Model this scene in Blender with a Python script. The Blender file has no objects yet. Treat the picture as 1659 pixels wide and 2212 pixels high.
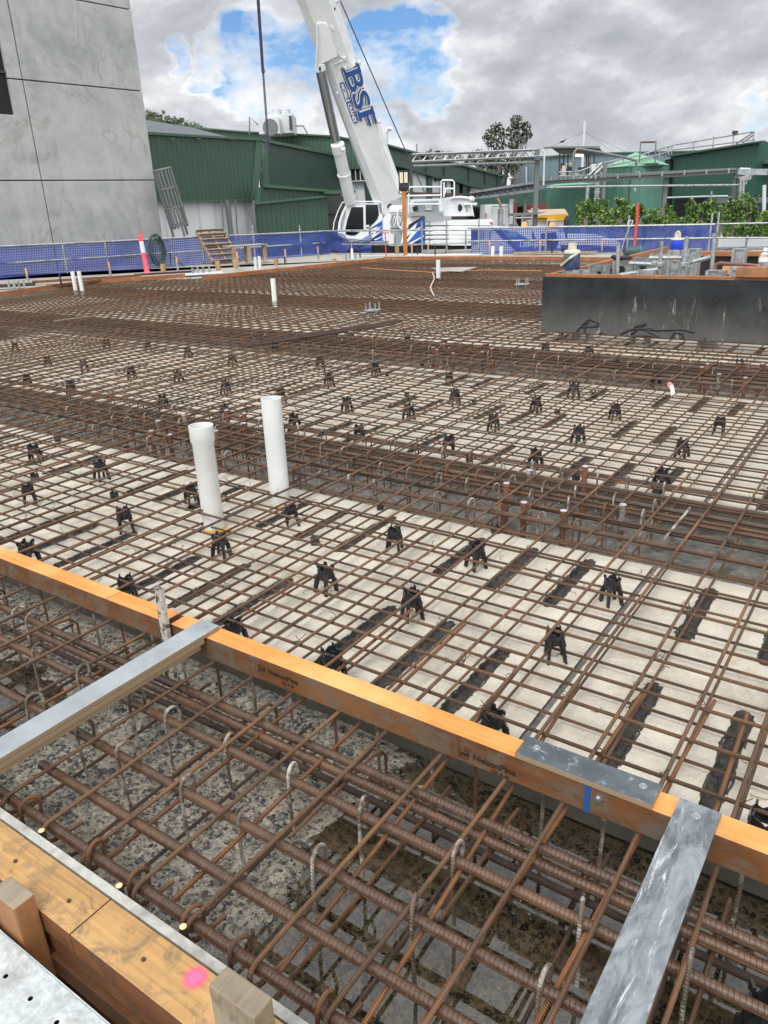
import bpy, bmesh, math, random
from mathutils import Vector, Matrix, noise
random.seed(7)
SC = bpy.context.scene
COL = SC.collection
# ---------------------------------------------------------------- camera model (image measured in a 1659 x 2212 frame)
FP, CX, CY, HC = 1650.0, 829.5, 1106.0, 1.58
def _d(x, y): return Vector((x-CX, -(y-CY), -FP)).normalized()
_a = _d(2060, 390); _b = -_d(-1700, 545)
_b = (_b - _a*_b.dot(_a)).normalized(); _z = _b.cross(_a)
RM = Matrix((_b, _a, _z))                     # world = RM @ camera
CAM = Vector((0, 0, HC))
FWD = RM @ Vector((0, 0, -1)); FH = Vector((FWD.x, FWD.y, 0)).normalized()
RT = Vector((FH.y, -FH.x, 0))                 # horizontal right
def ray(x, y): return RM @ Vector((x-CX, -(y-CY), -FP))
def hz(x, y, z):                              # pixel -> point on a horizontal plane
    r = ray(x, y); return CAM + r*((z-HC)/r.z)
def hy(x, y, yy): r = ray(x, y); return CAM + r*(yy/r.y)
def hx(x, y, xx): r = ray(x, y); return CAM + r*(xx/r.x)
def at(x, y, D):
    r = ray(x, y); return CAM + r*(D/r.dot(FH))
def Zr(x0, y0, s):
    K = 1659/3024.0
    return lambda x, y: ((x0+x*s)*K, (y0+y*s)*K)
T1 = Zr(0, 0, .6631); T2 = Zr(950, 0, .6631); T3 = Zr(1800, 400, .7378); TC = Zr(1200, 650, .4521)
C1 = Zr(1150, 0, .3014); C2 = Zr(1250, 450, .3014); M3 = Zr(1600, 550, .3617); K4 = Zr(2100, 500, .3014)
K5 = Zr(2550, 500, .2857); V4 = Zr(1900, 700, .3617); V5 = Zr(2100, 850, .557); V6 = Zr(2100, 450, .557)
L7 = Zr(500, 780, .4822); B7 = Zr(550, 380, .7353); FF = Zr(0, 3000, .9042); GG = Zr(1500, 3000, .9186)
Z1 = Zr(2000, 2200, .6172); Z2 = Zr(1000, 2000, .6028); Z3 = Zr(0, 1600, .6028); Z4 = Zr(1400, 1300, .6028)
# ---------------------------------------------------------------- object helpers
def tag(o, label=None, cat=None, group=None, kind=None):
    if label: o['label'] = label
    if cat: o['category'] = cat
    if group: o['group'] = group
    if kind: o['kind'] = kind
    return o
def thing(name, label, cat, loc=(0, 0, 0), rz=0, group=None):
    o = bpy.data.objects.new(name, None); COL.objects.link(o)
    o.location = loc; o.rotation_euler = (0, 0, rz); o.empty_display_size = .1
    return tag(o, label, cat, group)
def dup(root, loc, rz=None, label=None, group=None, scale=None):
    r = root.copy(); COL.objects.link(r); r.location = loc
    if rz is not None: r.rotation_euler[2] = rz
    if label: r['label'] = label
    if group: r['group'] = group
    if scale: r.scale = scale
    for ch in list(root.children):
        c = ch.copy(); COL.objects.link(c); c.parent = r
        for g in ch.children:
            d = g.copy(); COL.objects.link(d); d.parent = c
    return r
class MB:
    def __init__(s): s.v = []; s.f = []
    def add(s, vs, fs):
        n = len(s.v); s.v += [Vector(p) for p in vs]; s.f += [tuple(i+n for i in q) for q in fs]; return s
    def box(s, a, b, M=None):
        x0, y0, z0 = a; x1, y1, z1 = b
        vs = [Vector(p) for p in ((x0,y0,z0),(x1,y0,z0),(x1,y1,z0),(x0,y1,z0),(x0,y0,z1),(x1,y0,z1),(x1,y1,z1),(x0,y1,z1))]
        if M: vs = [M @ p for p in vs]
        return s.add(vs, [(0,3,2,1),(4,5,6,7),(0,1,5,4),(1,2,6,5),(2,3,7,6),(3,0,4,7)])
    def beam(s, p, q, w, h, up=(0, 0, 1)):     # rectangular bar from p to q
        p = Vector(p); q = Vector(q); d = (q-p).normalized(); up = Vector(up)
        if abs(d.dot(up)) > .98: up = Vector((1, 0, 0))
        r = d.cross(up).normalized(); u = r.cross(d)
        vs = []
        for c in (p, q):
            for i, j in ((-1,-1),(1,-1),(1,1),(-1,1)): vs.append(c + r*(w/2*i) + u*(h/2*j))
        return s.add(vs, [(0,1,2,3),(7,6,5,4),(0,4,5,1),(1,5,6,2),(2,6,7,3),(3,7,4,0)])
    def tube(s, pts, r, n=8, cap=True, rr=None):
        pts = [Vector(p) for p in pts]; m = len(pts); base = len(s.v); prev = None
        for i, p in enumerate(pts):
            d = (pts[min(i+1, m-1)] - pts[max(i-1, 0)]).normalized()
            if prev is None:
                u = Vector((0, 0, 1)) if abs(d.z) < .9 else Vector((1, 0, 0))
                a = d.cross(u).normalized()
            else: a = (prev - d*prev.dot(d)).normalized()
            prev = a; b = d.cross(a)
            R = rr[i] if rr else r
            for k in range(n):
                t = 2*math.pi*k/n; s.v.append(p + a*(R*math.cos(t)) + b*(R*math.sin(t)))
        for i in range(m-1):
            for k in range(n):
                k2 = (k+1) % n; o = base + i*n
                s.f.append((o+k, o+k2, o+n+k2, o+n+k))
        if cap:
            s.f.append(tuple(base+k for k in range(n))[::-1]); s.f.append(tuple(base+(m-1)*n+k for k in range(n)))
        return s
    def cyl(s, c, r, h, n=16, r2=None):
        c = Vector(c); return s.tube([c, c+Vector((0, 0, h))], r, n, rr=[r, r if r2 is None else r2])
    def lathe(s, prof, n=20, c=(0, 0, 0)):
        c = Vector(c); base = len(s.v)
        for (r, z) in prof:
            for k in range(n):
                t = 2*math.pi*k/n; s.v.append(c + Vector((r*math.cos(t), r*math.sin(t), z)))
        for i in range(len(prof)-1):
            for k in range(n):
                k2 = (k+1) % n; o = base+i*n; s.f.append((o+k, o+k2, o+n+k2, o+n+k))
        s.f.append(tuple(base+k for k in range(n))[::-1]); s.f.append(tuple(base+(len(prof)-1)*n+k for k in range(n)))
        return s
    def prism(s, poly, off):                   # poly of Vectors, extruded along off
        n = len(poly); off = Vector(off); vs = [Vector(p) for p in poly] + [Vector(p)+off for p in poly]
        return s.add(vs, [tuple(range(n)), tuple(range(2*n-1, n-1, -1))] + [((i+1) % n, i, n+i, n+(i+1) % n) for i in range(n)])
    def ball(s, c, r, seg=8, ring=5, sc=(1, 1, 1), jit=0):
        c = Vector(c); base = len(s.v)
        s.v.append(c+Vector((0, 0, r*sc[2])))
        for i in range(1, ring):
            ph = math.pi*i/ring
            for k in range(seg):
                t = 2*math.pi*k/seg; q = 1+random.uniform(-jit, jit)
                s.v.append(c+Vector((r*sc[0]*math.sin(ph)*math.cos(t)*q, r*sc[1]*math.sin(ph)*math.sin(t)*q, r*sc[2]*math.cos(ph)*q)))
        s.v.append(c-Vector((0, 0, r*sc[2])))
        for k in range(seg):
            k2 = (k+1) % seg; s.f.append((base, base+1+k, base+1+k2))
            e = base+1+(ring-2)*seg; s.f.append((e+k2, e+k, base+1+(ring-1)*seg))
        for i in range(ring-2):
            for k in range(seg):
                k2 = (k+1) % seg; o = base+1+i*seg; s.f.append((o+k, o+seg+k, o+seg+k2, o+k2))
        return s
    def mesh(s, name, mat, smooth=False, fix=True):
        me = bpy.data.meshes.new(name); me.from_pydata([tuple(p) for p in s.v], [], s.f); me.update()
        if fix:
            bm = bmesh.new(); bm.from_mesh(me); bmesh.ops.recalc_face_normals(bm, faces=bm.faces); bm.to_mesh(me); bm.free()
        if mat: me.materials.append(mat)
        if smooth:
            me.polygons.foreach_set('use_smooth', [True]*len(me.polygons))
            try: me.set_sharp_from_angle(angle=math.radians(40))
            except Exception: pass
        return me
    def build(s, name, mat, parent=None, smooth=False, fix=True, bevel=0):
        o = bpy.data.objects.new(name, s.mesh(name, mat, smooth, fix)); COL.objects.link(o)
        if parent:
            o.parent = parent
        if bevel:
            b = o.modifiers.new('bevel', 'BEVEL'); b.width = bevel; b.segments = 2; b.limit_method = 'ANGLE'
        return o
def link(me, name, parent=None, loc=(0, 0, 0), rz=0):
    o = bpy.data.objects.new(name, me); COL.objects.link(o); o.location = loc; o.rotation_euler = (0, 0, rz)
    if parent: o.parent = parent
    return o
def text_mesh(body, size, mat, M, parent=None, name='lettering', extrude=.0006, shear=0, bold=0, sx=1.0, align='LEFT', space=1.0, fit=None):
    cu = bpy.data.curves.new(name, 'FONT'); cu.body = body; cu.size = size; cu.extrude = extrude; cu.shear = shear
    cu.offset = bold; cu.align_x = align; cu.space_character = space; cu.resolution_u = 3
    o = bpy.data.objects.new(name, cu); COL.objects.link(o)
    bpy.context.view_layer.update()
    dg = bpy.context.evaluated_depsgraph_get()
    me = bpy.data.meshes.new_from_object(o.evaluated_get(dg))
    bpy.data.objects.remove(o)
    if fit: xs_ = [v.co.x for v in me.vertices]; sx = fit/(max(xs_)-min(xs_))
    me.transform(Matrix.Diagonal((sx, 1, 1, 1))); me.transform(M); me.materials.clear(); me.materials.append(mat)
    o = bpy.data.objects.new(name, me); COL.objects.link(o)
    if parent: o.parent = parent
    return o
# ---------------------------------------------------------------- materials
class NT:
    def __init__(s, name):
        s.m = bpy.data.materials.new(name); s.m.use_nodes = True; s.t = s.m.node_tree; s.b = s.t.nodes['Principled BSDF']
        s.out = s.t.nodes['Material Output']
    def n(s, ty, **kw):
        nd = s.t.nodes.new(ty)
        for k, v in kw.items():
            if k in nd.inputs: nd.inputs[k].default_value = v
            else: setattr(nd, k, v)
        return nd
    def l(s, a, b): s.t.links.new(a, b)
    def coord(s, kind='Object', scale=(1, 1, 1), rand=False):
        c = s.n('ShaderNodeTexCoord'); mp = s.n('ShaderNodeMapping'); mp.inputs['Scale'].default_value = scale
        s.l(c.outputs[kind], mp.inputs['Vector'])
        if rand:
            oi = s.n('ShaderNodeObjectInfo'); mu = s.n('ShaderNodeMath', operation='MULTIPLY'); mu.inputs[1].default_value = 37.0
            s.l(oi.outputs['Random'], mu.inputs[0]); cb = s.n('ShaderNodeCombineXYZ')
            for k in ('X', 'Y', 'Z'): s.l(mu.outputs[0], cb.inputs[k])
            s.l(cb.outputs[0], mp.inputs['Location'])
        return mp.outputs[0]
    def noise(s, vec, scale, detail=5, rough=.55, dist=0):
        nd = s.n('ShaderNodeTexNoise'); nd.inputs['Scale'].default_value = scale; nd.inputs['Detail'].default_value = detail
        nd.inputs['Roughness'].default_value = rough; nd.inputs['Distortion'].default_value = dist
        s.l(vec, nd.inputs['Vector']); return nd.outputs['Fac']
    def ramp(s, fac, stops, interp='LINEAR'):
        r = s.n('ShaderNodeValToRGB'); r.color_ramp.interpolation = interp
        e = r.color_ramp.elements
        while len(e) < len(stops): e.new(.5)
        for i, (p, c) in enumerate(stops):
            e[i].position = p; e[i].color = (c, c, c, 1) if isinstance(c, (int, float)) else (*c, 1)
        s.l(fac, r.inputs[0]); return r.outputs[0]
    def mix(s, fac, a, b, mode='MIX'):
        m = s.n('ShaderNodeMix', data_type='RGBA', blend_type=mode)
        for i, v in ((0, fac), (6, a), (7, b)):
            if isinstance(v, (int, float)): m.inputs[i].default_value = v if i == 0 else (v, v, v, 1)
            elif isinstance(v, tuple): m.inputs[i].default_value = (*v, 1)
            else: s.l(v, m.inputs[i])
        return m.outputs[2]
    def math(s, op, a, b=0.0, c=None):
        m = s.n('ShaderNodeMath', operation=op)
        for i, v in enumerate((a, b, c)):
            if v is None: continue
            if isinstance(v, (int, float)): m.inputs[i].default_value = v
            else: s.l(v, m.inputs[i])
        return m.outputs[0]
    def bump(s, h, strength=.3, dist=.01, prev=None):
        b = s.n('ShaderNodeBump'); b.inputs['Strength'].default_value = strength; b.inputs['Distance'].default_value = dist
        s.l(h, b.inputs['Height'])
        if prev: s.l(prev, b.inputs['Normal'])
        s.l(b.outputs[0], s.b.inputs['Normal']); return b.outputs[0]
    def col(s, v):
        if isinstance(v, tuple): s.b.inputs['Base Color'].default_value = (*v, 1)
        else: s.l(v, s.b.inputs['Base Color'])
    def set(s, **kw):
        for k, v in kw.items():
            k = {'rough': 'Roughness', 'metal': 'Metallic', 'trans': 'Transmission Weight', 'ior': 'IOR', 'alpha': 'Alpha'}.get(k, k)
            if isinstance(v, (int, float)): s.b.inputs[k].default_value = v
            else: s.l(v, s.b.inputs[k])
        return s
def H(h):                                     # sRGB hex -> linear
    r = []
    for i in (0, 2, 4):
        c = int(h[i:i+2], 16)/255; r.append(c/12.92 if c <= .04045 else ((c+.055)/1.055)**2.4)
    return tuple(r)
def mottled(name, c1, c2, scale=6, rough=.7, bump=.15, bscale=60, bdist=.004, c3=None, s3=1.2, metal=0, rand=True, lo=.35, hi=.65, detail=6):
    t = NT(name); v = t.coord(rand=rand)
    c = t.mix(t.ramp(t.noise(v, scale, detail, .65), [(lo, 0.), (hi, 1.)]), c1, c2)
    if c3: c = t.mix(t.ramp(t.noise(v, s3, 4, .6, .6), [(.5, 0.), (.7, 1.)]), c, c3)
    t.col(c); t.set(rough=rough, metal=metal)
    if bump: t.bump(t.noise(v, bscale, 4, .7), bump, bdist)
    return t.m
M = {}
def rust(name, dark, mid, lite, ribs=None, axis='Y', rough=.62, pale=None):
    t = NT(name); v = t.coord(rand=True)
    c = t.mix(t.ramp(t.noise(v, 9, 5, .7), [(.3, 0.), (.7, 1.)]), dark, mid)
    c = t.mix(t.ramp(t.noise(v, 2.3, 4, .6), [(.5, 0.), (.68, 1.)]), c, lite)
    oi = t.n('ShaderNodeObjectInfo')
    c = t.mix(t.math('MULTIPLY', oi.outputs['Random'], .45), c, lite)
    if pale: c = t.mix(t.ramp(t.noise(v, 14, 4, .7), [(.48, 0.), (.62, 1.)]), c, pale)
    if name == 'heavy_rebar':
        fr_ = t.math('MULTIPLY', t.ramp(t.noise(v, 60, 4, .8), [(.42, 0.), (.6, 1.)]), .5); c = t.mix(fr_, c, H('5f4a3c'))
    t.col(c); t.set(rough=rough)
    b = t.bump(t.noise(v, 220, 3, .7), .35, .002)
    if ribs:
        w = t.n('ShaderNodeTexWave', wave_type='BANDS', bands_direction='DIAGONAL', wave_profile='SIN'); w.inputs['Scale'].default_value = ribs
        w.inputs['Distortion'].default_value = .0
        cc = t.n('ShaderNodeTexCoord'); mp = t.n('ShaderNodeMapping')
        mp.inputs['Scale'].default_value = (1, .35, .35) if axis == 'X' else (.35, 1, .35)
        t.l(cc.outputs['Object'], mp.inputs[0]); t.l(mp.outputs[0], w.inputs['Vector'])
        t.bump(w.outputs['Fac'], .75, .003, b)
    return t.m
M['barY'] = rust('rusty_rebar_away', H('35281e'), H('5e4532'), H('7b5739'), 95, 'Y')
M['barX'] = rust('rusty_rebar_across', H('2d2119'), H('523b2a'), H('6e4e33'), 95, 'X')
M['orangebar'] = rust('orange_rusty_rebar', H('452c1c'), H('6b452b'), H('875730'), 95, 'Y')
M['bigbar'] = rust('heavy_rebar', H('1f140d'), H('38251b'), H('5c3f2a'), None, 'X', .38)
M['hook'] = rust('pale_ligature', H('4c3a30'), H('7d756a'), H('6f5844'), 130, 'Y', .75, pale=H('b3aea2'))
M['hookrust'] = rust('rusty_ligature', H('46301f'), H('70503a'), H('8a5d38'), 130, 'Y', .7)
M['tube'] = rust('rusty_dowel', H('44291e'), H('6b4434'), H('855c48'), None, 'Y', .6)
M['bundle'] = mottled('dark_old_rebar', H('271c17'), H('4a3528'), 12)

def concrete(name, base, lite, stain, rough=.85, sc=1.0, warm=None):
    t = NT(name); v = t.coord()
    c = t.mix(t.ramp(t.noise(v, 5*sc, 8, .7), [(.3, 0.), (.7, 1.)]), base, lite)
    c = t.mix(t.math('MULTIPLY', t.ramp(t.noise(v, 1.7*sc, 7, .68, .8), [(.5, 0.), (.72, 1.)]), .75), c, stain)
    if warm: c = t.mix(t.math('MULTIPLY', t.ramp(t.noise(t.coord(scale=(3, .6, 1)), 2.1*sc, 5, .6, .3), [(.6, 0.), (.72, 1.)]), .55), c, warm)
    fine = t.ramp(t.noise(v, 90*sc, 3, .8), [(.25, .78), (.6, 1.)])
    c = t.mix(1.0, c, fine, 'MULTIPLY')
    t.col(c); t.set(rough=rough); t.bump(t.noise(v, 140*sc, 4, .8), .35, .003); return t.m
M['panel'] = concrete('precast_panel_concrete', H('aca598'), H('c6bfb1'), H('847b6e'), warm=H('b3976a'))
M['paneledge'] = concrete('panel_edge_concrete', H('58534a'), H('6f6a60'), H('3a3731'))
M['slot'] = mottled('dark_wet_mortar', H('2a2724'), H('4d4943'), 40, .75, .9, 70, .02)
M['gap'] = mottled('joint_grout', H('4f4b46'), H('787269'), 10, .9, .4, 40, .01)
M['deck'] = concrete('deck_concrete', H('8d8a84'), H('aaa69f'), H('6e6a63'), sc=.5)
M['black'] = NT('black_plastic').set(rough=.42).m; M['black'].node_tree.nodes['Principled BSDF'].inputs['Base Color'].default_value = (.014, .014, .016, 1)
def simple(name, c, rough=.5, metal=0, var=.12, sc=4, bump=0):
    t = NT(name); v = t.coord(rand=True)
    k = tuple(x*(1-var) for x in c); k2 = tuple(min(1, x*(1+var)) for x in c)
    t.col(t.mix(t.noise(v, sc, 5, .6), k, k2)); t.set(rough=rough, metal=metal)
    if bump: t.bump(t.noise(v, sc*12, 3, .7), bump, .004)
    return t.m
M['pvc'] = mottled('white_pvc', H('d9dcda'), H('c9cdcb'), 3, .35, 0, c3=H('cbcbc5'), s3=2.5)
M['yellowtape'] = simple('yellow_tape', H('d9a520'), .5)
M['galv'] = mottled('galvanised_steel', H('8e9294'), H('b4b8b9'), 18, .42, .1, 60, c3=H('6f7273'), s3=4, metal=.55)
M['galvplank'] = mottled('galvanised_plank', H('a9afb0'), H('c9cfd0'), 55, .4, .12, 90, .002, c3=H('9a9c99'), s3=14, metal=.45)
M['screw'] = simple('zinc_screw', H('b9bcc0'), .3, .9)
def wood(name, c1, c2, c3, axis='X', rough=.6, scale=1.0, dirt=None, bump=.25, dirtlo=.5):
    t = NT(name)
    sc = {'X': (1.2, 44, 44), 'Y': (26, 1.2, 26), 'Z': (26, 26, 1.2)}[axis]
    v = t.coord(scale=tuple(x*scale for x in sc), rand=True)
    g = t.noise(v, 1.6, 6, .65, .9)
    c = t.mix(t.ramp(g, [(.32, 0.), (.55, .6), (.7, 1.)]), c1, c2)
    v2 = t.coord(rand=True)
    c = t.mix(t.ramp(t.noise(v2, 3.1, 5, .6), [(.45, 0.), (.75, 1.)]), c, c3)
    if dirt: c = t.mix(t.math('MULTIPLY', t.ramp(t.noise(v2, 11, 7, .75, .6), [(dirtlo, 0.), (dirtlo+.14, 1.)]), .85), c, dirt)
    t.col(c); t.set(rough=rough); t.bump(g, bump, .003); return t.m
M['lvl'] = wood('orange_laminated_timber', H('d28d48'), H('b8722f'), H('dca468'), 'X', dirt=H('a07a52'), dirtlo=.6)
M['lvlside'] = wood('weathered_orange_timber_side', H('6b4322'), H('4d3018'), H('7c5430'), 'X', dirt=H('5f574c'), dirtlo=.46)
M['pine'] = wood('honey_pine_plank', H('b08a54'), H('8a673e'), H('c09c68'), 'X', dirt=H('6b5a44'), dirtlo=.5)
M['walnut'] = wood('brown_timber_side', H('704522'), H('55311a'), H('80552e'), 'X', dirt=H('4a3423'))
M['greywood'] = wood('grey_weathered_timber', H('7d7060'), H('5e5346'), H('918571'), 'Y')
M['postside'] = wood('brown_post_timber', H('8e6038'), H('6f4627'), H('9a6f45'), 'Z')
M['stud'] = wood('pine_stub', H('a98a62'), H('8b6c48'), H('b99c74'), 'Z')
M['palletwood'] = wood('pallet_timber', H('a59077'), H('80694f'), H('b5a288'), 'X', scale=.5)
M['farlvl'] = wood('far_orange_timber', H('9c6238'), H('7d4c2a'), H('a9754a'), 'X', scale=.3, dirt=H('6b5848'))
M['poletimber'] = wood('orange_timber_post', H('b0702f'), H('955a22'), H('c08543'), 'Z', scale=.5)
# ================================================================ ground, trench floors and precast panels
ZP, ZF = -.13, -.27                            # panel top, trench floor (z = 0 is the centre of the top mat)
TR = [(.745, 1.87), (3.52, 4.42), (7.2, 8.15), (11.0, 11.9), (14.7, 15.6), (18.3, 19.1)]
STR = [(1.87, 3.52), (4.42, 7.2), (8.15, 11.0), (11.9, 14.7), (15.6, 18.3), (19.1, 21.3)]
BND = [(-19.2, 4.5), (-17.0, 9.65), (-17.45, 13.05), (-15.4, 14.1), (-14.6, 16.2), (-14.1, 20.5)]   # left edge of the pour
def xmin(y):
    if y <= BND[0][1]: return BND[0][0] + (y-BND[0][1])*.45
    for (xa, ya), (xb, yb) in zip(BND, BND[1:]):
        if ya <= y <= yb: return xa + (xb-xa)*(y-ya)/(yb-ya)
    return BND[-1][0]
def ground_mat():
    t = NT('yard_ground'); v = t.coord()
    c = t.mix(t.ramp(t.noise(v, .35, 6, .6), [(.35, 0.), (.65, 1.)]), (.11, .10, .09), (.2, .185, .165))
    t.col(t.mix(1., c, t.ramp(t.noise(v, 14, 4, .8), [(.3, .7), (.7, 1.)]), 'MULTIPLY')); t.set(rough=.9); t.bump(t.noise(v, 9, 6, .8), .5, .03); return t.m
g = MB(); n = 2000.0
g.add([(-n, -n, -1.9), (n, -n, -1.9), (n, n, -1.9), (-n, n, -1.9)], [(0, 1, 2, 3)])
tag(g.build('ground', ground_mat()), kind='structure')
def floor_mat():
    t = NT('wet_exposed_concrete'); v = t.coord()
    a = t.ramp(t.noise(v, 45, 3, .8, .4), [(.38, H('33322f')), (.47, H('7c766b')), (.62, H('a09889'))])
    c = t.mix(t.ramp(t.noise(v, 3.2, 5, .6), [(.45, 0.), (.65, .8)]), a, t.mix(.3, a, H('6f6248')))
    t.col(c); t.set(rough=t.ramp(t.noise(v, 8, 4, .6), [(.38, .12), (.6, .5)]))
    b = t.bump(t.noise(v, 70, 4, .75, .5), .8, .012); return t.m
M['floor'] = floor_mat()
def relief(x, y, seed=0):
    p = Vector((x+seed, y, 0))
    return .010*noise.noise(p*2.2) + .006*noise.noise(p*9) + .0035*noise.noise(p*45)
# near trench floor : real relief, low parts drowned by water sheets
x0, x1, y0, y1, st = -5.2, .9, .70, 1.9, .016
nx, ny = int((x1-x0)/st), int((y1-y0)/st); m = MB()
for j in range(ny+1):
    for i in range(nx+1):
        x = x0+i*st; y = y0+j*st
        dry = .010*math.tanh((-1.15-x)*3) if x > -2.0 else .0095
        if x < -2.1: dry = .012*math.tanh(((x+2.95)**2*2.2+(y-1.25)**2*7-.35)*2)
        m.v.append(Vector((x, y, ZF + relief(x, y) + dry)))
for j in range(ny):
    for i in range(nx):
        o = j*(nx+1)+i; m.f.append((o, o+1, o+nx+2, o+nx+1))
tag(m.build('trench_floor', M['floor'], fix=False), kind='structure')
peb = MB(); random.seed(3)
for k in range(11500):
    x = random.uniform(-4.2, .5); y = random.uniform(.76, 1.85); r = random.choice((.003, .004, .005, .006, .0085))*random.uniform(.7, 1.2)
    if noise.noise(Vector((x*3, y*3, 5))) < -.22: continue
    dry = .010*math.tanh((-1.15-x)*3) if x > -2.0 else .0095
    if x < -2.1: dry = .012*math.tanh(((x+2.95)**2*2.2+(y-1.25)**2*7-.35)*2)
    peb.ball((x, y, ZF+relief(x, y)+dry+r*.1), r, 6, 4, (random.uniform(.8, 1.5), random.uniform(.8, 1.4), .6), .2)
tag(peb.build('gravel', mottled('dark_wet_stones', H('1b1e20'), H('45494a'), 50, .22, .2, 100, rand=False, c3=H('8a8478'), s3=30), smooth=True), kind='stuff')
wt = NT('puddle_water'); tr = wt.n('ShaderNodeBsdfTransparent'); tr.inputs[0].default_value = (.86, .80, .68, 1); gs = wt.n('ShaderNodeBsdfGlossy'); gs.inputs['Roughness'].default_value = .015
fr = wt.n('ShaderNodeFresnel'); fr.inputs['IOR'].default_value = 1.9; mx = wt.n('ShaderNodeMixShader'); bp_ = wt.n('ShaderNodeBump', Strength=.03, Distance=.004); wt.l(wt.noise(wt.coord(), 14, 2, .5), bp_.inputs['Height'])
wt.l(bp_.outputs[0], gs.inputs['Normal']); wt.l(bp_.outputs[0], fr.inputs['Normal']); wt.l(fr.outputs[0], mx.inputs[0]); wt.l(tr.outputs[0], mx.inputs[1]); wt.l(gs.outputs[0], mx.inputs[2]); wt.l(mx.outputs[0], wt.out.inputs[0])
w = MB(); w.add([(-5.1, .74, ZF+.002), (.9, .74, ZF+.002), (.9, 1.88, ZF+.002), (-5.1, 1.88, ZF+.002)], [(0, 1, 2, 3)])
tag(w.build('puddle_water', wt.m), kind='structure')
# far trench floors and the solid below the panels
M['floor2'] = mottled('rough_grey_trench_concrete', H('5c5954'), H('827e77'), 26, .8, .9, 60, .02, c3=H('3a3835'), s3=5)
for (a, b) in TR[1:]:
    m = MB(); nx = 260; ny = 14; xa, xb = -19.5, .9
    for j in range(ny+1):
        for i in range(nx+1):
            x = xa+(xb-xa)*i/nx; y = a+(b-a)*j/ny; m.v.append(Vector((x, y, ZF+.02*noise.noise(Vector((x*3, y*5, 1))))))
    for j in range(ny):
        for i in range(nx): o = j*(nx+1)+i; m.f.append((o, o+1, o+nx+2, o+nx+1))
    tag(m.build('trench_floor', M['floor2'], fix=False), kind='structure')
m = MB(); m.box((-24, .6, -1.88), (3, 22.2, ZF-.06))
tag(m.build('lower_slab', M['floor2']), kind='structure')

# ---- precast floor panels with ragged mortar slots
PW = 1.19; X0 = -.865
def panel(px0, ya, yb, near):
    """one plank between two grout joints, with recessed mortar slots that have ragged edges"""
    root = thing('floor_panel', '', 'floor panel', (px0+PW/2, (ya+yb)/2, 0))
    g = .014; L = (yb-ya)/2; w2 = PW/2-g; zb = ZF-.03
    nslot = max(1, round((yb-ya)/.93)); cols = []; hw = .030
    if yb <= 11.1 and px0 > -14:
        for c in (-.3, 0, .3):
            ivs = []
            for s in range(nslot):
                if random.random() < .05: continue
                y0_ = -L + .11 + s*(2*L-.22-.52)/max(1, nslot-1); ivs.append((y0_+random.uniform(-.02, .02), y0_+.52+random.uniform(-.05, .04)))
            cols.append((c+random.uniform(-.012, .012), ivs))
    m = MB(); xa = -w2
    def bx_(x0, y0, x1, y1): m.box((x0, y0, zb), (x1, y1, ZP))
    for c, ivs in cols:
        bx_(xa, -L, c-hw, L); y = -L
        for (p, q) in ivs: bx_(c-hw, y, c+hw, p); y = q
        bx_(c-hw, y, c+hw, L); xa = c+hw
    bx_(xa, -L, w2, L)
    o = m.build('slab_top', M['panel'], root); o.data.materials.append(M['paneledge'])
    for f in o.data.polygons:
        if f.normal.z < .5: f.material_index = 1
    if any(iv for c, iv in cols):
        fill = MB()
        for c, ivs in cols:
            for (p, q) in ivs:
                ni, nj = (10, 40) if near else (5, 14); base = len(fill.v); sd = random.random()*50
                for j in range(nj+1):
                    y = p-.012+(q-p+.024)*j/nj; endr = min(1.0, min(j, nj-j)/nj*9+.15)
                    l = hw*endr+.006+.010*noise.noise(Vector((y*9, 1, sd)))+.007*noise.noise(Vector((y*43, 1, sd)))+.004*noise.noise(Vector((y*130, 1, sd))); r_ = hw*endr+.006+.010*noise.noise(Vector((y*8, 7, sd)))+.007*noise.noise(Vector((y*39, 7, sd)))+.004*noise.noise(Vector((y*120, 7, sd)))
                    for i in range(ni+1):
                        x = c-l+(l+r_)*i/ni; inside = abs(x-c) < hw*.86 and p+.01 < y < q-.01
                        z = ZP+.0015 if not inside else ZP-.016+(.016 if near else .005)*noise.noise(Vector((x*45, y*45, sd)))
                        fill.v.append(Vector((x, y, z)))
                for j in range(nj):
                    for i in range(ni): k = base+j*(ni+1)+i; fill.f.append((k, k+1, k+ni+2, k+ni+1))
        fill.build('slot_mortar', M['slot'], root, fix=False)
    return root
random.seed(11); pcount = 0
where = ['between the orange beam and the first open trench', 'between the first and second open trenches', 'in the strip level with the dark box form', 'in the fourth strip back', 'in the fifth strip back', 'in the last strip before the far edge board']
ordn = ['first', 'second', 'third', 'fourth', 'fifth', 'sixth', 'seventh', 'eighth', 'ninth', 'tenth', 'eleventh', 'twelfth', 'thirteenth', 'fourteenth', 'fifteenth', 'sixteenth', 'seventeenth']
for si, (ya, yb) in enumerate(STR):
    lim = max(xmin(ya), -3.38*((yb+ya)/2)**.5-3.4) if si < 2 else xmin((ya+yb)/2)
    if si == 0: lim = -7.2
    k = 0
    while True:
        px0 = X0 - PW*k + (PW if True else 0) - PW
        if px0 < lim-PW: break
        p = panel(px0, ya, yb, si < 2 and px0 > -6)
        p['label'] = 'pale concrete floor plank %s, %s one from the right' % (where[si], ordn[min(k, 16)])
        p['group'] = 'precast floor planks'
        k += 1

gm = MB()
for (ya, yb) in STR:
    x = X0+PW
    while x > -19:
        gm.box((x-.0135, ya, ZF-.03), (x+.0135, yb, ZP-.013)); x -= PW
tag(gm.build('joint_grout', M['gap']), kind='structure')
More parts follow.
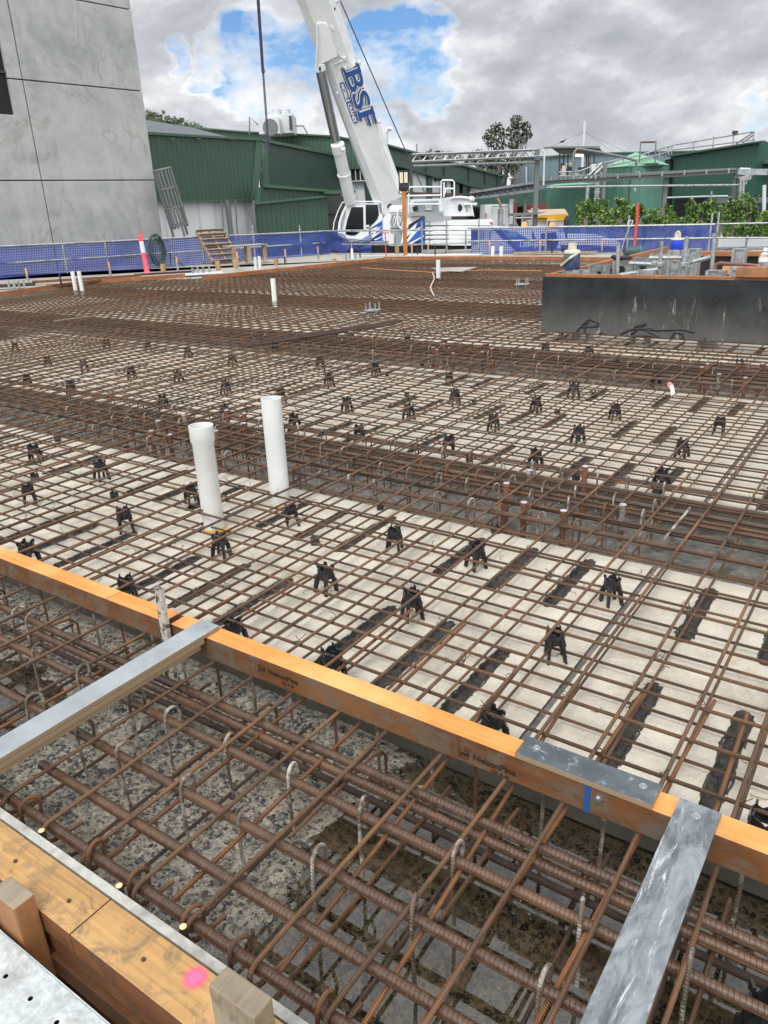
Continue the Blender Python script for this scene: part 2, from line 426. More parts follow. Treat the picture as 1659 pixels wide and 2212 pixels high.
# ================================================================ reinforcing bars
random.seed(21)
BOXX, BOXY = -4.02, 9.33
def wob(p0, p1, step=.7, amp=.004, sag=0):
    p0 = Vector(p0); p1 = Vector(p1); L = (p1-p0).length; n = max(2, int(L/step)+1); o = random.random()*100
    out = []
    for i in range(n+1):
        p = p0.lerp(p1, i/n); out.append(p + Vector((amp*noise.noise(Vector((i*.55, o, 0))), amp*noise.noise(Vector((i*.55, o, 9))), .5*amp*noise.noise(Vector((i*.6, o, 17))))))
    return out
def bar(name, pts, r, mat, label, cat='reinforcing bar', group=None, n=6, org=None):
    m = MB(); org = Vector(org) if org else Vector(pts[0])
    m.tube([Vector(p)-org for p in pts], r, n)
    o = m.build(name, mat, smooth=True, fix=False); o.location = org
    return tag(o, label, cat, group)
def yend(x):
    if x > BOXX-.03: return BOXY-.03
    ys = 20.42
    while ys > 2 and xmin(ys) > x: ys -= .05
    return ys
xs = []; x = .225
while x > -19: xs.append(x); x -= .2
GA = 'top mat bars running away from the viewer'; GB = 'top mat bars running across'
GC = 'lower mat bars running away from the viewer'
LA = 'thin rusty bar of the upper mat running away toward the crane'
LB = 'thin rusty bar of the upper mat running across, tied under the others'
stuffA = MB(); nind = 0
for i, x in enumerate(xs):
    xj = x+random.uniform(-.014, .014); ye = yend(x)
    if ye < 4: continue
    if x > -7.4:
        pts = wob((xj, .86, .007), (xj+random.uniform(-.03, .03), ye, .007), .55, .008)
        R = .028; st = random.random()
        hk = []
        for k in range(7):                        # 180 degree hook round the last heavy bar
            t = math.pi*k/6; hk.append(Vector((xj + .012*k/6, .86-.055-R*math.sin(t), .007-R+R*math.cos(t))))
        hk.append(Vector((xj+.02, .86+.03, .007-2*R)))
        pts = hk[::-1] + pts
        bar('reinforcing_bar', pts, .0066, M['barY'], LA, group=GA, n=8)
    else:
        bar('reinforcing_bar', wob((xj, max(2.0, 3.2 if x > -12 else 5.5), .007), (xj+random.uniform(-.03, .03), ye, .007), 1.2), .0066, M['barY'], LA, group=GA, n=5)
y = 1.904; k = 0
while y < 20.35:
    yj = y+random.uniform(-.01, .01)
    xa = max(xmin(y), -9.5 if y < 4 else (-14 if y < 6.5 else -30)); xb = BOXX-.03 if y > BOXY-.02 else .42
    bar('reinforcing_bar', wob((xa, yj, -.006), (xb, yj+random.uniform(-.012, .012), -.006), .5 if y < 6 else 1.2, .008), .0066 if y < 4.3 else .0060, M['barX'], LB, group=GB, n=8 if y < 5 else 5)
    y += .2; k += 1
# lower mat : the nearest hundred bars are single objects, the far ones one mass
ln = 0; far = MB()
for x in xs:
    xj = x-.02+random.uniform(-.02, .02)
    for (ya, yb) in ((1.75, 7.6), (7.9, 20.4)):
        ye = min(yb, yend(x))
        if ye < ya+.6: continue
        P = wob((xj, ya, -.083), (xj, ye, -.083), 1.0)
        if ya < 3 and x > -8: bar('lower_reinforcing_bar', P, .0058, M['barY'], 'thin rusty bar of the lower mat running away, close above the planks', group=GC, n=6); ln += 1
        else: far.tube(P, .0058, 4)
y = 1.92
while y < 20.35:
    xa = max(xmin(y), -9.5 if y < 4 else (-14 if y < 6.5 else -30)); xb = BOXX-.03 if y > BOXY-.02 else .42
    P = wob((xa, y+random.uniform(-.012, .012), -.095), (xb, y, -.095), 1.2)
    if y < 8.2: bar('lower_reinforcing_bar', P, .0058, M['barX'], 'thin rusty bar of the lower mat running across, close above the planks', group='lower mat bars running across', n=6); ln += 1
    else: far.tube(P, .0058, 4)
    y += .2
for (a, b) in TR[3:]:                           # heavier bars and ties of the far trenches
    for q in (.05, .2, .4, .6, .8): far.tube(wob((xmin(a+q), a+q, -.03), (BOXX-.1, a+q, -.03), 2), .013, 5)
o = far.build('distant_lower_bars', M['barY'], fix=False)
tag(o, 'dense far part of the lower rusty bar mat seen as one brown mass', 'reinforcing bars', kind='stuff')
# loose bright orange lap bars lying just under the top mat by the beam
for (pa, pb) in (((180, 560), (-120, 940)), ((515, 680), (190, 1200)), ((1320, 905), (990, 1500)), ((1530, 985), (1330, 1590)), ((865, 840), (560, 1300))):
    qa = hz(*Z1(*pa), -.022); qb = hz(*Z1(*pb), -.03)
    d = (qb-qa).normalized(); qb = qa + d*((qa.y-.84)/-d.y)
    bar('lap_bar', wob(qa, qb, .4, .003), .0068, M['orangebar'], 'short bright orange starter bar ending among the brown mat bars', 'reinforcing bar', 'orange starter bars beyond the beam', 8)
for (pa, pb) in (((1030, 665), (560, 1050)), ((1380, 755), (900, 1210)), ((350, 445), (0, 660)), ((160, 415), (0, 505))):
    qa = hz(*Z2(*pa), -.022); qb = hz(*Z2(*pb), -.03); d = (qb-qa).normalized(); qb = qa + d*((qa.y-.84)/-d.y)
    bar('lap_bar', wob(qa, qb, .4, .003), .0068, M['orangebar'], 'short bright orange starter bar ending among the brown mat bars', 'reinforcing bar', 'orange starter bars beyond the beam', 8)
# ---- heavy bars of the near trench, with real ribs
def heavy(y, z, xa, xb, r, label, ribs=True, mat=None):
    P = wob((xa, y, z), (xb, y, z), .5, .004); m = MB(); org = P[0]; m.tube([p-org for p in P], r, 12)
    if ribs:
        x = max(xa, -3.8)
        while x < min(xb, .35):
            t = (x-xa)/(xb-xa)*(len(P)-1); i = min(int(t), len(P)-2); c = P[i].lerp(P[i+1], t-i)-org
            for side in (1, -1):
                arc = []
                for k in range(6):
                    a = math.pi*(.08+.84*k/5)*side - math.pi/2*0 ; arc.append(c+Vector((.006*(k/5-.5), r*1.0*math.cos(a), r*1.0*math.sin(a))))
                m.tube(arc, r*.08, 4, rr=[r*.02, r*.06, r*.08, r*.08, r*.06, r*.02])
            x += r*.8
        for s in (1, -1): m.beam(P[0]-org+Vector((0, s*r, 0)), P[-1]-org+Vector((0, s*r, 0)), r*.22, r*.2)
    o = m.build('heavy_rebar', mat or M['bigbar'], smooth=True, fix=False); o.location = org
    return tag(o, label, 'reinforcing bar')
heavy(1.477, -.020, -1.93, .9, .0150, 'upper of the two heavy ribbed bars nearest the orange beam, rust orange on top')
heavy(1.452, -.050, -2.9, .9, .0155, 'lower heavy bar tucked under the ribbed one nearest the orange beam')
heavy(1.477, -.020, -5.5, -1.62, .015, 'heavy bar left of the grey strap, nearest the orange beam')
for (y_, xa_, nm_) in ((1.320, -5.5, 'second'), (1.115, -5.5, 'third'), (.955, -2.04, 'fourth, next to last'), (.815, -5.5, 'last, beside the form')):
    heavy(y_, -.020, xa_, .9, .0148, 'heavy ribbed bar, %s counted from the orange beam' % nm_)
for i, (y, nm) in enumerate(((1.55, 'the beam'), (.79, 'the form'))):
    heavy(y, -.215, -5.4, .9, .0115, 'deep lying bar low in the near trench, by %s' % nm, False, M['bundle'])
for i, x in enumerate([.10, -.235, -.45, -.80, -1.01, -1.33, -1.6, -1.8, -2.12, -2.42, -2.63, -3.02, -3.24, -3.65, -3.86]):
    xj = x+random.uniform(-.02, .02)
    P = [Vector((xj, .80, -.16)), Vector((xj, .82, -.185)), Vector((xj, .87, -.2))]+wob((xj, .93, -.2), (xj, 1.72, -.195), .4, .004)
    bar('cross_bar', P, .0062, M['bundle'] if i % 4 else M['barY'], 'thin brown bar crossing low in the near trench', group='bars crossing low in the near trench', n=6)
    if i % 2: 
        P = wob((xj+.09, 1.2, -.1), (xj+.09, 1.60, -.1), .3, .003)+[Vector((xj+.09, 1.66, -.11)), Vector((xj+.09, 1.69, -.15)), Vector((xj+.09, 1.69, -.26))]
        bar('bent_bar', P, .0062, M['barY'], 'bent brown bar turning down under the orange beam', group='bent bars under the orange beam', n=6)
for i in range(24):
    x = -4.4+i*.195+random.uniform(-.02, .02)
    P = [Vector((x, 1.72, -.27)), Vector((x+.004, 1.715, -.1)), Vector((x, 1.71, .0))]
    bar('upright_tie', P, .006, M['hook'] if i % 3 else M['hookrust'], 'upright pale bar standing in the shade under the orange beam', group='upright bars under the orange beam', n=6)
# ---- ligature hooks
def hook_mesh(r, R, near, tail):
    m = MB(); P = [Vector((.004, -R, -near)), Vector((0, -R-.002, -near*.5)), Vector((0, -R, -R*1.1))]
    for k in range(1, 8): a = math.pi*k/8; P.append(Vector((0, -R*math.cos(a), -R*.9+R*1.15*math.sin(a))))
    P += [Vector((0, R, -R*1.1)), Vector((-.003, R-.002, -R*1.1-tail*.5)), Vector((-.004, R-.006, -R*1.1-tail))]
    m.tube(P, r, 7); return m
HK = {}
for nm, mt in (('hook', 'hook'), ('hookrust', 'hookrust')):
    HK[nm] = hook_mesh(.0058, .029, .25, .05).mesh(nm, M[mt], True, False); HK[nm+'2'] = hook_mesh(.0052, .03, .24, .16).mesh(nm+'2', M[mt], True, False)
def hook(x, y, z, kind, label, group):
    o = link(HK[kind], 'hooked_tie', None, (x, y, z), random.uniform(-.35, .35)); o.rotation_euler[0] = random.uniform(-.06, .06)
    return tag(o, label, 'rebar tie', group)
for yy, X in ((1.335, (-2.646, -2.358, -2.053, -1.863, -1.59, -1.324, -1.059, -.752, -.415, -.166, .1)), (1.13, (-2.35, -2.063, -1.853, -1.56, -1.315, -1.055, -.758, -.419, -.12)), (1.47, (-3.4, -3.15, -2.9, -3.0))):
    for x in X: hook(x, yy, .018, 'hook', 'pale mortar-spattered hook looped over a heavy bar in the near trench', 'pale hooks in the near trench')
for x in (-1.888, -1.579, -1.405, -1.2, -1.043, -.79, -.52, -.25, -2.2, -2.5):
    hook(x, .822, .014, 'hookrust', 'rusty hook looped over the heavy bar beside the near edge form', 'rusty hooks by the near form')
for ti, (a, b) in enumerate(TR[1:3]):
    for q, z in ((.03, -.024), (.2, -.024), (.38, -.03), (.51, -.024), (.70, -.03), (.88, -.024)):
        xa = -9.3 if ti == 0 else -15
        bar('trench_bar', wob((xa, a+q, z), (.6, a+q, z), .8, .006), .0135, M['bigbar'], 'stout ribbed bar laid along the %s open trench' % ('first' if ti == 0 else 'second'), group='stout bars along the %s trench' % ('first' if ti == 0 else 'second'), n=8, org=(xa, a+q, z))
    for q in (.05, .34, .51, .81):
        x = -1.05 if q > .1 else -1.3
        while x > (-6.3 if ti == 0 else -8.0):
            if ti == 1 and q == .34: break
            hook(x+random.uniform(-.02, .02), a+q, .012, ('hook2' if (random.random() < .62) else 'hookrust2'), 'hooked tie standing over the stout bars of the %s open trench' % ('first' if ti == 0 else 'second'), 'hooked ties in the %s trench' % ('first' if ti == 0 else 'second'))
            x -= .212 if ti == 0 else .26
# dark bundle of bars left on the mat
for i in range(4):
    a = hz(532, 748-i*2.5, .03); b = hz(852+i*6, 700-i*3, .03)
    bar('loose_bar', wob(a, b, .6, .004), .011, M['bundle'], 'dark loose bar in a small bundle lying on the mat', 'reinforcing bar', 'dark bars bundled on the mat', 6)
a, b = hz(*Zr(0, 1000, .9042)(235, 293), .02), hz(*Zr(0, 1000, .9042)(425, 268), .02)
tag(MB().beam(a, b, .05, .02).build('timber_offcut', M['greywood']), 'thin pale timber strip lying on the far mat at left', 'timber offcut')
# pale painted stick and curved orange hose on the mat
a, b = hz(*Z4(1180, 0) if 0 else Zr(1500, 2000, .9186)(1195, 155), -.02), hz(*Zr(1500, 2000, .9186)(1325, 0), .02)
tag(MB().tube(wob(a, b, .05, .003), .007, 6).build('spattered_bar', M['hook'], smooth=True), 'short white-spattered bar lying aslant over the first open trench', 'reinforcing bar')
# ---- bar chairs
def chair_obj(h, label, group):
    t = thing('bar_chair', label, 'bar chair', (0, 0, 0), 0, group)
    m = MB(); s = h/.145
    pr = []
    for (r, z) in ((.029, h-.072), (.034, h-.070), (.039, h-.036), (.037, h-.014), (.032, h-.014), (.029, h-.05)): pr.append((r*s, z))
    base = 0; n = 12
    for (r, z) in pr:
        for k in range(n):
            a = 2*math.pi*k/n+math.pi/12; zz = z
            if z > h-.03 and k % 3 == 0: zz = z-.016
            m.v.append(Vector((r*math.cos(a), r*math.sin(a), zz)))
    L = len(pr)
    for i in range(L):
        for k in range(n): k2 = (k+1) % n; o = i*n; p = ((i+1) % L)*n; m.f.append((o+k, o+k2, p+k2, p+k))
    for k in range(4):
        a = math.pi/4+k*math.pi/2
        c = Vector((math.cos(a)*.034*s, math.sin(a)*.034*s, h-.02)); e = c+Vector((0, 0, .016))
        m.beam(c, e, .018*s, .006*s)
    m.build('crown', M['black'], t)
    for k in range(4):
        a = math.pi/4+k*math.pi/2; d = Vector((math.cos(a), math.sin(a), 0)); lm = MB()
        p0 = d*.030*s+Vector((0, 0, h-.035)); p1 = d*.043*s+Vector((0, 0, h-.075)); p2 = d*.052*s
        lm.beam(p0, p1+Vector((0, 0, -.002)), .024*s, .008*s); lm.beam(p1, p2, .019*s, .008*s)
        r1 = d*.027*s+Vector((0, 0, h-.045)); lm.beam(r1, d*.049*s, .005*s, .014*s)
        lm.build('leg', M['black'], t)
    return t
CH = [(889,1270,'black bar chair standing on the pale plank a little right of the grey strap end'),(1325,1240,'black bar chair beside the long open joint, right of middle'),(1203,1355,'large black bar chair standing left of the long open joint'),(1067,1525,'black bar chair half hidden behind the orange beam, left of the plywood splice'),(715,1400,'black bar chair peeping over the orange beam below the middle'),(700,1218,'black bar chair on the planks right of the grey stake'),(505,1330,'black bar chair just behind the tip of the grey strap'),(473,1150,'black bar chair at the foot of the nearest white pipe'),(850,1132,'black bar chair right of the two tall white pipes'),(1028,1168,'black bar chair over a mortar slot in the middle of the near strip'),(628,1082,'black bar chair at the foot of the right-hand tall white pipe'),(266,1095,'black bar chair left of the nearest white pipe'),(410,1040,'black bar chair partly hidden behind the nearest white pipe'),(213,992,None),(57,1042,None),(72,957,None),(55,1170,'black bar chair behind the beam at the left edge of view'),(270,1240,'black bar chair half hidden behind the beam left of the stake'),(968,938,None),(1157,965,None),(1250,915,None),(1477,942,None),(1432,1008,'black bar chair on the plank edge beyond the trench at right'),(1330,868,None),(1066,890,None),(982,838,None),(882,868,None),(775,912,None),(634,890,None),(607,835,None),(748,855,None),(1158,853,None),(1240,825,None),(1556,895,None),(485,817,None),(384,797,None),(350,848,None),(282,788,None),(180,775,None),(483,870,None),(710,803,None),(690,768,None),(812,780,None),(970,798,None),(958,730,None),(1050,738,None),(1178,740,None),(1655,1752,'big black bar chair cut by the right edge of view beside the orange beam'),(150,820,None),(100,765,None),(55,805,None),(405,745,None),(318,735,None),(228,728,None),(592,735,None),(500,762,None),(30,735,None),(1420,800,None),(1600,770,None),(1275,745,None),(1330,775,None),(880,720,None),(760,715,None)]
chair0 = None; GCH = 'black bar chairs under the mat'
for (px, py, lb) in CH:
    p = hz(px, py+4, .008); lab = lb or 'small black plastic bar chair holding the mat farther back'
    if chair0 is None: chair0 = chair_obj(.148, lab, GCH); chair0.location = (p.x, p.y, ZP); chair0.rotation_euler[2] = random.uniform(0, 1.5)
    else:
        q_ = dup(chair0, (p.x, p.y, ZP), random.uniform(0, 1.5), lab, GCH, (random.uniform(.93, 1.06),)*3); q_.rotation_euler[0] = random.uniform(-.07, .07); q_.rotation_euler[1] = random.uniform(-.07, .07)
c = dup(chair0, (.0, 1.36, -.27), .5, 'tall black bar chair standing in the near trench at the right edge', GCH, (1.25, 1.25, 1.75))
bl = MB(); bl.box((-.02, -.02, 0), (.02, .02, .034)); bl.box((-.02, -.02, .034), (-.009, .02, .046)); bl.box((.009, -.02, .034), (.02, .02, .046)); blm = bl.mesh('spacer', M['black'])
for (fn, x, y) in ((Z2, 400, 205), (Z2, 1575, 130), (Z3, 225, 450), (Z3, 745, 570), (Z3, 830, 275), (Z3, 375, 205), (Z4, 335, 415), (Z4, 775, 465), (Z4, 1320, 525), (Z4, 740, 830), (Z4, 1440, 950), (Z4, 910, 1285), (Z4, 205, 280), (Z4, 1555, 410), (Z4, 160, 1140), (Z4, 435, 215)):
    p = hz(*fn(x, y), -.1); tag(link(blm, 'block_spacer', None, (p.x, p.y, ZP), random.random()), 'squat black block spacer under the lower mat', 'spacer', 'squat black spacers on the planks')
# ---- dowel tubes standing in the trenches
def tube_obj(p, lab, grp, white=False, r=.021, h=.32):
    t = thing('dowel_tube', lab, 'dowel tube', (p.x, p.y, -.27), 0, grp)
    m = MB(); m.tube([(0, 0, 0), (0, 0, h*.93), (0, 0, h*.93+.004), (0, 0, h)], r, 14, rr=[r*.8, r*.8, r, r]); m.build('tube', M['tube'] if not white else M['hook'], t, smooth=True)
    MB().cyl((0, 0, h), r*.86, .003, 14).build('cap', M['capend'], t)
M['capend'] = mottled('chalky_cap', H('b0aeb8'), H('8d8a92'), 30, .7, .1)
for fn, pts, lab in ((Z4, [(985,1000,0),(1100,1125,0),(1360,1180,0),(1500,890,0),(1140,915,1)], 'rust-brown dowel tube with pale cap in the first open trench, right of middle'), (Zr(1500,1000,.9186), [(1038,1075,1)], 'mortar-smeared dowel tube standing at the right end of the first trench'),
    (Z3, [(988,160,0),(1110,185,0),(1410,160,0),(1595,45,0),(1480,25,0),(1595,110,0)], 'rust-brown dowel tube standing behind the two tall white pipes'), (Z3, [(1030,95,1),(1200,45,1)], 'whitish mortar-covered dowel tube behind the nearest white pipe'),
    (Zr(1500,1000,.9186), [(240,410,0),(270,385,0),(310,425,0),(475,405,0),(435,420,0),(385,385,0),(225,400,0)], 'small rusty dowel tube in the second trench near the middle'), (Zr(1500,1000,.9186), [(1400,470,0),(1375,485,0),(1450,515,1),(1535,465,0),(1635,470,0),(1563,530,0)], 'small rusty dowel tube in the second trench in front of the dark box')):
    for (x, y, w_) in pts: tube_obj(hz(*fn(x, y), .05), lab, lab.split(' standing')[0]+' group' if 0 else 'dowel tubes: '+lab[-40:], bool(w_))
# ---- plastic pipes
def pvc(px, py, tx, ty, r, lab, zb=ZP, collar=False, tape=False, tilt=0, grp=None):
    b = hz(px, py, zb); best = min((abs(_pj((b.x, b.y, zb+h*.01))[1]-ty), h*.01) for h in range(10, 120))[1]
    t = thing('white_pipe', lab, 'pipe', (b.x, b.y, zb), 0, grp); m = MB(); h = best
    c = Vector((tilt, 0, 0)); n = 24
    prof = [(r, 0), (r, h-.1), (r*1.13, h-.085), (r*1.13, h), (r*1.04, h), (r*1.04, h-.09), (r*.92, h-.1), (r*.92, h-.3)] if collar else [(r, 0), (r, h), (r*.92, h), (r*.92, h-min(.3, h*.5))]
    m.lathe(prof, n); o = m.build('pipe_wall', M['pvc'], t, smooth=True)
    if tape:
        q = MB(); q.lathe([(r*1.03, .003), (r*1.02, .012), (r*1.0, .015)], 20); q.beam((r*.7, -.02, .01), (r*2.0, .01, .006), .04, .004); q.build('yellow_tape', M['yellowtape'], t)
    return t
def _pj(p):
    c = RM.transposed() @ (Vector(p)-CAM); return (CX+FP*c.x/-c.z, CY-FP*c.y/-c.z)
pvc(463, 1142, 433, 917, .060, 'tall white plastic pipe with a wider socket at its top, nearest the orange beam', collar=True, tape=True)
pvc(607, 1092, 590, 859, .060, 'tall plain white plastic pipe, the right-hand and farther of the tall pair', tape=True)
pvc(595, 668, 588, 602, .045, 'single thin white pipe standing on the mat left of the bolt plate')
pvc(166, 640, 154, 586, .045, 'thin white pipe, left one of the pair at the far left edge of the pour')
pvc(180, 641, 168, 586, .045, 'thin white pipe, right one of the pair at the far left edge of the pour')
pvc(555, 600, 551, 555, .042, 'thin white pipe, left one of the pair in front of the pallet table')
pvc(564, 601, 560, 553, .042, 'thin white pipe, right one of the pair in front of the pallet table')
pvc(947, 613, 946, 562, .048, 'single white pipe beside the pale sheet in front of the crane')
pvc(1064, 569, 1063, 532, .055, 'short thick white pipe, left one of the pair before the right-hand netting')
pvc(1082, 569, 1082, 532, .055, 'short thick white pipe, right one of the pair before the right-hand netting')
# ---- cast-in bolt plates
def boltplate(px, py, lab, s=1.0):
    p = hz(px, py, .05); t = thing('bolt_plate', lab, 'anchor plate', (p.x, p.y, .03), .2)
    MB().box((-.11*s, -.11*s, 0), (.11*s, .11*s, .012)).build('plate', M['galv'], t)
    for i in (-1, 1):
        for j in (-1, 1): m = MB(); m.cyl((i*.08*s, j*.08*s, -.14), .010*s, .26, 8); m.cyl((i*.08*s, j*.08*s, .013), .02*s, .018, 6); m.build('bolt', M['galv'], t, smooth=True)
boltplate(805, 668, 'galvanised plate with four upright bolts set in the mat, nearer of the two', 1.0)
boltplate(1128, 612, 'galvanised plate with four upright bolts in the mat near the dark box corner', 1.1)
# pale sheet lying on the mat, spray can, offcuts of wire
q = [hz(935, 579, .03), hz(1028, 578, .03), hz(1005, 585.5, .03), hz(960, 585, .03)]
MBs = MB(); MBs.prism([hz(932, 580, .025), hz(1031, 578, .025), hz(1000, 587, .025), hz(950, 586, .025)], (0, 0, .018)); tag(MBs.build('loose_sheet', M['deck']), 'pale plywood sheet lying flat on the far mat', 'sheet')
p = hz(1449, 843, .01); t = thing('marker_can', 'white spray marker with a pink cap lying on the mat at right', 'spray can', (p.x, p.y, .045), -.9); t.scale = (.8, .8, .8)
M['pink'] = simple('pink_plastic', H('ff7f86'), .4, 0, .05); M['whitep'] = simple('white_plastic', H('d8dadb'), .35, 0, .05)
m = MB(); m.tube([(0, 0, 0), (.03, .0, -.02), (.075, 0, -.09)], .022, 14); m.build('can', M['whitep'], t, smooth=True)
m = MB(); m.tube([(-.005, 0, .0), (-.03, 0, .005), (-.055, 0, .012)], .03, 14, rr=[.028, .03, .022]); m.build('cap', M['pink'], t, smooth=True)
tw = MB(); random.seed(15)
for i in range(420):
    x = .225-.2*random.randint(0, 34)+random.uniform(-.012, .012); y = 1.904+.2*random.randint(0, 16 if i % 3 else 27)+random.uniform(-.012, .012); P = []; d1 = random.random()*6.28
    for k in range(9): a = k*.9+d1; P.append(Vector((x+.0105*math.cos(a)*(1 if k < 6 else 1.6), y+.0105*math.sin(a)*(1 if k < 6 else 1.6), .006+.003*(k % 3)+(.006*(k-6) if k > 6 else 0))))
    P.append(P[-1]+Vector((random.uniform(-.02, .02), random.uniform(-.02, .02), .022))); tw.tube(P, .0014, 4)
tag(tw.build('tie_wire', M['bundle'], fix=False), kind='stuff')
wr = MB(); random.seed(5)
for i in range(150):
    x = random.uniform(-6, .2); y = random.choice((random.uniform(1.9, 3.5), random.uniform(4.45, 7.1))); a = random.random()*6.28; P = []
    for k in range(5): P.append(Vector((x+math.cos(a)*.012*k, y+math.sin(a)*.012*k, ZP+.003+.004*math.sin(k)))); a += random.uniform(-.6, .6)
    wr.tube(P, .0012, 4)
tag(wr.build('wire_offcuts', M['orangebar'], fix=False), kind='stuff')
# ================================================================ near forms, beam, straps
def screw(parent, p, n=(0, 0, 1), s=1.0, name='screw'):
    m = MB(); n = Vector(n); p = Vector(p); m.tube([p, p+n*.002*s], .009*s, 12); m.tube([p+n*.002*s, p+n*.007*s], .0055*s, 6); return m.build(name, M['screw'], parent, smooth=False)
BY0, BY1, BZ0, BZ1 = 1.628, 1.708, .0145, .107
def bx(px, py): return hy(px, py, BY0).x
xj1 = bx(228, 1290); xj2 = bx(356, 1340); xj3 = bx(1270, 1705)
def beam_piece(xa, xb, lab, dy=0):
    o = thing('timber_beam', lab, 'timber beam', ((xa+xb)/2, (BY0+BY1)/2, BZ0)); L = (xb-xa)/2; w = (BY1-BY0)/2; h = BZ1-BZ0
    m = MB(); m.box((-L, -w, 0), (L, w, h)); b = m.build('laminated_timber', M['lvl'], o, bevel=.003)
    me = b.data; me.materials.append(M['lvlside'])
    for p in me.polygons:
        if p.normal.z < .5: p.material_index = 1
    me.polygons.foreach_set('use_smooth', [False]*len(me.polygons))
    return o
beam_piece(-6.2, xj1-.0012, 'orange laminated beam length running out of view at left, grey-stained on its side')
beam_piece(xj1+.0012, xj2-.004, 'short orange beam length between the saw joint and the grey stake')
bm_mid = beam_piece(xj2+.03, xj3-.0015, 'long middle orange beam length stamped with a maker name, from stake to plywood splice')
beam_piece(xj3+.0015, 1.2, 'orange beam length running out of view at right under the galvanised strap')
M['stamp'] = simple('dark_stamp_ink', H('2c1c10'), .7); M['bluetape'] = simple('blue_tape', H('1f4c86'), .5)
def on_face(px, py, up=0):                       # frame on the front face of the beam
    p = hy(px, py, BY0); return Matrix.Translation((p.x, BY0-.0012, p.z)) @ Matrix.Rotation(math.pi/2, 4, 'X')
def rbox_outline(m, w, h, r, t, Mx):
    def pth(w, h, r):
        out = []
        for cx_, cy_, a0 in ((w-r, h-r, 0), (r, h-r, 90), (r, r, 180), (w-r, r, 270)):
            for k in range(4): a = math.radians(a0+30*k); out.append((cx_+r*math.cos(a), cy_+r*math.sin(a)))
        return out
    a = pth(w, h, r); b = [(x*(w-2*t)/w+t, y*(h-2*t)/h+t) for x, y in a]; n = len(a); base = len(m.v)
    m.v += [Mx @ Vector((x, y, 0)) for x, y in a] + [Mx @ Vector((x, y, 0)) for x, y in b]
    for i in range(n): j = (i+1) % n; m.f.append((base+i, base+j, base+n+j, base+n+i))
off = Matrix.Translation(-Vector(bm_mid.location))
for (px, py) in ((990, 1632), (558, 1450)):
    F = off @ on_face(px, py)
    m = MB(); rbox_outline(m, .036, .03, .007, .002, F); m.build('maker_logo_frame', M['stamp'], bm_mid, fix=False)
    text_mesh('paa', .022, M['stamp'], F @ Matrix.Translation((.005, .010, 0)), bm_mid, 'maker_logo', .0003, bold=.0008)
    text_mesh('NelsonPine', .030, M['stamp'], F @ Matrix.Translation((.05, .008, 0)), bm_mid, 'maker_name', .0003, bold=.0008)
    text_mesh('LVL 8 40', .016, M['stamp'], F @ Matrix.Translation((.11, -.013, 0)), bm_mid, 'grade_mark', .0003, bold=.0005)
m = MB(); m.box((xj3-.008, BY0-.0025, BZ0), (xj3+.008, BY0-.0008, BZ1-.002)); o = m.build('blue_tape', M['bluetape']); tag(o, 'strip of blue tape over the joint in the front face of the orange beam', 'tape')
# plywood splice
M['ply'] = NT('film_faced_plywood'); t = M['ply']; v = t.coord(rand=True)
c = t.mix(t.ramp(t.noise(v, 7, 6, .7), [(.4, 0.), (.7, 1.)]), H('3c4247'), H('565d63')); c = t.mix(t.ramp(t.noise(v, 26, 7, .8, .5), [(.56, 0.), (.7, 1.)]), c, H('8f979c')); t.col(c); t.set(rough=t.ramp(t.noise(v, 6, 4), [(.3, .25), (.7, .6)])); M['ply'] = t.m
t = NT('plywood_edge'); v = t.coord(scale=(1, 1, 1)); w_ = t.n('ShaderNodeTexWave', bands_direction='Z'); w_.inputs['Scale'].default_value = 90; w_.inputs['Distortion'].default_value = .4; t.l(v, w_.inputs[0])
t.col(t.mix(w_.outputs['Fac'], H('6e5a44'), H('a38d70'))); t.set(rough=.8); M['plyedge'] = t.m
def ply_board(name, a, b, lab, cat, top=None):
    o = MB().box(a, b).build(name, top or M['ply'], bevel=.0015); o.data.materials.append(M['plyedge'])
    for p in o.data.polygons:
        if abs(p.normal.z) < .5: p.material_index = 1
    return tag(o, lab, cat) if lab else o
xs0, xs1 = bx(1113, 1628), hz(1405, 1748, BZ1+.018).x
sp = thing('plywood_splice', 'dark scuffed plywood splice plate screwed on top of the orange beam', 'plywood strip', (xs0, BY0, BZ1))
o = ply_board('plywood', (0, -.004, .0005), (xs1-xs0, .084, .018), None, None); o.parent = sp
screw(sp, (.045, .045, .018), s=1.2); screw(sp, (xs1-xs0-.04, .05, .018), s=1.2)
tag(screw(None, (xj3+.03, BY0-.0005, .075), (0, -1, 0), 1.4, 'hex_fixing'), 'zinc bolt head in the beam face right of the blue tape', 'bolt')
# grey ply strap at left
LZ = BZ1
st = thing('plywood_strap', 'long pale grey plywood strap lying from the orange beam to the near form at left', 'plywood strip', (-2.032, 0, LZ))
gp = NT('pale_grey_ply_film'); v = gp.coord(); c = gp.mix(gp.ramp(gp.noise(v, 5, 7, .7), [(.4, 0.), (.65, 1.)]), H('7f8488'), H('93999d')); c = gp.mix(gp.ramp(gp.noise(v, 34, 6, .8), [(.6, 0.), (.74, 1.)]), c, H('b4babd')); gp.col(c); gp.set(rough=.5); M['greyply'] = gp.m
o = ply_board('top_ply', (-.047, .42, .001), (.047, 1.696, .018), None, None, M['greyply']); o.parent = st
o = ply_board('middle_ply', (-.041, .42, -.018), (.047, BY0-.012, 0), None, None, M['plyedge']); o.parent = st
o = ply_board('bottom_ply', (-.038, .42, -.036), (.043, BY0-.03, -.019), None, None, M['plyedge']); o.parent = st
screw(st, (.01, 1.66, .018), s=1.1)
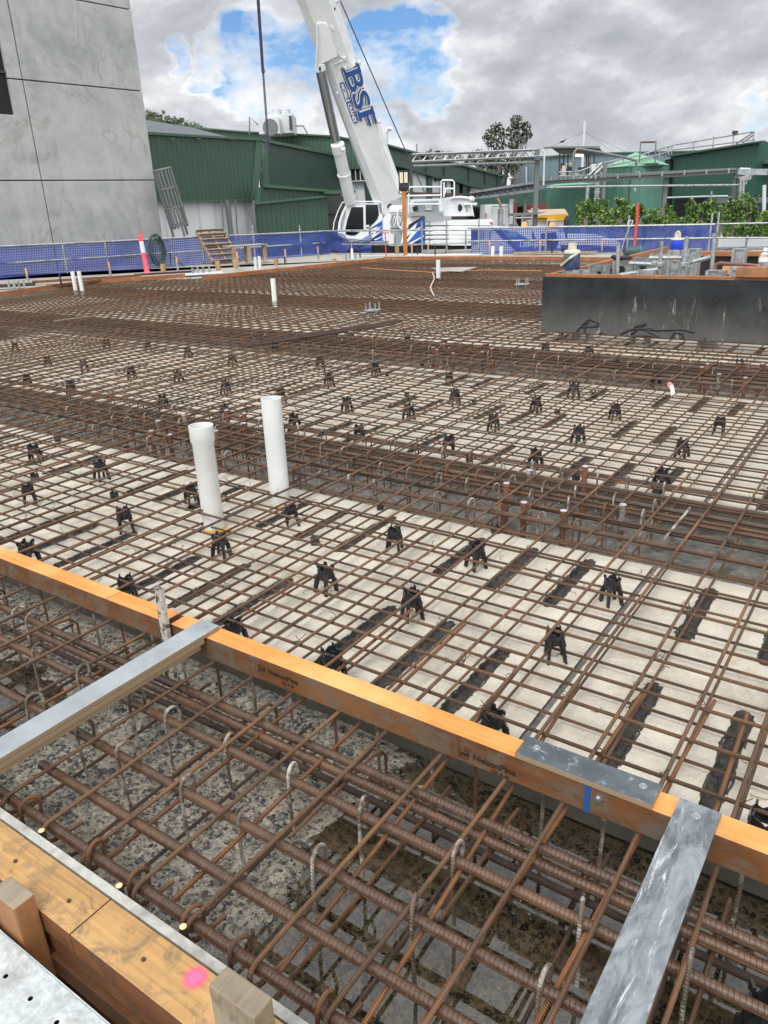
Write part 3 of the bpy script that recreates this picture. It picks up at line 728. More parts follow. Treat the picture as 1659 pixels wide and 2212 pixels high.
# galvanised strap at right
t = NT('scuffed_zinc_strap'); v = t.coord(scale=(1, .35, 1)); c = t.mix(t.ramp(t.noise(v, 16, 7, .75, 1.0), [(.38, 0.), (.62, 1.)]), H('565b60'), H('8a9095')); c = t.mix(t.ramp(t.noise(t.coord(scale=(1, .15, 1)), 30, 6, .8, .8), [(.58, 0.), (.68, 1.)]), c, H('c3c8ca')); t.col(c); t.set(rough=.42, metal=.25); t.bump(t.noise(v, 20, 5), .5, .006); M['zincstrap'] = t.m
zs = thing('metal_strap', 'scuffed grey metal-faced strap screwed to the orange beam at right, crossing the near trench', 'strap', (-.2435, 0, LZ))
m = MB(); ny = 60; w = .0515; T = .010
for j in range(ny+1):
    y = .5+(1.697-.5)*j/ny
    for i, (x, z) in enumerate(((-w, 0), (-w, T), (-w*.25, T), (-w*.08, T+.006*(1 if y < 1.55 else 0)*(0.6+.4*noise.noise(Vector((y*6, 0, 0))))), (w*.08, T), (w, T), (w, 0))): m.v.append(Vector((x+.002*noise.noise(Vector((y*9, i, 0))), y, z+.0012)))
for j in range(ny):
    for i in range(6): o_ = j*7+i; m.f.append((o_, o_+1, o_+8, o_+7))
    m.f.append((j*7+6, j*7, j*7+7, j*7+13))
m.f += [tuple(range(7)), tuple(range(ny*7+6, ny*7-1, -1))]
m.build('zinc_face', M['zincstrap'], zs); screw(zs, (0, 1.65, T+.001), s=1.3)
# grey stake
pt = hy(366, 1236, BY0-.03); pb = hz(412, 1490, ZF+.005); pb.y = min(pb.y, BY0-.05)
sk = NT('flaking_white_ply'); v = sk.coord(); sk.col(sk.mix(sk.ramp(sk.noise(v, 34, 6, .7, .5), [(.53, 0.), (.57, 1.)]), H('a9a49b'), H('4c4640'))); sk.set(rough=.8); 
top = Vector((xj2+.013, BY0-.012, .27)); bot = Vector((xj2+.050, BY0-.045, ZF))
o = MB().beam(bot, top, .038, .017, up=(0, 1, 0)).build('timber_stake', sk.m); tag(o, 'white-flaked plywood stake leaning against the front of the orange beam', 'stake')
# ---- near edge form
fx0, fx1 = -3.4, .6
pl = MB().box((fx0, .722, -.3), (fx1, .7445, .048)).build('form_ply', M['greyply2'] if 'greyply2' in M else mottled('pale_form_ply', H('a9a9a2'), H('8c8b85'), 22, .7, .3, 60, c3=H('6f6b63'), s3=8))
tag(pl, 'pale grey plywood edge board lining the near trench', 'form board')
xt = hz(*FF(410, 655), .05).x
for (a, b, lab) in ((fx0, xt-.0012, 'honey coloured timber rail of the near form, left length with the dark nail'), (xt+.0012, fx1, 'honey coloured timber rail of the near form, right length with the pink paint spot')):
    r = thing('form_rail', lab, 'timber rail', (a, .6, -.02)); L = b-a
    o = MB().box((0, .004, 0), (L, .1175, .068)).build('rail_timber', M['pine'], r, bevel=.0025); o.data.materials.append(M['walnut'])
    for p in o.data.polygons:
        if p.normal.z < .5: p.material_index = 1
p = hz(*FF(850, 940), .049)
pk = NT('pink_spray_paint'); tc = pk.n('ShaderNodeTexCoord'); vl = pk.n('ShaderNodeVectorMath', operation='LENGTH'); pk.l(tc.outputs['Object'], vl.inputs[0])
nz = pk.noise(tc.outputs['Object'], 90, 3, .7); dd = pk.math('ADD', vl.outputs['Value'], pk.math('MULTIPLY', nz, .014)); al = pk.ramp(pk.math('MULTIPLY', dd, 20.0), [(.35, .95), (.78, 0.)])
pk.col(H('f2608a')); pk.set(rough=.6, alpha=al)
ps = MB(); n = 28; ps.v = [Vector((.037*math.cos(2*math.pi*k/n), .037*math.sin(2*math.pi*k/n), 0)) for k in range(n)]; ps.f = [tuple(range(n))]
rr = [c for c in COL.objects if c.name.startswith('form_rail')][-1]
o = ps.build('pink_paint_spot', pk.m, rr, fix=False); o.location = (p.x-xt-.0012, p.y-.6, .0695)
for (x, y) in ((625, 860), (300, 605), (67, 432)):
    q = hz(*FF(x, y), .05); par = rr if q.x > xt else [c for c in COL.objects if c.name.startswith('form_rail') and c is not rr][-1]
    m = MB(); m.cyl((q.x-par.location.x, q.y-.6, .0685), .005, .004, 7); m.build('nail_head', M['bundle'], par)
for i, (z0, z1, y0, y1, lab) in enumerate(((-.088, -.023, .612, .72, 'second brown timber under the near form rail'), (-.16, -.098, .60, .69, 'third brown timber down under the near form rail'), (-.36, -.29, .53, .70, 'lowest brown timber ledge in the dark gap beside the metal plank'))):
    tag(MB().box((fx0, y0, z0), (fx1, y1, z1)).build('waler_timber', M['walnut'], bevel=.003), lab, 'timber rail')
tag(MB().box((fx0, .46, -.55), (fx1, .722, -.54)).build('form_base_board', M['walnut']), 'dark board at the bottom of the gap beside the metal plank', 'board')
st_ = MB(); random.seed(9)
for i in range(9): q = hz(*FF(460+i*12+random.uniform(-8, 8), 990+i*12+random.uniform(-10, 14)), -.29); st_.ball((q.x, q.y, -.286), random.uniform(.006, .011), 7, 5, (1, 1.2, .6), .2)
tag(st_.build('loose_stones', simple('grey_stones', H('6f7878'), .8), smooth=True), 'few pale stones lying on the timber ledge in the gap', 'stones', kind='stuff')
M['greyside'] = wood('grey_post_side', H('8a7b62'), H('6a5c48'), H('9a8b72'), 'Z', dirt=H('5a5040'))
def post(x0, x1, y0, y1, z0, z1, lab, mt='postside'):
    o = MB().box((x0, y0, z0), (x1, y1, z1)).build('timber_post', M[mt], bevel=.004); o.data.materials.append(M['greywood'])
    for p in o.data.polygons:
        if p.normal.z > .5: p.material_index = 1
    return tag(o, lab, 'timber post')
post(-1.578, -1.478, .548, .601, -.5, .108, 'square brown post with grey end grain at the left edge beside the metal plank')
q1 = hz(*FF(1000, 885), .3); q2 = hz(*FF(1205, 1000), .3); q3 = hz(*FF(930, 985), .3)
post(q1.x-.005, q2.x, q3.y-.002, q1.y-.002, -.3, .3, 'weathered grey post top standing up at the bottom edge of view', 'greyside')

# bright cut bar ends beside the form
M['cut'] = simple('fresh_cut_wood_end', H('e3c48f'), .6)
for (x, y, lab) in ((180, 300, 'left'), (518, 540, 'middle'), (797, 718, 'right')):
    q = hz(*FF(x, y), .02); t = thing('cut_stub', 'slim stub with a bright cut end beside the near form, %s one of three' % lab, 'stub', (q.x, q.y, -.06))
    MB().tube([(0, 0, -.12), (0, 0, .08)], .0095, 10).build('stub', M['bundle'], t, smooth=True); MB().cyl((0, 0, .08), .0088, .0015, 10).build('cut_end', M['cut'], t)
# ---- perforated scaffold plank
pz = .0; pk_ = thing('scaffold_plank', 'perforated galvanised scaffold plank in the bottom left corner', 'scaffold plank', (-1.6, .42, pz))
bm = bmesh.new(); es = []
def lp(pts):
    vs = [bm.verts.new((x, y, 0)) for x, y in pts]; return [bm.edges.new((vs[i], vs[(i+1) % len(vs)])) for i in range(len(vs))]
es += lp([(-1.6, -.12), (1.6, -.12), (1.6, .115), (-1.6, .115)])
for i in range(32):
    for j, y in enumerate((.058, -.03)):
        cx_ = -1.55+i*.0965+(.03 if j else .0)-.0215; es += lp([(cx_+.0058*math.cos(a*math.pi/5), y+.0058*math.sin(a*math.pi/5)) for a in range(10)])
bmesh.ops.triangle_fill(bm, use_beauty=True, edges=es)
for f in bm.faces:
    f.normal_update()
    if f.normal.z < 0: f.normal_flip()
me = bpy.data.meshes.new('deck_sheet'); bm.to_mesh(me); bm.free(); me.materials.append(M['galvplank']); link(me, 'deck_sheet', pk_)
MB().box((-1.6, .1155, -.05), (1.6, .1180, .0035)).build('edge_lip', M['galvplank'], pk_)
MB().box((-1.6, -.12, -.09), (1.6, .10, -.085)).build('under_sheet', M['bundle'], pk_)
# ================================================================ deck, edge boards, rails and netting
DZ = .05
def dk(x, y, z=DZ): return hz(x, y, z)
M['whitetarp'] = simple('weathered_white_sheet', H('c9cbd0'), .6, 0, .05, 2)
# deck surface beyond the pour : polygon with thickness
bl = [Vector((x, y, 0)) for x, y in BND]
deck = MB()
top = [Vector((-40, 2, 0)), Vector((-19.2, 2, 0))]+[Vector((x, y, 0)) for x, y in BND]+[Vector((-14.1, 20.55, 0)), Vector((-9.1, 21.2, 0)), Vector((-6.6, 21.4, 0)), Vector((3.5, 21.6, 0)), Vector((6, 26, 0)), Vector((-8.3, 23.6, 0)), Vector((-12.6, 23.1, 0)), Vector((-18.3, 23.2, 0)), Vector((-25.0, 12.9, 0)), Vector((-42, -9, 0))]
deck.prism([p+Vector((0, 0, -.22)) for p in top], (0, 0, .22+DZ-.055))
tag(deck.build('site_deck', M['deck']), kind='structure')
# orange edge boards standing round the pour
def edge_board(p, q, lab, h=.11, z=DZ-.065, w=.06):
    p = Vector((p.x, p.y, z+h/2)); q = Vector((q.x, q.y, z+h/2)); d = q-p; t = thing('edge_board', lab, 'timber edge board', p, math.atan2(d.y, d.x))
    MB().box((0, -w/2, -h/2), (d.length, w/2, h/2)).build('board', M['farlvl'], t, bevel=.004); return t
segs = [((-26, 612+40, None), None)]
pts = [dk(-120, 650), dk(0, 635), dk(160, 613)]
edge_board(pts[0], pts[1], 'orange edge board of the pour running out of view at far left')
edge_board(pts[1], pts[2], 'orange edge board at far left below the bolts, in front of the netting')
edge_board(dk(165, 611), dk(400, 595), 'orange edge board above the grey concrete step at left')
edge_board(dk(437, 600), dk(600, 583), 'orange edge board in front of the pallet and table')
edge_board(dk(602, 583), dk(829, 560), 'orange edge board running up to the far corner of the pour')
edge_board(dk(829, 558), dk(1010, 557), 'orange far edge board right of the corner, below the counterweights')
edge_board(dk(1012, 557), dk(1180, 558), 'orange far edge board below the right-hand netting')
edge_board(dk(1182, 558), dk(1330, 560), 'orange far edge board passing behind the dark box')
# grey step under the left board
a, b = dk(200, 613), dk(410, 598); tag(MB().prism([Vector((a.x, a.y, -.27)), Vector((b.x, b.y, -.27)), Vector((b.x-.3, b.y+.1, -.27)), Vector((a.x-.3, a.y+.1, -.27))], (0, 0, .25)).build('concrete_step', M['floor2']), 'rough grey concrete face under the left orange edge board', 'concrete step')
M['postpeg'] = simple('orange_tipped_peg', H('e59a63'), .7); M['pegdark'] = simple('dark_peg', H('25242a'), .6)
def peg(px, py, h, kind, lab, grp):
    p = dk(px, py); t = thing('peg', lab, 'peg', (p.x, p.y, DZ), random.random(), grp)
    if kind == 'tip':
        MB().cyl((0, 0, 0), .028, h*.62, 8).build('socket', M['galv'], t); MB().cyl((0, 0, h*.62), .022, h*.38, 8).build('tip', M['postpeg'], t)
    elif kind == 'dark': MB().cyl((0, 0, 0), .022, h, 8).build('rod', M['pegdark'], t)
    else: MB().box((-.06, -.035, 0), (.06, .035, h)).build('stub', M['stud'], t, bevel=.004)
for (x, y, h) in ((63, 618, .42), (240, 600, .40), (385, 588, .40), (515, 577, .42), (688, 561, .38), (890, 552, .3), (1068, 0, 0), (925, 548, .36), (1057, 547, .36), (1166, 546, .36), (1300, 544, .3), (618, 569, .4)):
    if y: peg(x, y, h, 'tip', 'slim metal socket with a pale orange tip standing on the deck edge', 'orange-tipped sockets round the pour')
for (x, y, h) in ((134, 622, .32), (471, 585, .26), (616, 572, .22), (778, 556, .28), (902, 552, .25), (940, 552, .28), (1083, 549, .26), (1192, 547, .26), (560, 578, .2)):
    peg(x, y, h, 'dark', 'thin dark rod standing on the deck edge', 'dark rods round the pour')
for (x, y, h) in ((354, 592, .26), (472, 585, .26), (510, 580, .22), (597, 574, .2), (858, 549, .24), (722, 566, .1), (560, 572, .1)):
    peg(x, y, h, 'stub', 'short timber stub standing on the deck edge', 'timber stubs round the pour')
for (x, y) in ((20, 622), (32, 622), (42, 621), (53, 620), (417, 592), (428, 591), (440, 590), (453, 589), (748, 560), (757, 559), (768, 558)):
    p = dk(x, y); tag(MB().cyl((0, 0, 0), .03, .17, 8).build('deck_bolt', M['galv'], smooth=True), 'short upright galvanised bolt in a row on the deck edge', 'bolt', 'upright bolts on the deck edge').location = (p.x, p.y, DZ-.01)
# timbers and sheets lying about on the deck
def lying(a, b, w, h, mat, name, lab, cat, z=DZ):
    A = dk(*a, z); B = dk(*b, z); tag(MB().beam(A+Vector((0, 0, h/2)), B+Vector((0, 0, h/2)), w, h).build(name, M[mat]), lab, cat)
lying((70, 612), (305, 598), .12, .06, 'walnut', 'loose_timber', 'dark brown timber lying along the netting at left', 'timber')
lying((-20, 622), (75, 617), .2, .07, 'bundle', 'loose_timber', 'dark timber lying at the left edge of the deck', 'timber')
lying((105, 620), (245, 604), .15, .05, 'walnut', 'loose_timber', 'brown board with a blue end lying on the left deck', 'timber')
lying((290, 596), (420, 588), .14, .05, 'bundle', 'loose_timber', 'dark length of timber at the foot of the orange bollard', 'timber')
lying((300, 600), (480, 588), .5, .01, 'whitetarp', 'pale_sheet', 'thin pale sheet lying on the deck below the coiled hose', 'sheet')
lying((1110, 547), (1290, 545), .25, .03, 'pine', 'loose_timber', 'pale plank lying along the right-hand netting', 'timber')
lying((880, 552), (1040, 550), .35, .02, 'whitetarp', 'pale_sheet', 'pale sheet lying on the deck below the counterweights', 'sheet')
lying((1145, 541), (1275, 540.5), .08, .05, 'orangebar', 'orange_pipe', 'orange pipe lying at the foot of the right-hand netting', 'pipe')
# ---- handrails and netting
def bluemesh():
    t = NT('blue_safety_netting'); c = t.n('ShaderNodeTexCoord'); sp = t.n('ShaderNodeSeparateXYZ'); t.l(c.outputs['UV'], sp.inputs[0])
    def grid(o, f, w):
        a = t.math('FRACT', t.math('MULTIPLY', o, f)); return t.math('LESS_THAN', a, w)
    g = t.math('MAXIMUM', grid(sp.outputs[0], 15.0, .36), grid(sp.outputs[1], 15.0, .36))
    fine = t.math('ADD', .5, t.math('MULTIPLY', g, .4))
    n = t.noise(c.outputs['UV'], 3, 4, .6)
    t.col(t.mix(n, H('24367c'), H('354c9a'))); t.set(rough=.55, alpha=fine)
    t.b.inputs['Subsurface Weight'].default_value = 0
    return t.m
M['net'] = bluemesh()
def net(pb, pt, name, lab, fold=.03, seed=0, rows=12, zfun=None):
    """pb / pt : matching lists of world points for the bottom and the top edge"""
    m = MB(); uv = []; NS = 10; cols = []
    for i in range(len(pb)-1):
        for k in range(NS if i < len(pb)-2 else NS+1): t = k/NS; cols.append((pb[i].lerp(pb[i+1], t), pt[i].lerp(pt[i+1], t)))
    s = 0; U = []; prev = None
    for c in cols:
        if prev is not None: s += (c[1]-prev).length
        prev = c[1]; U.append(s)
    for j in range(rows+1):
        for i, (b, tp) in enumerate(cols):
            p = b.lerp(tp, j/rows); nrm = (cols[min(i+1, len(cols)-1)][0]-cols[max(i-1, 0)][0]).normalized().cross(Vector((0, 0, 1)))
            q = fold*(noise.noise(Vector((U[i]*1.3, j*.25, seed)))*1.6 + .6*math.sin(U[i]*2.1+seed))*(1-.5*j/rows)
            m.v.append(p+nrm*q); uv.append((U[i], (tp-b).length*j/rows))
    n = len(cols)
    for j in range(rows):
        for i in range(n-1): o = j*n+i; m.f.append((o, o+1, o+n+1, o+n))
    o = m.build(name, M['net'], smooth=True, fix=False); ul = o.data.uv_layers.new(name='UVMap')
    for lp_ in o.data.loops: ul.data[lp_.index].uv = uv[lp_.vertex_index]
    return tag(o, lab, 'safety netting')
def rail(pts, r, lab, name='rail_tube', mat='galv', cat='handrail'):
    return tag(MB().tube(pts, r, 8).build(name, M[mat], smooth=True), lab, cat)
DL0, DL1 = 25.5, 28.4; DRx = 25.6
def lf(px, py):                                   # plane of the left-hand fence
    b0 = dk(0, 601); b1 = dk(700, 547); d = (b1-b0).normalized(); nrm = Vector((d.y, -d.x, 0)); r = ray(px, py); return CAM+r*((b0-CAM).dot(nrm)/r.dot(nrm))
def rf(px, py):
    b0 = dk(1017, 546); b1 = dk(1545, 541); d = (b1-b0).normalized(); nrm = Vector((d.y, -d.x, 0)); r = ray(px, py); return CAM+r*((b0-CAM).dot(nrm)/r.dot(nrm))
tb = [(-60, 606, 538), (0, 601, 533), (110, 592, 527), (210, 586, 524), (300, 582, 520), (370, 577, 516)]
net([lf(x, b) for x, b, t in tb], [lf(x, t) for x, b, t in tb], 'safety_netting', 'blue safety netting hung along the rail below the concrete building', seed=1)
tb = [(368, 577, 516), (410, 573, 514), (480, 568, 510), (550, 562, 508), (640, 555, 504), (697, 549, 501)]
net([lf(x, b) for x, b, t in tb], [lf(x, t) for x, b, t in tb], 'safety_netting', 'blue safety netting behind the pallet and the timber table', seed=4)
# torn, drooping piece in front of the crane cab
tb = [(690, 550, 500), (712, 553, 497), (722, 540, 500), (745, 549, 506), (755, 536, 523), (775, 546, 520), (797, 545, 506), (800, 545, 503)]
net([lf(x, b) for x, b, t in tb], [lf(x, t)+Vector((0, 0, 0)) for x, b, t in tb], 'torn_netting', 'torn drooping end of blue netting in front of the crane cab', fold=.10, seed=9)
tb = [(1018, 549, 493), (1090, 548, 492.5), (1172, 547, 491), (1260, 546, 490), (1340, 545, 489), (1440, 543, 487.5), (1520, 541, 485.5), (1547, 540, 486)]
net([rf(x, b) for x, b, t in tb], [rf(x, t) for x, b, t in tb], 'safety_netting', 'blue safety netting along the right-hand rail in front of the crane carrier', seed=6, fold=.02)
rail([lf(-60, 537), lf(0, 532), lf(210, 523), lf(375, 514), lf(560, 506), lf(700, 499.5)], .027, 'top scaffold rail carrying the left-hand blue netting')
rail([lf(-60, 573), lf(210, 556), lf(700, 524)], .024, 'middle scaffold rail behind the left-hand blue netting')
rail([lf(700, 499), at(830, 498, 26.6), at(912, 497, 26.2), at(1018, 497, 25.7)], .027, 'bare top scaffold rail in front of the crane body')
rail([lf(738, 528), at(912, 528, 26.2), at(1018, 524, 25.7)], .024, 'bare middle scaffold rail in front of the crane body')
rail([rf(1010, 493), rf(1172, 490.5), rf(1350, 488), rf(1545, 484.5)], .027, 'top scaffold rail carrying the right-hand blue netting')
rail([rf(1010, 521), rf(1300, 517.5), rf(1540, 514)], .024, 'middle scaffold rail behind the right-hand blue netting')
rail([at(1548, 484, 25.0), at(1700, 481, 24.0)], .027, 'top scaffold rail at the right edge above the white boards')
rail([at(1548, 514, 25.0), at(1700, 513.5, 24.0)], .027, 'lower scaffold rail at the right edge above the white boards')
def rpost(fn, x, yb, yt, lab, r=.027): 
    b = fn(x, yb); e = fn(x, yt); b.z = min(b.z, DZ); e = Vector((b.x, b.y, e.z)); return rail([b, e], r, lab, 'rail_post', cat='rail post')
for (x, yb, yt) in ((146, 590, 498), (375, 574, 515), (236, 585, 492), (442, 572, 487), (552, 563, 486), (652, 556, 486)): rpost(lf, x, yb, yt, 'scaffold post standing behind the left-hand netting, level with image x %d' % 0 if 0 else 'grey scaffold post sticking up behind the left-hand netting').update({}) if 0 else tag(rpost(lf, x, yb, yt, None), 'grey scaffold post sticking up behind the left-hand netting', 'rail post', 'posts of the left-hand netting')
for i, (x, yb, yt) in enumerate(((912, 546, 478), (965, 546, 476))): tag(rpost(lambda a, b: at(a, b, 26.1), x, yb, yt, None), ['thin scaffold post right of the timber lamp post', 'thin scaffold post in front of the counterweights'][i], 'rail post')
for (x, yb, yt) in ((1006, 546, 496), (1034, 546, 472), (1178, 545, 484), (1354, 543, 466), (1530, 541, 460), (1544, 541, 458)): tag(rpost(rf, x, yb, yt, None), 'grey scaffold post sticking up behind the right-hand netting', 'rail post', 'posts of the right-hand netting')
tag(rpost(lambda a, b: at(a, b, 24.6), 1611, 540, 508, None), 'scaffold post between the two white boards at the right edge', 'rail post')
# kerb blocks, white boards
def blk(name, a, b, D, D2, th, mat, lab, cat):
    (x0, y0), (x1, y1) = a, b; P0 = at(x0, y1, D); P1 = at(x1, y1, D2); d = P1-P0; h = (at(x0, y0, D)-P0).z; t = thing(name, lab, cat, P0, math.atan2(d.y, d.x))
    MB().box((0, 0, 0), (Vector((d.x, d.y, 0)).length, th, h)).build(name+'_body', M[mat], t, bevel=.008); return t
for i, (x0, x1) in enumerate(((911, 962), (963.5, 1019))): blk('concrete_block', (x0, 541), (x1, 549), 26.5, 26.4, .3, 'deck', ['left of two grey concrete kerb blocks below the counterweights', 'right of two grey concrete kerb blocks below the counterweights'][i], 'concrete block')
for i, (x0, x1) in enumerate(((1550, 1609), (1613, 1700))): blk('white_board', (x0, 516.5), (x1, 533), 25.3-i*.5, 24.9-i*.5, .03, 'whitetarp', ['left white board hung under the rail at the right edge', 'right white board hung under the rail at the right edge'][i], 'board')
for i, (x0, x1) in enumerate(((1548, 1609), (1612, 1700))): blk('toe_board', (x0, 533.5), (x1, 540), 25.2-i*.4, 24.8-i*.4, .05, 'galv', ['left metal toe board under the white boards', 'right metal toe board under the white boards'][i], 'toe board')
# white rail lying in front of the crane
a, b = at(757, 557, 27.0), at(920, 552, 26.5); tag(MB().beam(a, b, .12, .12).build('white_beam', M['whitetarp']), 'long white steel beam lying behind the far edge board before the crane', 'beam')
# ---- bollard, hose, pallet, table, lattice
M['bollard'] = simple('orange_plastic', H('e8525c'), .5, 0, .08); M['reflect'] = simple('white_reflective_band', H('cfd0d2'), .35)
b = dk(318, 589); b.z = DZ; top = b+Vector((-.10, 0, 1.08))
t = thing('bollard', 'pink-orange plastic bollard with a white band leaning in front of the netting', 'bollard', (b.x, b.y, DZ)); t.rotation_euler = (0, math.radians(-4), 0)
H1 = (top-b).length*.98
MB().lathe([(.1, 0), (.085, .03), (.07, .05), (.062, H1*.5)], 16).build('base_tube', M['bollard'], t, smooth=True)
MB().lathe([(.064, H1*.5), (.062, H1*.78)], 16).build('white_band', M['reflect'], t, smooth=True)
MB().lathe([(.062, H1*.78), (.058, H1*.93), (.03, H1*.95), (.022, H1*.97), (.035, H1*.98), (.035, H1)], 16).build('top_tube', M['bollard'], t, smooth=True)
M['hose'] = simple('dark_green_hose', H('2d4844'), .5, 0, .2); M['hose2'] = simple('teal_hose', H('2f7f6b'), .5)
hc = lf(337, 540); d0 = (lf(400, 540)-lf(300, 540)).normalized(); nrm = Vector((d0.y, -d0.x, 0)); hs = MB(); random.seed(4)
for k in range(6):
    R = .30+.05*random.uniform(-1, 1); P = []
    for i in range(25):
        a = 2*math.pi*i/24; P.append(hc+d0*(R*.72*math.cos(a)+random.uniform(-.015, .015)+k*.02-.05)+Vector((0, 0, R*1.45*math.sin(a)))+nrm*(.06+.02*k))
    hs.tube(P, .016, 6)
hs.tube([hc+d0*.3, hc+d0*.6+Vector((0, 0, -.3)), hc+d0*1.0+Vector((0, 0, -.62)), hc+d0*1.9+Vector((0, 0, -.66))], .016, 6)
tag(hs.build('hose_coil', M['hose'], smooth=True), 'dark coiled hose hanging over the rail beside the bollard', 'hose')
P = [lf(375+i*4.2, 581-6*math.sin(i*.35)-4*max(0, math.sin(i*.9))) + nrm*.3 for i in range(20)]; tag(MB().tube(P, .016, 6).build('teal_hose', M['hose2'], smooth=True), 'teal hose trailing along the deck toward the pallet', 'hose')
# pallet leaning on the rail
pw = (lf(489, 503)-lf(421, 503)).length
b0 = lf(445, 578)+nrm*.55; b0.z = DZ; b1 = lf(502, 571)+nrm*.55; b1.z = DZ; t0 = lf(420, 501)+nrm*.06; t1 = lf(485, 500)+nrm*.06
X = (b1-b0).normalized(); Y = ((t0-b0)-X*0).normalized(); wdt = (b1-b0).length; hgt = (t0-b0).length; N = X.cross(Y).normalized()
if N.dot(nrm) < 0: N = -N
t = thing('pallet', 'weathered timber pallet leaning against the blue netting', 'pallet', b0)
for i, f in enumerate((0, .17, .33, .5, .66, .83, .96)):
    c = Y*(hgt*f+.03); MB().beam(c+N*.1, c+X*wdt+N*.1, .145, .022, up=Y).build('slat', M['palletwood'], t)
for f in (.02, .5, .98): MB().beam(X*wdt*f+N*.045, X*wdt*f+Y*hgt+N*.045, .05, .09, up=N).build('bearer', M['palletwood'], t)
for f in (.04, .5, .93): MB().beam(Y*hgt*f+N*-.01, Y*hgt*f+X*wdt-N*.01, .10, .018, up=Y).build('back_slat', M['palletwood'], t)
# rough timber table
t0 = dk(506, 571); t = thing('timber_table', 'rough low table, a pale sheet on timber stubs, beside the pallet', 'table', t0, math.atan2(d0.y, d0.x)); L = (dk(590, 565)-t0).length*.92
hh = .5
MB().box((-.1, -.05, hh), (L, .55, hh+.03)).build('table_top', M['deck'], t)
for (x, y) in ((0.02, 0), (L*.45, 0), (L*.55, .4), (L*.95, .1)): MB().box((x-.06, y-.04, 0), (x+.06, y+.05, hh-.002)).build('leg', M['palletwood'], t)
# red survey marker, small bottle, curled net knots
M['red'] = simple('red_paint', H('c8452f'), .5)
p = dk(834, 556); t = thing('survey_marker', 'thin red T-shaped marker standing at the far corner of the pour', 'marker', (p.x, p.y, DZ)); hh = (at(834, 503, (p-CAM).dot(FH))-p).z
MB().cyl((0, 0, 0), .018, hh, 6).build('stem', M['red'], t); MB().beam((-.1, -.07, hh), (.1, .07, hh), .03, .03).build('crossbar', M['red'], t)
p = dk(761, 560); t = thing('silicone_tube', 'small pale tube with orange nozzle standing on the deck below the cab', 'tube', (p.x, p.y, DZ)); MB().lathe([(.04, 0), (.04, .28), (.012, .32)], 10).build('tube', M['whitep'], t); MB().lathe([(.012, .32), (.006, .48)], 8).build('nozzle', M['postpeg'], t)
# ---- flood lamp on timber post
p = dk(876, 552); D = (p-CAM).dot(FH); tz = at(873, 408, D).z
t = thing('flood_lamp', 'twin flood lamp on an orange timber post in front of the crane', 'flood lamp', (p.x, p.y, DZ)); yaw = math.atan2(RT.y, RT.x); t.rotation_euler[2] = yaw
MB().box((-.062, -.062, 0), (.062, .062, tz-DZ)).build('timber_post', M['poletimber'], t, bevel=.005)
s = D/FP; Lz = at(873, 445-37, D).z-DZ
hb = MB(); hb.box((-9.8*s, -.10, Lz+0), (10.2*s, .0, Lz+33*s)); hb.prism([Vector((-9.5*s, -.10, Lz)), Vector((9.5*s, -.10, Lz)), Vector((6*s, -.06, Lz-5*s)), Vector((-6*s, -.06, Lz-5*s))], (0, .08, 0)); hb.build('lamp_housing', M['pegdark'], t, bevel=.01)
M['lampglass'] = simple('cream_lamp_panel', H('d9d3b4'), .3)
for i in (-1, 1):
    for j in (0, 1): MB().box(((-7.6 if i < 0 else 1.2)*s+j*3.4*s, -.112, Lz+11*s), ((-7.6 if i < 0 else 1.2)*s+j*3.4*s+2.9*s, -.101, Lz+30*s)).build('lamp_panel', M['lampglass'], t)
MB().tube([(-9*s, -.03, Lz+3*s), (-9.6*s, -.03, Lz-8*s), (-5*s, -.03, Lz-10*s), (5*s, -.03, Lz-10*s), (9.6*s, -.03, Lz-8*s), (9*s, -.03, Lz+3*s)], .018, 6).build('bracket', M['pegdark'], t)

# ================================================================ dark box form at right
t = NT('black_film_form_face'); v = t.coord()
c = t.mix(t.ramp(t.noise(v, 2.6, 6, .6), [(.35, 0.), (.7, 1.)]), H('222426'), H('35383a'))
sx = t.n('ShaderNodeSeparateXYZ'); t.l(v, sx.inputs[0])
low = t.math('MULTIPLY', t.ramp(t.math('ADD', sx.outputs[2], t.math('MULTIPLY', t.noise(t.coord(scale=(1, 1, .4)), 5, 5, .7), .35)), [(.12, 1.), (.6, 0.)]), .38)
c = t.mix(low, c, H('83807a'))
st2 = t.math('MULTIPLY', t.ramp(t.noise(t.coord(scale=(9, 9, 1.7)), .8, 6, .75, .8), [(.60, 0.), (.68, 1.)]), t.ramp(sx.outputs[0], [(.45, 0.), (.62, 1.)]))
c = t.mix(t.math('MULTIPLY', st2, t.ramp(sx.outputs[2], [(.3, 1.), (.5, .0)])), c, H('a8a196'))
c = t.mix(t.ramp(t.noise(v, 120, 2, .5), [(.72, 0.), (.75, 1.)]), c, H('9a9c9a'))
t.col(c); t.set(rough=.85); t.b.inputs['Specular IOR Level'].default_value = .25; t.bump(t.noise(v, 60, 3), .1, .003); M['boxface'] = t.m
xr, yb_ = 2.6, 14.6; BT = .66
bx_ = thing('box_form', 'big dark-faced formwork box with orange timber top edge standing on the mat at right', 'formwork', (BOXX, BOXY, 0))
MB().box((0, 0, -.02), (xr-BOXX, .02, BT)).build('front_panel', M['boxface'], bx_)
MB().box((0, .0205, -.02), (.02, yb_-BOXY, BT)).build('side_panel', M['boxface'], bx_)
M['blackpanel'] = simple('black_form_panel', H('18191b'), .6)
ip = hy(*V5(1160, 285), BOXY+4.13); ix = ip.x-BOXX; iz = ip.z; iz2 = hy(*V5(1400, 251), BOXY+4.13).z
MB().box((ix, 4.2, -.2), (xr-BOXX, 4.22, iz)).build('inner_panel', M['blackpanel'], bx_)
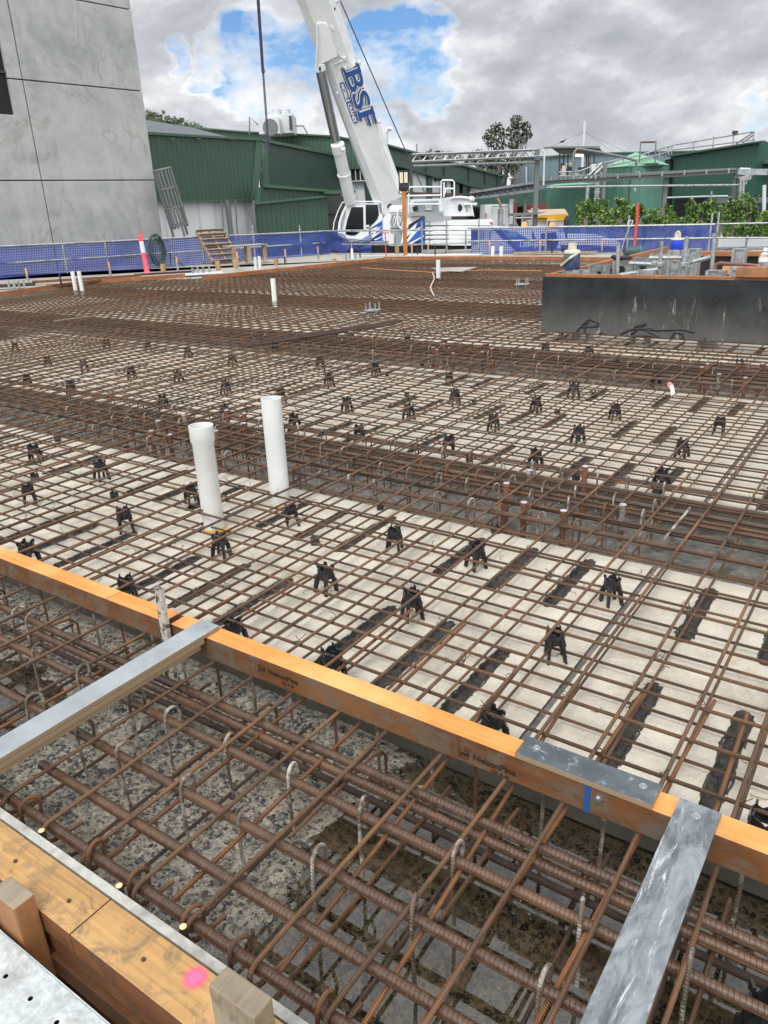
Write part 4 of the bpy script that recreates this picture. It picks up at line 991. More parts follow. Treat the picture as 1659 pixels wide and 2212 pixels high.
o = MB().box((.02, .022, BT-.09), (xr-BOXX, .085, BT+.035)).build('front_rail', M['farlvl'], bx_, bevel=.003)
MB().box((.022, .087, BT-.09), (.09, yb_-BOXY, BT+.03)).build('side_rail', M['farlvl'], bx_, bevel=.003)
MB().box((ix, 4.13, iz), (xr-BOXX, 4.26, iz2)).build('back_rail', M['farlvl'], bx_, bevel=.003)
MB().box((1.3, 3.9, BT-.30), (xr-BOXX, 3.97, BT-.18)).build('inner_rail', M['lvl'], bx_)
m = MB(); m.box((.1, .1, -.25), (xr-BOXX, 4.1, -.2)); m.build('box_floor', M['walnut'], bx_)
# black rope / spray scribbles at the foot of the panel
def bz(x, y): p = hy(*V5(x, y), BOXY-.003); return Vector((p.x-BOXX, -.003, p.z))
sc = MB()
for L in ([(305,820),(350,770),(400,728),(455,750),(460,778),(400,782),(340,785)], [(360,830),(365,790),(390,740)], [(610,840),(680,805),(760,795),(850,795)], [(690,840),(740,800),(800,762),(730,780),(705,805)], [(760,800),(900,808),(1050,800),(1140,820)], [(800,805),(880,850)], [(975,865),(1000,825),(1050,830),(1062,860),(1045,865)], [(460,835),(490,825),(515,838)], [(690,850),(800,845),(890,855)]):
    P = [bz(*q) for q in L]; Q = []
    for i in range(len(P)-1):
        for k in range(4): Q.append(P[i].lerp(P[i+1], k/4))
    Q.append(P[-1]); sc.tube(Q, .014, 5)
sc.build('black_scribble', M['pegdark'], bx_, smooth=True)
sc = MB(); random.seed(12)
for (x, y, w_, h_) in ((600, 590, 10, 70), (612, 600, 4, 90), (590, 585, 4, 60), (1090, 566, 60, 16), (1232, 567, 28, 10), (790, 662, 40, 14), (697, 545, 18, 10), (750, 495, 20, 8), (1205, 860, 14, 26)):
    p = bz(x, y); q = bz(x+w_, y+h_); c_ = (p+q)/2; r1 = abs(q.x-p.x)/2; r2 = abs(q.z-p.z)/2; n = 12; base = len(sc.v)
    for k in range(n): a = 2*math.pi*k/n; j = random.uniform(.6, 1.2); sc.v.append(Vector((c_.x+r1*j*math.cos(a), -.0012, c_.z+r2*j*math.sin(a))))
    sc.f.append(tuple(range(base, base+n)))
sc.build('black_smears', M['pegdark'], bx_, fix=False)
# galvanised soldiers with round holes, tubes and clamps
def soldier(cx, cy, z0, h, w, lab, yaw=0, hole=True, d=.16):
    t = thing('steel_soldier', lab, 'steel soldier', (cx, cy, z0), yaw)
    bm = bmesh.new(); es = []
    def lp3(pts):
        vs = [bm.verts.new((x, 0, z)) for x, z in pts]; return [bm.edges.new((vs[i], vs[(i+1) % len(vs)])) for i in range(len(vs))]
    es += lp3([(-w/2, 0), (w/2, 0), (w/2, h), (-w/2, h)])
    if hole:
        nh = max(1, round(h/.24)); rad = min(.055, w*.27)
        for k in range(nh): zc = h-.12-k*.24 if h > .24 else h*.5; zc = max(zc, rad+.01); es += lp3([(rad*math.cos(a*math.pi/8), zc+rad*math.sin(a*math.pi/8)) for a in range(16)])
    bmesh.ops.triangle_fill(bm, use_beauty=True, edges=es)
    me = bpy.data.meshes.new('web'); bm.to_mesh(me); bm.free(); me.materials.append(M['galv'])
    o = link(me, 'web', t, (0, .02, 0)); s_ = o.modifiers.new('s', 'SOLIDIFY'); s_.thickness = .006
    for s2 in (-1, 1):
        MB().box((s2*w/2-.004 if s2 > 0 else -w/2-.004, -.0, 0), (s2*w/2+.004 if s2 > 0 else -w/2+.004, d, h)).build('flange', M['galv'], t)
        MB().box(((w/2-.035) if s2 > 0 else -w/2, -.004, 0), (w/2 if s2 > 0 else -w/2+.035, -.0005, h)).build('lip', M['galv'], t)
    if not hole or h < .5: MB().box((-w/2, 0, h), (w/2, d, h+.006)).build('end_plate', M['galv'], t)
    return t
YW = 0.0
def sol(x0, x1, ytop, dy, lab, **kw):            # dy = distance behind the front panel
    yy = BOXY+dy; a = hy(*V5(x0, ytop), yy); b = hy(*V5(x1, ytop), yy); z0 = -.15; soldier((a.x+b.x)/2, yy, z0, a.z-z0, abs(b.x-a.x), lab, **kw)
sol(203, 322, 382, .25, 'low steel soldier under the dark blue water jug'); sol(323, 420, 380, .2, 'low steel soldier right of the dark blue jug, with cord on top')
sol(388, 515, 345, .9, 'steel soldier with one big round hole, right of the dark jug'); sol(562, 680, 318, 1.2, 'steel soldier carrying a black rag, behind the first upright tube')
sol(718, 835, 293, 1.9, 'steel soldier with a round hole behind the horizontal tubes'); sol(826, 950, 268, 2.6, 'steel soldier standing left of the blue jug')
sol(955, 1058, 240, 1.5, 'tall steel soldier with stacked round holes carrying the bright blue jug'); sol(728, 850, 385, .18, 'low steel soldier at the front edge, near the middle')
sol(1090, 1172, 238, 2.6, 'tall steel soldier right of the bright blue jug', hole=False); sol(1408, 1502, 238, 3.4, 'tall steel soldier against the black inner panel at right', hole=False)
sol(1218, 1350, 392, .22, 'low steel soldier at the front edge under the bent rusty bar', hole=False)
def tubeV(x0, y0, x1, y1, dy, r, lab, mat='galv', name='scaffold_tube', cat='scaffold tube', dy1=None):
    a = hy(*V5(x0, y0), BOXY+dy); b = hy(*V5(x1, y1), BOXY+(dy if dy1 is None else dy1)); return rail([a, b], r, lab, name, mat, cat)
tubeV(593, 430, 600, 207, .5, .024, 'upright grey prop tube rising left of the horizontal tubes'); tubeV(890, 430, 906, 180, .5, .024, 'upright slotted prop tube between the horizontal tubes and the blue jug')
tubeV(1055, 430, 1086, 147, .5, .024, 'upright slotted prop tube right of the blue jug'); tubeV(1257, 430, 1283, 122, .6, .024, 'tallest upright prop tube, left of the bent rusty bar')
tubeV(820, 297, 1075, 297, .7, .024, 'upper horizontal scaffold tube ending at the clamp'); tubeV(680, 335, 915, 345, .6, .024, 'lower horizontal scaffold tube ending at the first clamp')
tubeV(1085, 338, 1255, 290, .6, .024, 'sloping scaffold tube between the two right-hand uprights'); tubeV(615, 418, 880, 378, .3, .024, 'sloping scaffold tube low behind the front edge')
def clampV(x, y, dy, lab):
    p = hy(*V5(x, y), BOXY+dy); m = MB(); m.box((-.07, -.07, -.05), (.07, .07, .05)); m.cyl((.085, -.03, -.06), .018, .12, 8); m.box((-.04, -.1, -.03), (.04, -.07, .03)); o = m.build('tube_clamp', M['galv'], bevel=.012); o.location = p; o.scale = (.55, .55, .6); tag(o, lab, 'clamp')
clampV(900, 345, .5, 'steel clamp where the lower tube meets the slotted upright'); clampV(1075, 300, .55, 'rusty-toned clamp at the end of the upper tube'); clampV(862, 335, .5, 'white clamp on the lower horizontal tube'); clampV(1070, 345, .5, 'clamp where the sloping tube meets the right upright')
P = [hy(*V5(x, y), BOXY+.4) for x, y in ((1283, 385), (1290, 345), (1320, 333), (1400, 340), (1500, 345), (1600, 356))]; rail(P, .02, 'bent rusty bar looping over behind the front edge at right', 'bent_rod', 'tube', 'reinforcing bar')
clampV(1437, 375, .4, 'rusty knotted fitting hanging on the bent bar'); 
a = hy(*V5(1433, 392), BOXY-.02); z0 = BT+.036; t = MB().box((a.x, BOXY-.02, z0), (xr, BOXY+.12, z0+.10)); tag(t.build('timber_block', M['farlvl'], bevel=.003), 'orange timber block lying on the box edge under the clear bottle', 'timber')
# jugs and bottle
M['jugblue'] = mottled('scuffed_navy_jug', H('2c3a56'), H('46577a'), 9, .5, .1, c3=H('8c937f'), s3=6); M['jugcream'] = mottled('dirty_cream_plastic', H('cbc6b5'), H('a9a391'), 12, .5, .1); M['brightblue'] = simple('bright_blue_plastic', H('2848c9'), .35, 0, .08)
def jug(x, ybase, dy, w, h, body, lab, handle_up, zb=None):
    b = hy(*V5(x, ybase), BOXY+dy); t = thing('water_jug', lab, 'water jug', b); r = w/2
    MB().lathe([(r*.92, 0), (r, h*.04), (r, h*.50), (r*.97, h*.60)], 24).build('body', body, t, smooth=True)
    MB().lathe([(r*1.01, h*.62), (r*1.0, h*.68), (r*.9, h*.73), (r*.5, h*.76), (r*.5, h*.9), (r*.42, h)], 24).build('lid', M['jugcream'], t, smooth=True)
    if handle_up: MB().tube([(-r*.35, 0, h*.78), (-r*.3, 0, h*1.02), (0, 0, h*1.16), (r*.3, 0, h*1.02), (r*.35, 0, h*.78)], .016, 8).build('handle', M['jugcream'], t, smooth=True)
    else: MB().tube([(r*.95, -.02, h*.66), (r*.2, -r*1.25, h*.45), (-r*.9, -r*.9, h*.18), (-r*1.15, -r*.2, h*.15)], .017, 8).build('handle', M['jugcream'], t, smooth=True)
    MB().tube([(-r*1.0, 0, h*.66), (-r*1.25, 0, h*.74), (-r*1.0, 0, h*.84)], .02, 8).build('spout', M['pegdark'], t, smooth=True) if not handle_up else MB().lathe([(r*.93, -.03), (r*.95, -.001)], 20).build('foot', M['galv'], t)
sJ = (hy(*V5(325, 300), BOXY+.35)-hy(*V5(212, 300), BOXY+.35)).length; hJ = (hy(*V5(270, 192), BOXY+.35)-hy(*V5(270, 380), BOXY+.35)).length
jug(268, 380, .35, sJ, hJ, M['jugblue'], 'scuffed navy water jug with cream lid, standing at the left end of the box', False)
sJ = (hy(*V5(1055, 200), BOXY+1.6)-hy(*V5(968, 200), BOXY+1.6)).length; hJ = (hy(*V5(1010, 130), BOXY+1.6)-hy(*V5(1010, 240), BOXY+1.6)).length
jug(1011, 238, 1.6, sJ, hJ, M['brightblue'], 'bright blue water jug with cream lid and loop handle on the tall soldier', True)
gl = NT('clear_bottle_plastic'); gl.col((.92, .95, .97)); gl.set(rough=.08, trans=.85, ior=1.2); M['clear'] = gl.m
b = hy(*V5(1620, 392), BOXY+.05); r = .055; hB = (hy(*V5(1638, 225), BOXY+.05)-b).z; t = thing('water_bottle', 'clear plastic water bottle with white cap on the orange block at the right edge', 'bottle', b)
MB().lathe([(r, 0), (r*.93, hB*.1), (r, hB*.2), (r*.93, hB*.3), (r, hB*.4), (r*.98, hB*.6), (r*.9, hB*.72), (r*.35, hB*.82), (r*.35, hB*.86)], 20).build('bottle_body', M['clear'], t, smooth=True)
MB().lathe([(r*.42, hB*.86), (r*.42, hB*.93), (r*.3, hB*.97), (r*.2, hB)], 14).build('cap', M['whitep'], t, smooth=True); MB().lathe([(r*1.01, hB*.42), (r*1.01, hB*.58)], 20).build('label', M['whitep'], t, smooth=True)
# black rag, red pole, shovel, green drum
p = hy(*V5(625, 312), BOXY+1.2); m = MB(); random.seed(8)
for k in range(5): m.ball(p+Vector((random.uniform(-.1, .1), random.uniform(-.04, .04), .02+random.uniform(0, .03))), .05, 8, 5, (1.5, 1, .6), .25)
tag(m.build('black_rag', M['pegdark'], smooth=True), 'crumpled black rag lying on a steel soldier', 'rag')
rail([at(*V5(714, 222), 22.5), at(*V5(742, 0-90), 22.5)], .035, 'tall red pole leaning on the right-hand netting', 'red_pole', 'red', 'pole')
t0 = at(*V5(616, 258), 22.8); t1 = at(*V5(676, 75), 22.8); t = thing('shovel', 'shovel with metal shaft leaning on the right-hand netting, handle up', 'shovel', t0)
MB().tube([(0, 0, 0), t1-t0], .018, 8).build('shaft', M['galv'], t, smooth=True); d = (t1-t0).normalized(); X = RT
MB().tube([t1-t0, t1-t0+d*.04-X*.06, t1-t0+d*.16-X*.06, t1-t0+d*.16+X*.06, t1-t0+d*.04+X*.06, t1-t0], .014, 6).build('grip', M['whitep'], t, smooth=True)
MB().beam(-d*.28, Vector((0, 0, 0)), .2, .012, up=FH).build('blade', M['stud'], t)
c = at(*V5(700, 252), 22.3); t = thing('green_bucket', 'dark green bucket lying on its side below the red pole', 'bucket', c); m = MB(); m.tube([-RT*.22, RT*.18], .15, 18, rr=[.12, .155]); m.build('bucket_wall', M['hose'], t, smooth=True)
MB().tube([RT*.18, RT*.2], .162, 18).build('rim', M['hose2'], t, smooth=True)
# harness / straps hung on the right rail
for (x, y0, y1, lab) in ((230, 0, 160, 'black strap tied round a post of the right-hand rail'), (782, 60, 210, 'black harness hanging from the right-hand rail')):
    P = [at(*V5(x+random.uniform(-9, 9), y0+(y1-y0)*k/5), 25.0) for k in range(6)]; m = MB(); m.tube(P, .05, 6, rr=[.03, .09, .06, .05, .04, .03]); tag(m.build('black_strap', M['pegdark'], smooth=True), lab, 'strap')
# cord on the mat
P = [hz(x, y, .02) for x, y in ((780, 578), (850, 583), (930, 588), (1050, 583), (1170, 585))]; tag(MB().tube(P, .005, 5).build('string_line', M['postpeg'], smooth=True), 'thin orange cord lying across the far mat', 'cord')
P = [hz(934+4*math.sin(k*.9), 590+k*6, .02) for k in range(9)]; tag(MB().tube(P, .014, 5).build('pale_rope', M['jugcream'], smooth=True), 'short pale rope lying on the mat left of the bolt plate by the box', 'rope')
# ================================================================ buildings, plant and vegetation beyond the deck
class Wall:
    """vertical wall plane with its own frame: X along the wall, Y away from the viewer, Z up"""
    def __init__(s, xL, DL, xR, DR, name, label, cat, group=None):
        a = at(xL, 441, DL); b = at(xR, 441, DR); d = Vector((b.x-a.x, b.y-a.y, 0)); s.o = Vector((a.x, a.y, 0)); s.d = d.normalized(); s.n = Vector((-s.d.y, s.d.x, 0)); s.L = d.length
        s.root = thing(name, label, cat, s.o, math.atan2(d.y, d.x), group)
    def pt(s, px, py, off=0):
        r = ray(px, py); o = s.o + s.n*off; p = CAM + r*((o-CAM).dot(s.n)/r.dot(s.n)); q = p-s.o
        return Vector((q.dot(s.d), q.dot(s.n), q.z))
    def poly(s, name, pts, th, mat, off=0, bevel=0):
        P = [s.pt(x, y, off) for x, y in pts]; return MB().prism(P, (0, th, 0)).build(name, mat if not isinstance(mat, str) else M[mat], s.root, bevel=bevel)
    def box(s, name, x0, y0, x1, y1, th, mat, off=0, bevel=0):
        a = s.pt(x0, y1, off); b = s.pt(x1, y1, off); c = s.pt(x0, y0, off)
        return MB().box((a.x, off, a.z), (b.x, off+th, c.z)).build(name, mat if not isinstance(mat, str) else M[mat], s.root, bevel=bevel)
    def bar(s, name, pts, r, mat, off=0, n=6):
        return MB().tube([s.pt(x, y, off) for x, y in pts], r, n).build(name, M[mat], s.root, smooth=True)
    def base(s, name, pts_top, th, mat, off=0, zb=-1.9):
        P = [s.pt(x, y, off) for x, y in pts_top]; P += [Vector((P[-1].x, off, zb)), Vector((P[0].x, off, zb))]
        return MB().prism(P, (0, th, 0)).build(name, mat if not isinstance(mat, str) else M[mat], s.root)
def cladding(name, c1, c2, pitch=.2, depth=.5, rough=.5):
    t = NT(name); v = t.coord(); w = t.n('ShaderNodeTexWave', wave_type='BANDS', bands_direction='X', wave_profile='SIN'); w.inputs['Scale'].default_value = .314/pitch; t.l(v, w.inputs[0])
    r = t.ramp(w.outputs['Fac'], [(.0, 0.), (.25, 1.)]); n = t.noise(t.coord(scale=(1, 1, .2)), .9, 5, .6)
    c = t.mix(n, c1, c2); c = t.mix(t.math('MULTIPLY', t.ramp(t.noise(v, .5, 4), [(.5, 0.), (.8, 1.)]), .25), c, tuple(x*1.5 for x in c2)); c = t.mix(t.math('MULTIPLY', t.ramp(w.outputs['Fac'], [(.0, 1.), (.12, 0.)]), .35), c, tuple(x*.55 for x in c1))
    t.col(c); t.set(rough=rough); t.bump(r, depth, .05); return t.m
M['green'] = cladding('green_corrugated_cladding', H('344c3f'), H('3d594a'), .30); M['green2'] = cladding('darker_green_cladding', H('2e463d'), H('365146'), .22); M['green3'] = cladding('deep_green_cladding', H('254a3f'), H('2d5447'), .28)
M['greentrim'] = simple('green_steel_trim', H('43604e'), .5, 0, .06); M['teal'] = cladding('blue_grey_cladding', H('5d7178'), H('6a8087'), .9, .2)
M['white'] = cladding('white_wall_cladding', H('d3d6da'), H('dfe2e5'), 1.1, .12); M['greysheet'] = cladding('grey_roof_sheet', H('50585d'), H('60686d'), .25, .4, .95)
M['steelgrey'] = simple('weathered_grey_steel', H('6d7371'), .55, .2, .12); M['dark'] = simple('dark_opening', H('0d1114'), .7); M['darksteel'] = simple('dark_steel', H('3d4442'), .55, .2)
M['offwhite'] = simple('offwhite_paint', H('c3c7c9'), .5, 0, .05); M['tank'] = None
t = NT('green_tank_paint'); v = t.coord(scale=(1, 1, .18)); c = t.mix(t.ramp(t.noise(v, 2.2, 6, .65), [(.35, 0.), (.7, 1.)]), H('406a5b'), H('507c6c')); t.col(c); t.set(rough=.5); M['tank'] = t.m
M['tanktop'] = simple('pale_green_tank_roof', H('6f9f84'), .6, 0, .06)
t = NT('stained_precast_wall'); v = t.coord()
c = t.mix(t.ramp(t.noise(v, .9, 8, .66), [(.32, 0.), (.7, 1.)]), H('9c9e9e'), H('b6b7b5'))
rg = t.n('ShaderNodeTexNoise'); rg.inputs['Scale'].default_value = .75; rg.inputs['Detail'].default_value = 4; rg.inputs['Distortion'].default_value = .9; t.l(t.coord(scale=(1, 1, .7)), rg.inputs['Vector'])
ring = t.ramp(rg.outputs['Fac'], [(.50, 0.), (.545, 1.), (.555, .0)]); msk = t.ramp(t.noise(t.coord(scale=(1, 1, 2)), .33, 2, .5), [(.44, 0.), (.54, 1.)]); c = t.mix(t.math('MULTIPLY', t.math('MULTIPLY', ring, msk), t.math('MULTIPLY', t.noise(v, 3, 4), .6)), c, H('6f6757')); c = t.mix(t.math('MULTIPLY', t.ramp(t.noise(v, .42, 6, .7, .5), [(.5, 0.), (.66, 1.)]), .45), c, H('70757a'))
c = t.mix(t.math('MULTIPLY', t.ramp(t.noise(t.coord(scale=(3, 3, .4)), 1.3, 6, .7, .3), [(.56, 0.), (.72, 1.)]), .5), c, H('7b7d78'))
t.col(c); t.set(rough=.85); t.bump(t.noise(v, 30, 4), .12, .01); M['tiltup'] = t.m
# ---- concrete building
w = Wall(0, 25, 350, 29.6, 'concrete_building', 'tall grey precast concrete building with stained panels at the left edge', 'building')
xe = w.pt(336, 400).x; xj = w.pt(66, 262).x; xw = w.pt(31, 240).x; z0 = w.pt(250, 15).z; z1 = w.pt(312, 197.5).z; z2 = w.pt(335, 389).z; zt = z0+3.2; xl = -9.0; g = .017
zwb = w.pt(33, 247).z; zwt = w.pt(4, 66).z
def cp(x0, x1, za, zb, nm='concrete_panel'): return MB().box((x0+g, 0, za+g), (x1-g, .2, zb-g)).build(nm, M['tiltup'], w.root, bevel=.012)
for (za, zb) in ((-1.9, z2), (z2, z1), (z1, z0), (z0, zt)): cp(xj, xe, za, zb)
cp(xl, xj, -1.9, z2); cp(xw, xj, z2, z1); cp(xw, xj, z1, z0); cp(xl, xw+2*g, z2, zwb); cp(xl, xw+2*g, zwt, z0); cp(xl, xj, z0, zt)
MB().box((xl, .12, -1.9), (xe-.03, 6, zt)).build('building_core', simple('joint_sealant', H('4b4e50'), .8), w.root)  # evenly grey core, visible as the dark joints between panels
o = MB().box((xl, .118, zwb), (xw, .1195, zwt)).build('window', M['dark'], w.root)
MB().box((xl, .06, (zwb+zwt)/2), (xw, .11, (zwb+zwt)/2+.06)).build('window_rail', M['darksteel'], o)
# ---- cage leaning on the wall
a = at(388, 492, 29.0); b = at(350, 366, 28.8); t = thing('reinforcement_cage', 'round steel cage leaning in the gap beside the concrete building', 'steel cage', a); d = b-a; ax = d.normalized(); u = ax.cross(FH).normalized(); v_ = ax.cross(u)
R = .30; cm = MB()
for k in range(15): aa = math.pi*2*k/15; q = u*R*math.cos(aa)+v_*R*math.sin(aa); cm.tube([q-ax*(.3 if k % 5 == 0 else 0), q+d], .042, 5)
cm.build('long_bars', M['steelgrey'], t)
for f in (.05, .35, .68, 1.0): MB().tube([d*f+u*(R+.01)*math.cos(math.pi*2*k/16)+v_*(R+.01)*math.sin(math.pi*2*k/16) for k in range(17)], .032, 5).build('hoop', M['steelgrey'], t)
# ---- green shed
w = Wall(322, 38, 568, 44.2, 'green_shed', 'green corrugated shed with white lower wall beside the concrete building', 'shed')
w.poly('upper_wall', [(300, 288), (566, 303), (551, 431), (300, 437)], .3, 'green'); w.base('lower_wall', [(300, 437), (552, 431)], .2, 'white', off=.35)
w.poly('eaves_trim', [(300, 285), (568, 300), (568, 304), (300, 289.5)], .1, 'greentrim', off=-.12); w.poly('sill_trim', [(300, 435.5), (551, 430), (551, 433), (300, 439)], .1, 'greentrim', off=-.05)
w.poly('corner_post', [(553, 303), (566, 304), (557, 432), (545, 432)], .1, 'greentrim', off=-.06)
for x in (431, 502, 374): w.box('downpipe_bracket', x-3, 298, x+4, 301, .1, 'greysheet', off=-.25)
w.bar('downpipe', [(490, 432), (501, 520)], .13, 'steelgrey', -.1); w.bar('conduit', [(508, 432), (514, 520)], .04, 'steelgrey', -.1); w.bar('conduit', [(478, 433), (485, 520)], .03, 'steelgrey', -.1)
MB().prism([w.pt(300, 286.5, -.05), w.pt(490, 298, -.05), w.pt(420, 279, 7), w.pt(300, 259, 7)], (0, 0, .06)).build('grey_roof', M['greysheet'], w.root)
w.box('rail_box', 545, 431, 552, 520, .1, 'offwhite', off=.2)
w = Wall(568, 44.3, 725, 57, 'green_shed', 'green corrugated wall section behind the crane cylinder, right of the shed corner', 'shed')
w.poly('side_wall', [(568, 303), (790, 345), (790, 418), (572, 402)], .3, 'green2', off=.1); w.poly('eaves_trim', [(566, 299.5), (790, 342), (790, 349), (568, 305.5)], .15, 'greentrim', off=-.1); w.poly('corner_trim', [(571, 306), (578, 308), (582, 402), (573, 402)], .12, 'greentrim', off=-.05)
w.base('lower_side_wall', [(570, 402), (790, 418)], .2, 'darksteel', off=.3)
w = Wall(553, 42.5, 706, 45.5, 'lean_to', 'low green corrugated lean-to with a sloping trim in front of the shed corner', 'lean-to')
w.base('front_wall', [(556, 438), (706, 424)], .3, 'green'); w.poly('roof_trim', [(572, 398), (712, 410), (712, 415), (572, 404.5)], .2, 'greentrim', off=-.15); w.poly('panel_above', [(560, 405), (712, 414), (712, 424), (556, 438)], .2, 'green', off=.05)
w.poly('slope_trim', [(553, 437), (719, 420), (719, 425), (553, 442)], .15, 'greentrim', off=-.15); w.poly('end_post', [(556, 404), (563, 404), (562, 438), (555, 438)], .2, 'greentrim', off=-.1)
w.box('awning', 706, 412, 768, 419, 1.2, 'greentrim', off=-.4); w.box('open_bay', 707, 424, 760, 506, .2, 'darksteel', off=1.6); w.box('bay_rail', 707, 462, 752, 466, .1, 'dark', off=1.2)
# ---- long building with upper green band
w = Wall(370, 62, 838, 58, 'factory_building', 'long green-clad factory wall rising behind the sheds and the crane boom', 'factory')
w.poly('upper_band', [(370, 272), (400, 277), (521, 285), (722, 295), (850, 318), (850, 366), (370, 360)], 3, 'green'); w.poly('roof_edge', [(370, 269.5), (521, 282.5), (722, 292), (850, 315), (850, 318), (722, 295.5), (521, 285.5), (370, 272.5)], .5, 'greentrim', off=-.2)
w.base('lower_wall', [(700, 350), (850, 350)], 1, 'white', off=.4)
win = w.box('window', 750, 348, 790, 391, .2, 'dark', off=.25)
for x in (757, 768, 778): w.box('mullion', x, 348, x+1.6, 391, .1, 'offwhite', off=.1).parent = win
for c in win.children: pass
w.box('sill', 748, 391, 792, 393, .2, 'offwhite', off=.05)
w.poly('dark_gap', [(786, 395), (799, 395), (806, 440), (790, 440)], .1, 'green2', off=.3)
# roof plant
w2 = Wall(560, 57, 640, 57, 'roof_plant', 'pale rooftop cooling unit with two fan cowls on the factory roof', 'roof plant')
w2.box('casing', 573, 247, 634, 289, 3, 'offwhite'); w2.box('fan_casing', 560, 255, 605, 290, 1.5, 'offwhite', off=-1.2)
for x in (590, 609): 
    p = w2.pt(x+8, 247, 1.5); MB().lathe([(.3, 0), (.36, .28)], 14, p).build('fan_cowl', M['offwhite'], w2.root, smooth=True)
p = w2.pt(584, 275, -1.25); MB().tube([p, p+Vector((0, .1, 0))], .5, 20).build('fan_disc', M['steelgrey'], w2.root); w2.box('dark_side', 626, 250, 632, 280, .2, 'darksteel', off=-.1)
w2.bar('rail', [(539, 290), (539, 252), (558, 270)], .05, 'steelgrey', -1); w2.bar('rail', [(637, 272), (655, 272), (664, 289)], .05, 'steelgrey')
# gooseneck vent
w2 = Wall(830, 55, 850, 55, 'vent_pipe', 'pale gooseneck vent pipe rising from the factory roof right of the boom', 'vent pipe'); w2.bar('pipe', [(834, 318), (833.5, 288), (836, 280), (841, 277), (846, 280)], .13, 'offwhite', n=10)
# ---- right-hand long building
w = Wall(838, 50, 1096, 96, 'factory_wing', 'long receding green and white factory wing right of the crane boom', 'factory')
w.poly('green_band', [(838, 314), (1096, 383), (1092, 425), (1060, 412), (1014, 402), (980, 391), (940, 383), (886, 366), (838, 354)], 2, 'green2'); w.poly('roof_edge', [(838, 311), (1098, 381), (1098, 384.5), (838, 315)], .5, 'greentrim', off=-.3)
w.base('white_wall', [(838, 354), (975, 384)], .5, 'white', off=.4); w.base('brown_wall', [(975, 386), (1092, 420)], .5, simple('dark_brown_wall', H('4a3a34'), .8), off=.5)
for (x0, x1) in ((925, 934), (954, 965), (978, 992), (1000, 1010)): w.poly('dark_panel', [(x0, 372), (x1, 374), (x1, 450), (x0, 450)], .1, 'green3', off=.25)
w.poly('window', [(860, 362), (890, 368), (890, 392), (860, 390)], .1, 'dark', off=.25); w.box('vent_box', 943, 381, 948, 391, .2, 'darksteel', off=.2)
for x in (921, 960, 1013, 1048, 1074): w.bar('rib_post', [(x, 336+(x-921)*.27), (x, 372+(x-921)*.22)], .06, 'darksteel', -.1)
w.poly('louvre', [(1018, 406), (1034, 408), (1034, 416), (1018, 414)], .1, 'steelgrey', off=-.1)
w.poly('red_band', [(865, 414), (1000, 418), (1000, 424), (865, 421)], .1, simple('red_brown_band', H('6a4440'), .7), off=.2)
# ---- pipe truss
def truss(tl, tr, bl_, br, D0, D1, n, lab, mat='galv', r=.048):
    t = thing('pipe_truss', lab, 'truss', at(*tl, D0)); o = at(*tl, D0)
    def L(a, b, f): return at(a[0]+(b[0]-a[0])*f, a[1]+(b[1]-a[1])*f, D0+(D1-D0)*f)-o
    for k in (0, .8):
        q = FH*k
        MB().tube([L(tl, tr, 0)+q, L(tl, tr, 1)+q], r, 6).build('top_chord', M[mat], t); MB().tube([L(bl_, br, 0)+q, L(bl_, br, 1)+q], r, 6).build('bottom_chord', M[mat], t)
        m = MB()
        for i in range(n): m.tube([L(bl_, br, i/n)+q, L(tl, tr, (i+.5)/n)+q, L(bl_, br, (i+1)/n)+q], r*.55, 5)
        m.build('lacing', M[mat], t)
    return t
truss((890, 333.5), (1165, 322.6), (890, 349), (1165, 337.4), 42, 44, 12, 'grey lattice truss spanning high from the factory wing to a tall post')
rail([at(889, 359.3, 42.4), at(1000, 355, 43), at(1168, 350.3, 44.4)], .06, 'grey pipe slung just below the lattice truss', 'overhead_pipe', 'galv', 'pipe')
rail([at(1130, 348, 44.5), at(1168, 347, 44.2)], .05, 'short dark pipe above the overhead pipe near the tall post', 'overhead_pipe', 'darksteel', 'pipe')
def post_obj(x0, y0, x1, y1, D, w_, lab, mat='steelgrey'):
    a = at(x0, y0, D); b = at(x1, y1, D); b = Vector((a.x, a.y, b.z)) ; a.z = -1.9
    return tag(MB().beam(a, b, w_, w_*1.2, up=FH).build('steel_post', M[mat]), lab, 'steel post')
post_obj(1156, 470, 1163, 322, 44.5, .22, 'tall grey steel post carrying the right end of the lattice truss'); post_obj(889, 430, 889, 331, 42.2, .16, 'dark post carrying the left end of the lattice truss', 'darksteel')
rail([at(1171, 325, 44), at(1176, 330, 44), at(1174, 400, 44)], .05, 'pale bent pipe running down beside the tall grey post', 'down_pipe', 'offwhite', 'pipe')
# ---- conveyor
A0, A1, B0, B1 = (1016, 416), (1157, 394), (1021, 429), (1157, 411)
t = thing('conveyor', 'grey enclosed conveyor gantry sloping up to the right behind the crane', 'conveyor', at(*A0, 52)); o = at(*A0, 52); P = [at(*A0, 52)-o, at(*A1, 48)-o, at(*B1, 48)-o, at(*B0, 52)-o]
MB().prism(P, FH*1.6).build('side_sheet', M['greysheet'], t)
for (p, q) in ((P[0], P[1]), (P[3], P[2])): MB().beam(p-FH*.1, q-FH*.1, .16, .14).build('edge_rail', M['galv'], t)
m = MB()
for i in range(10): f = i/10; m.tube([P[3].lerp(P[2], f)-FH*.08, P[0].lerp(P[1], f+.05)-FH*.08, P[3].lerp(P[2], f+.1)-FH*.08], .04, 5)
m.build('bracing', M['steelgrey'], t)
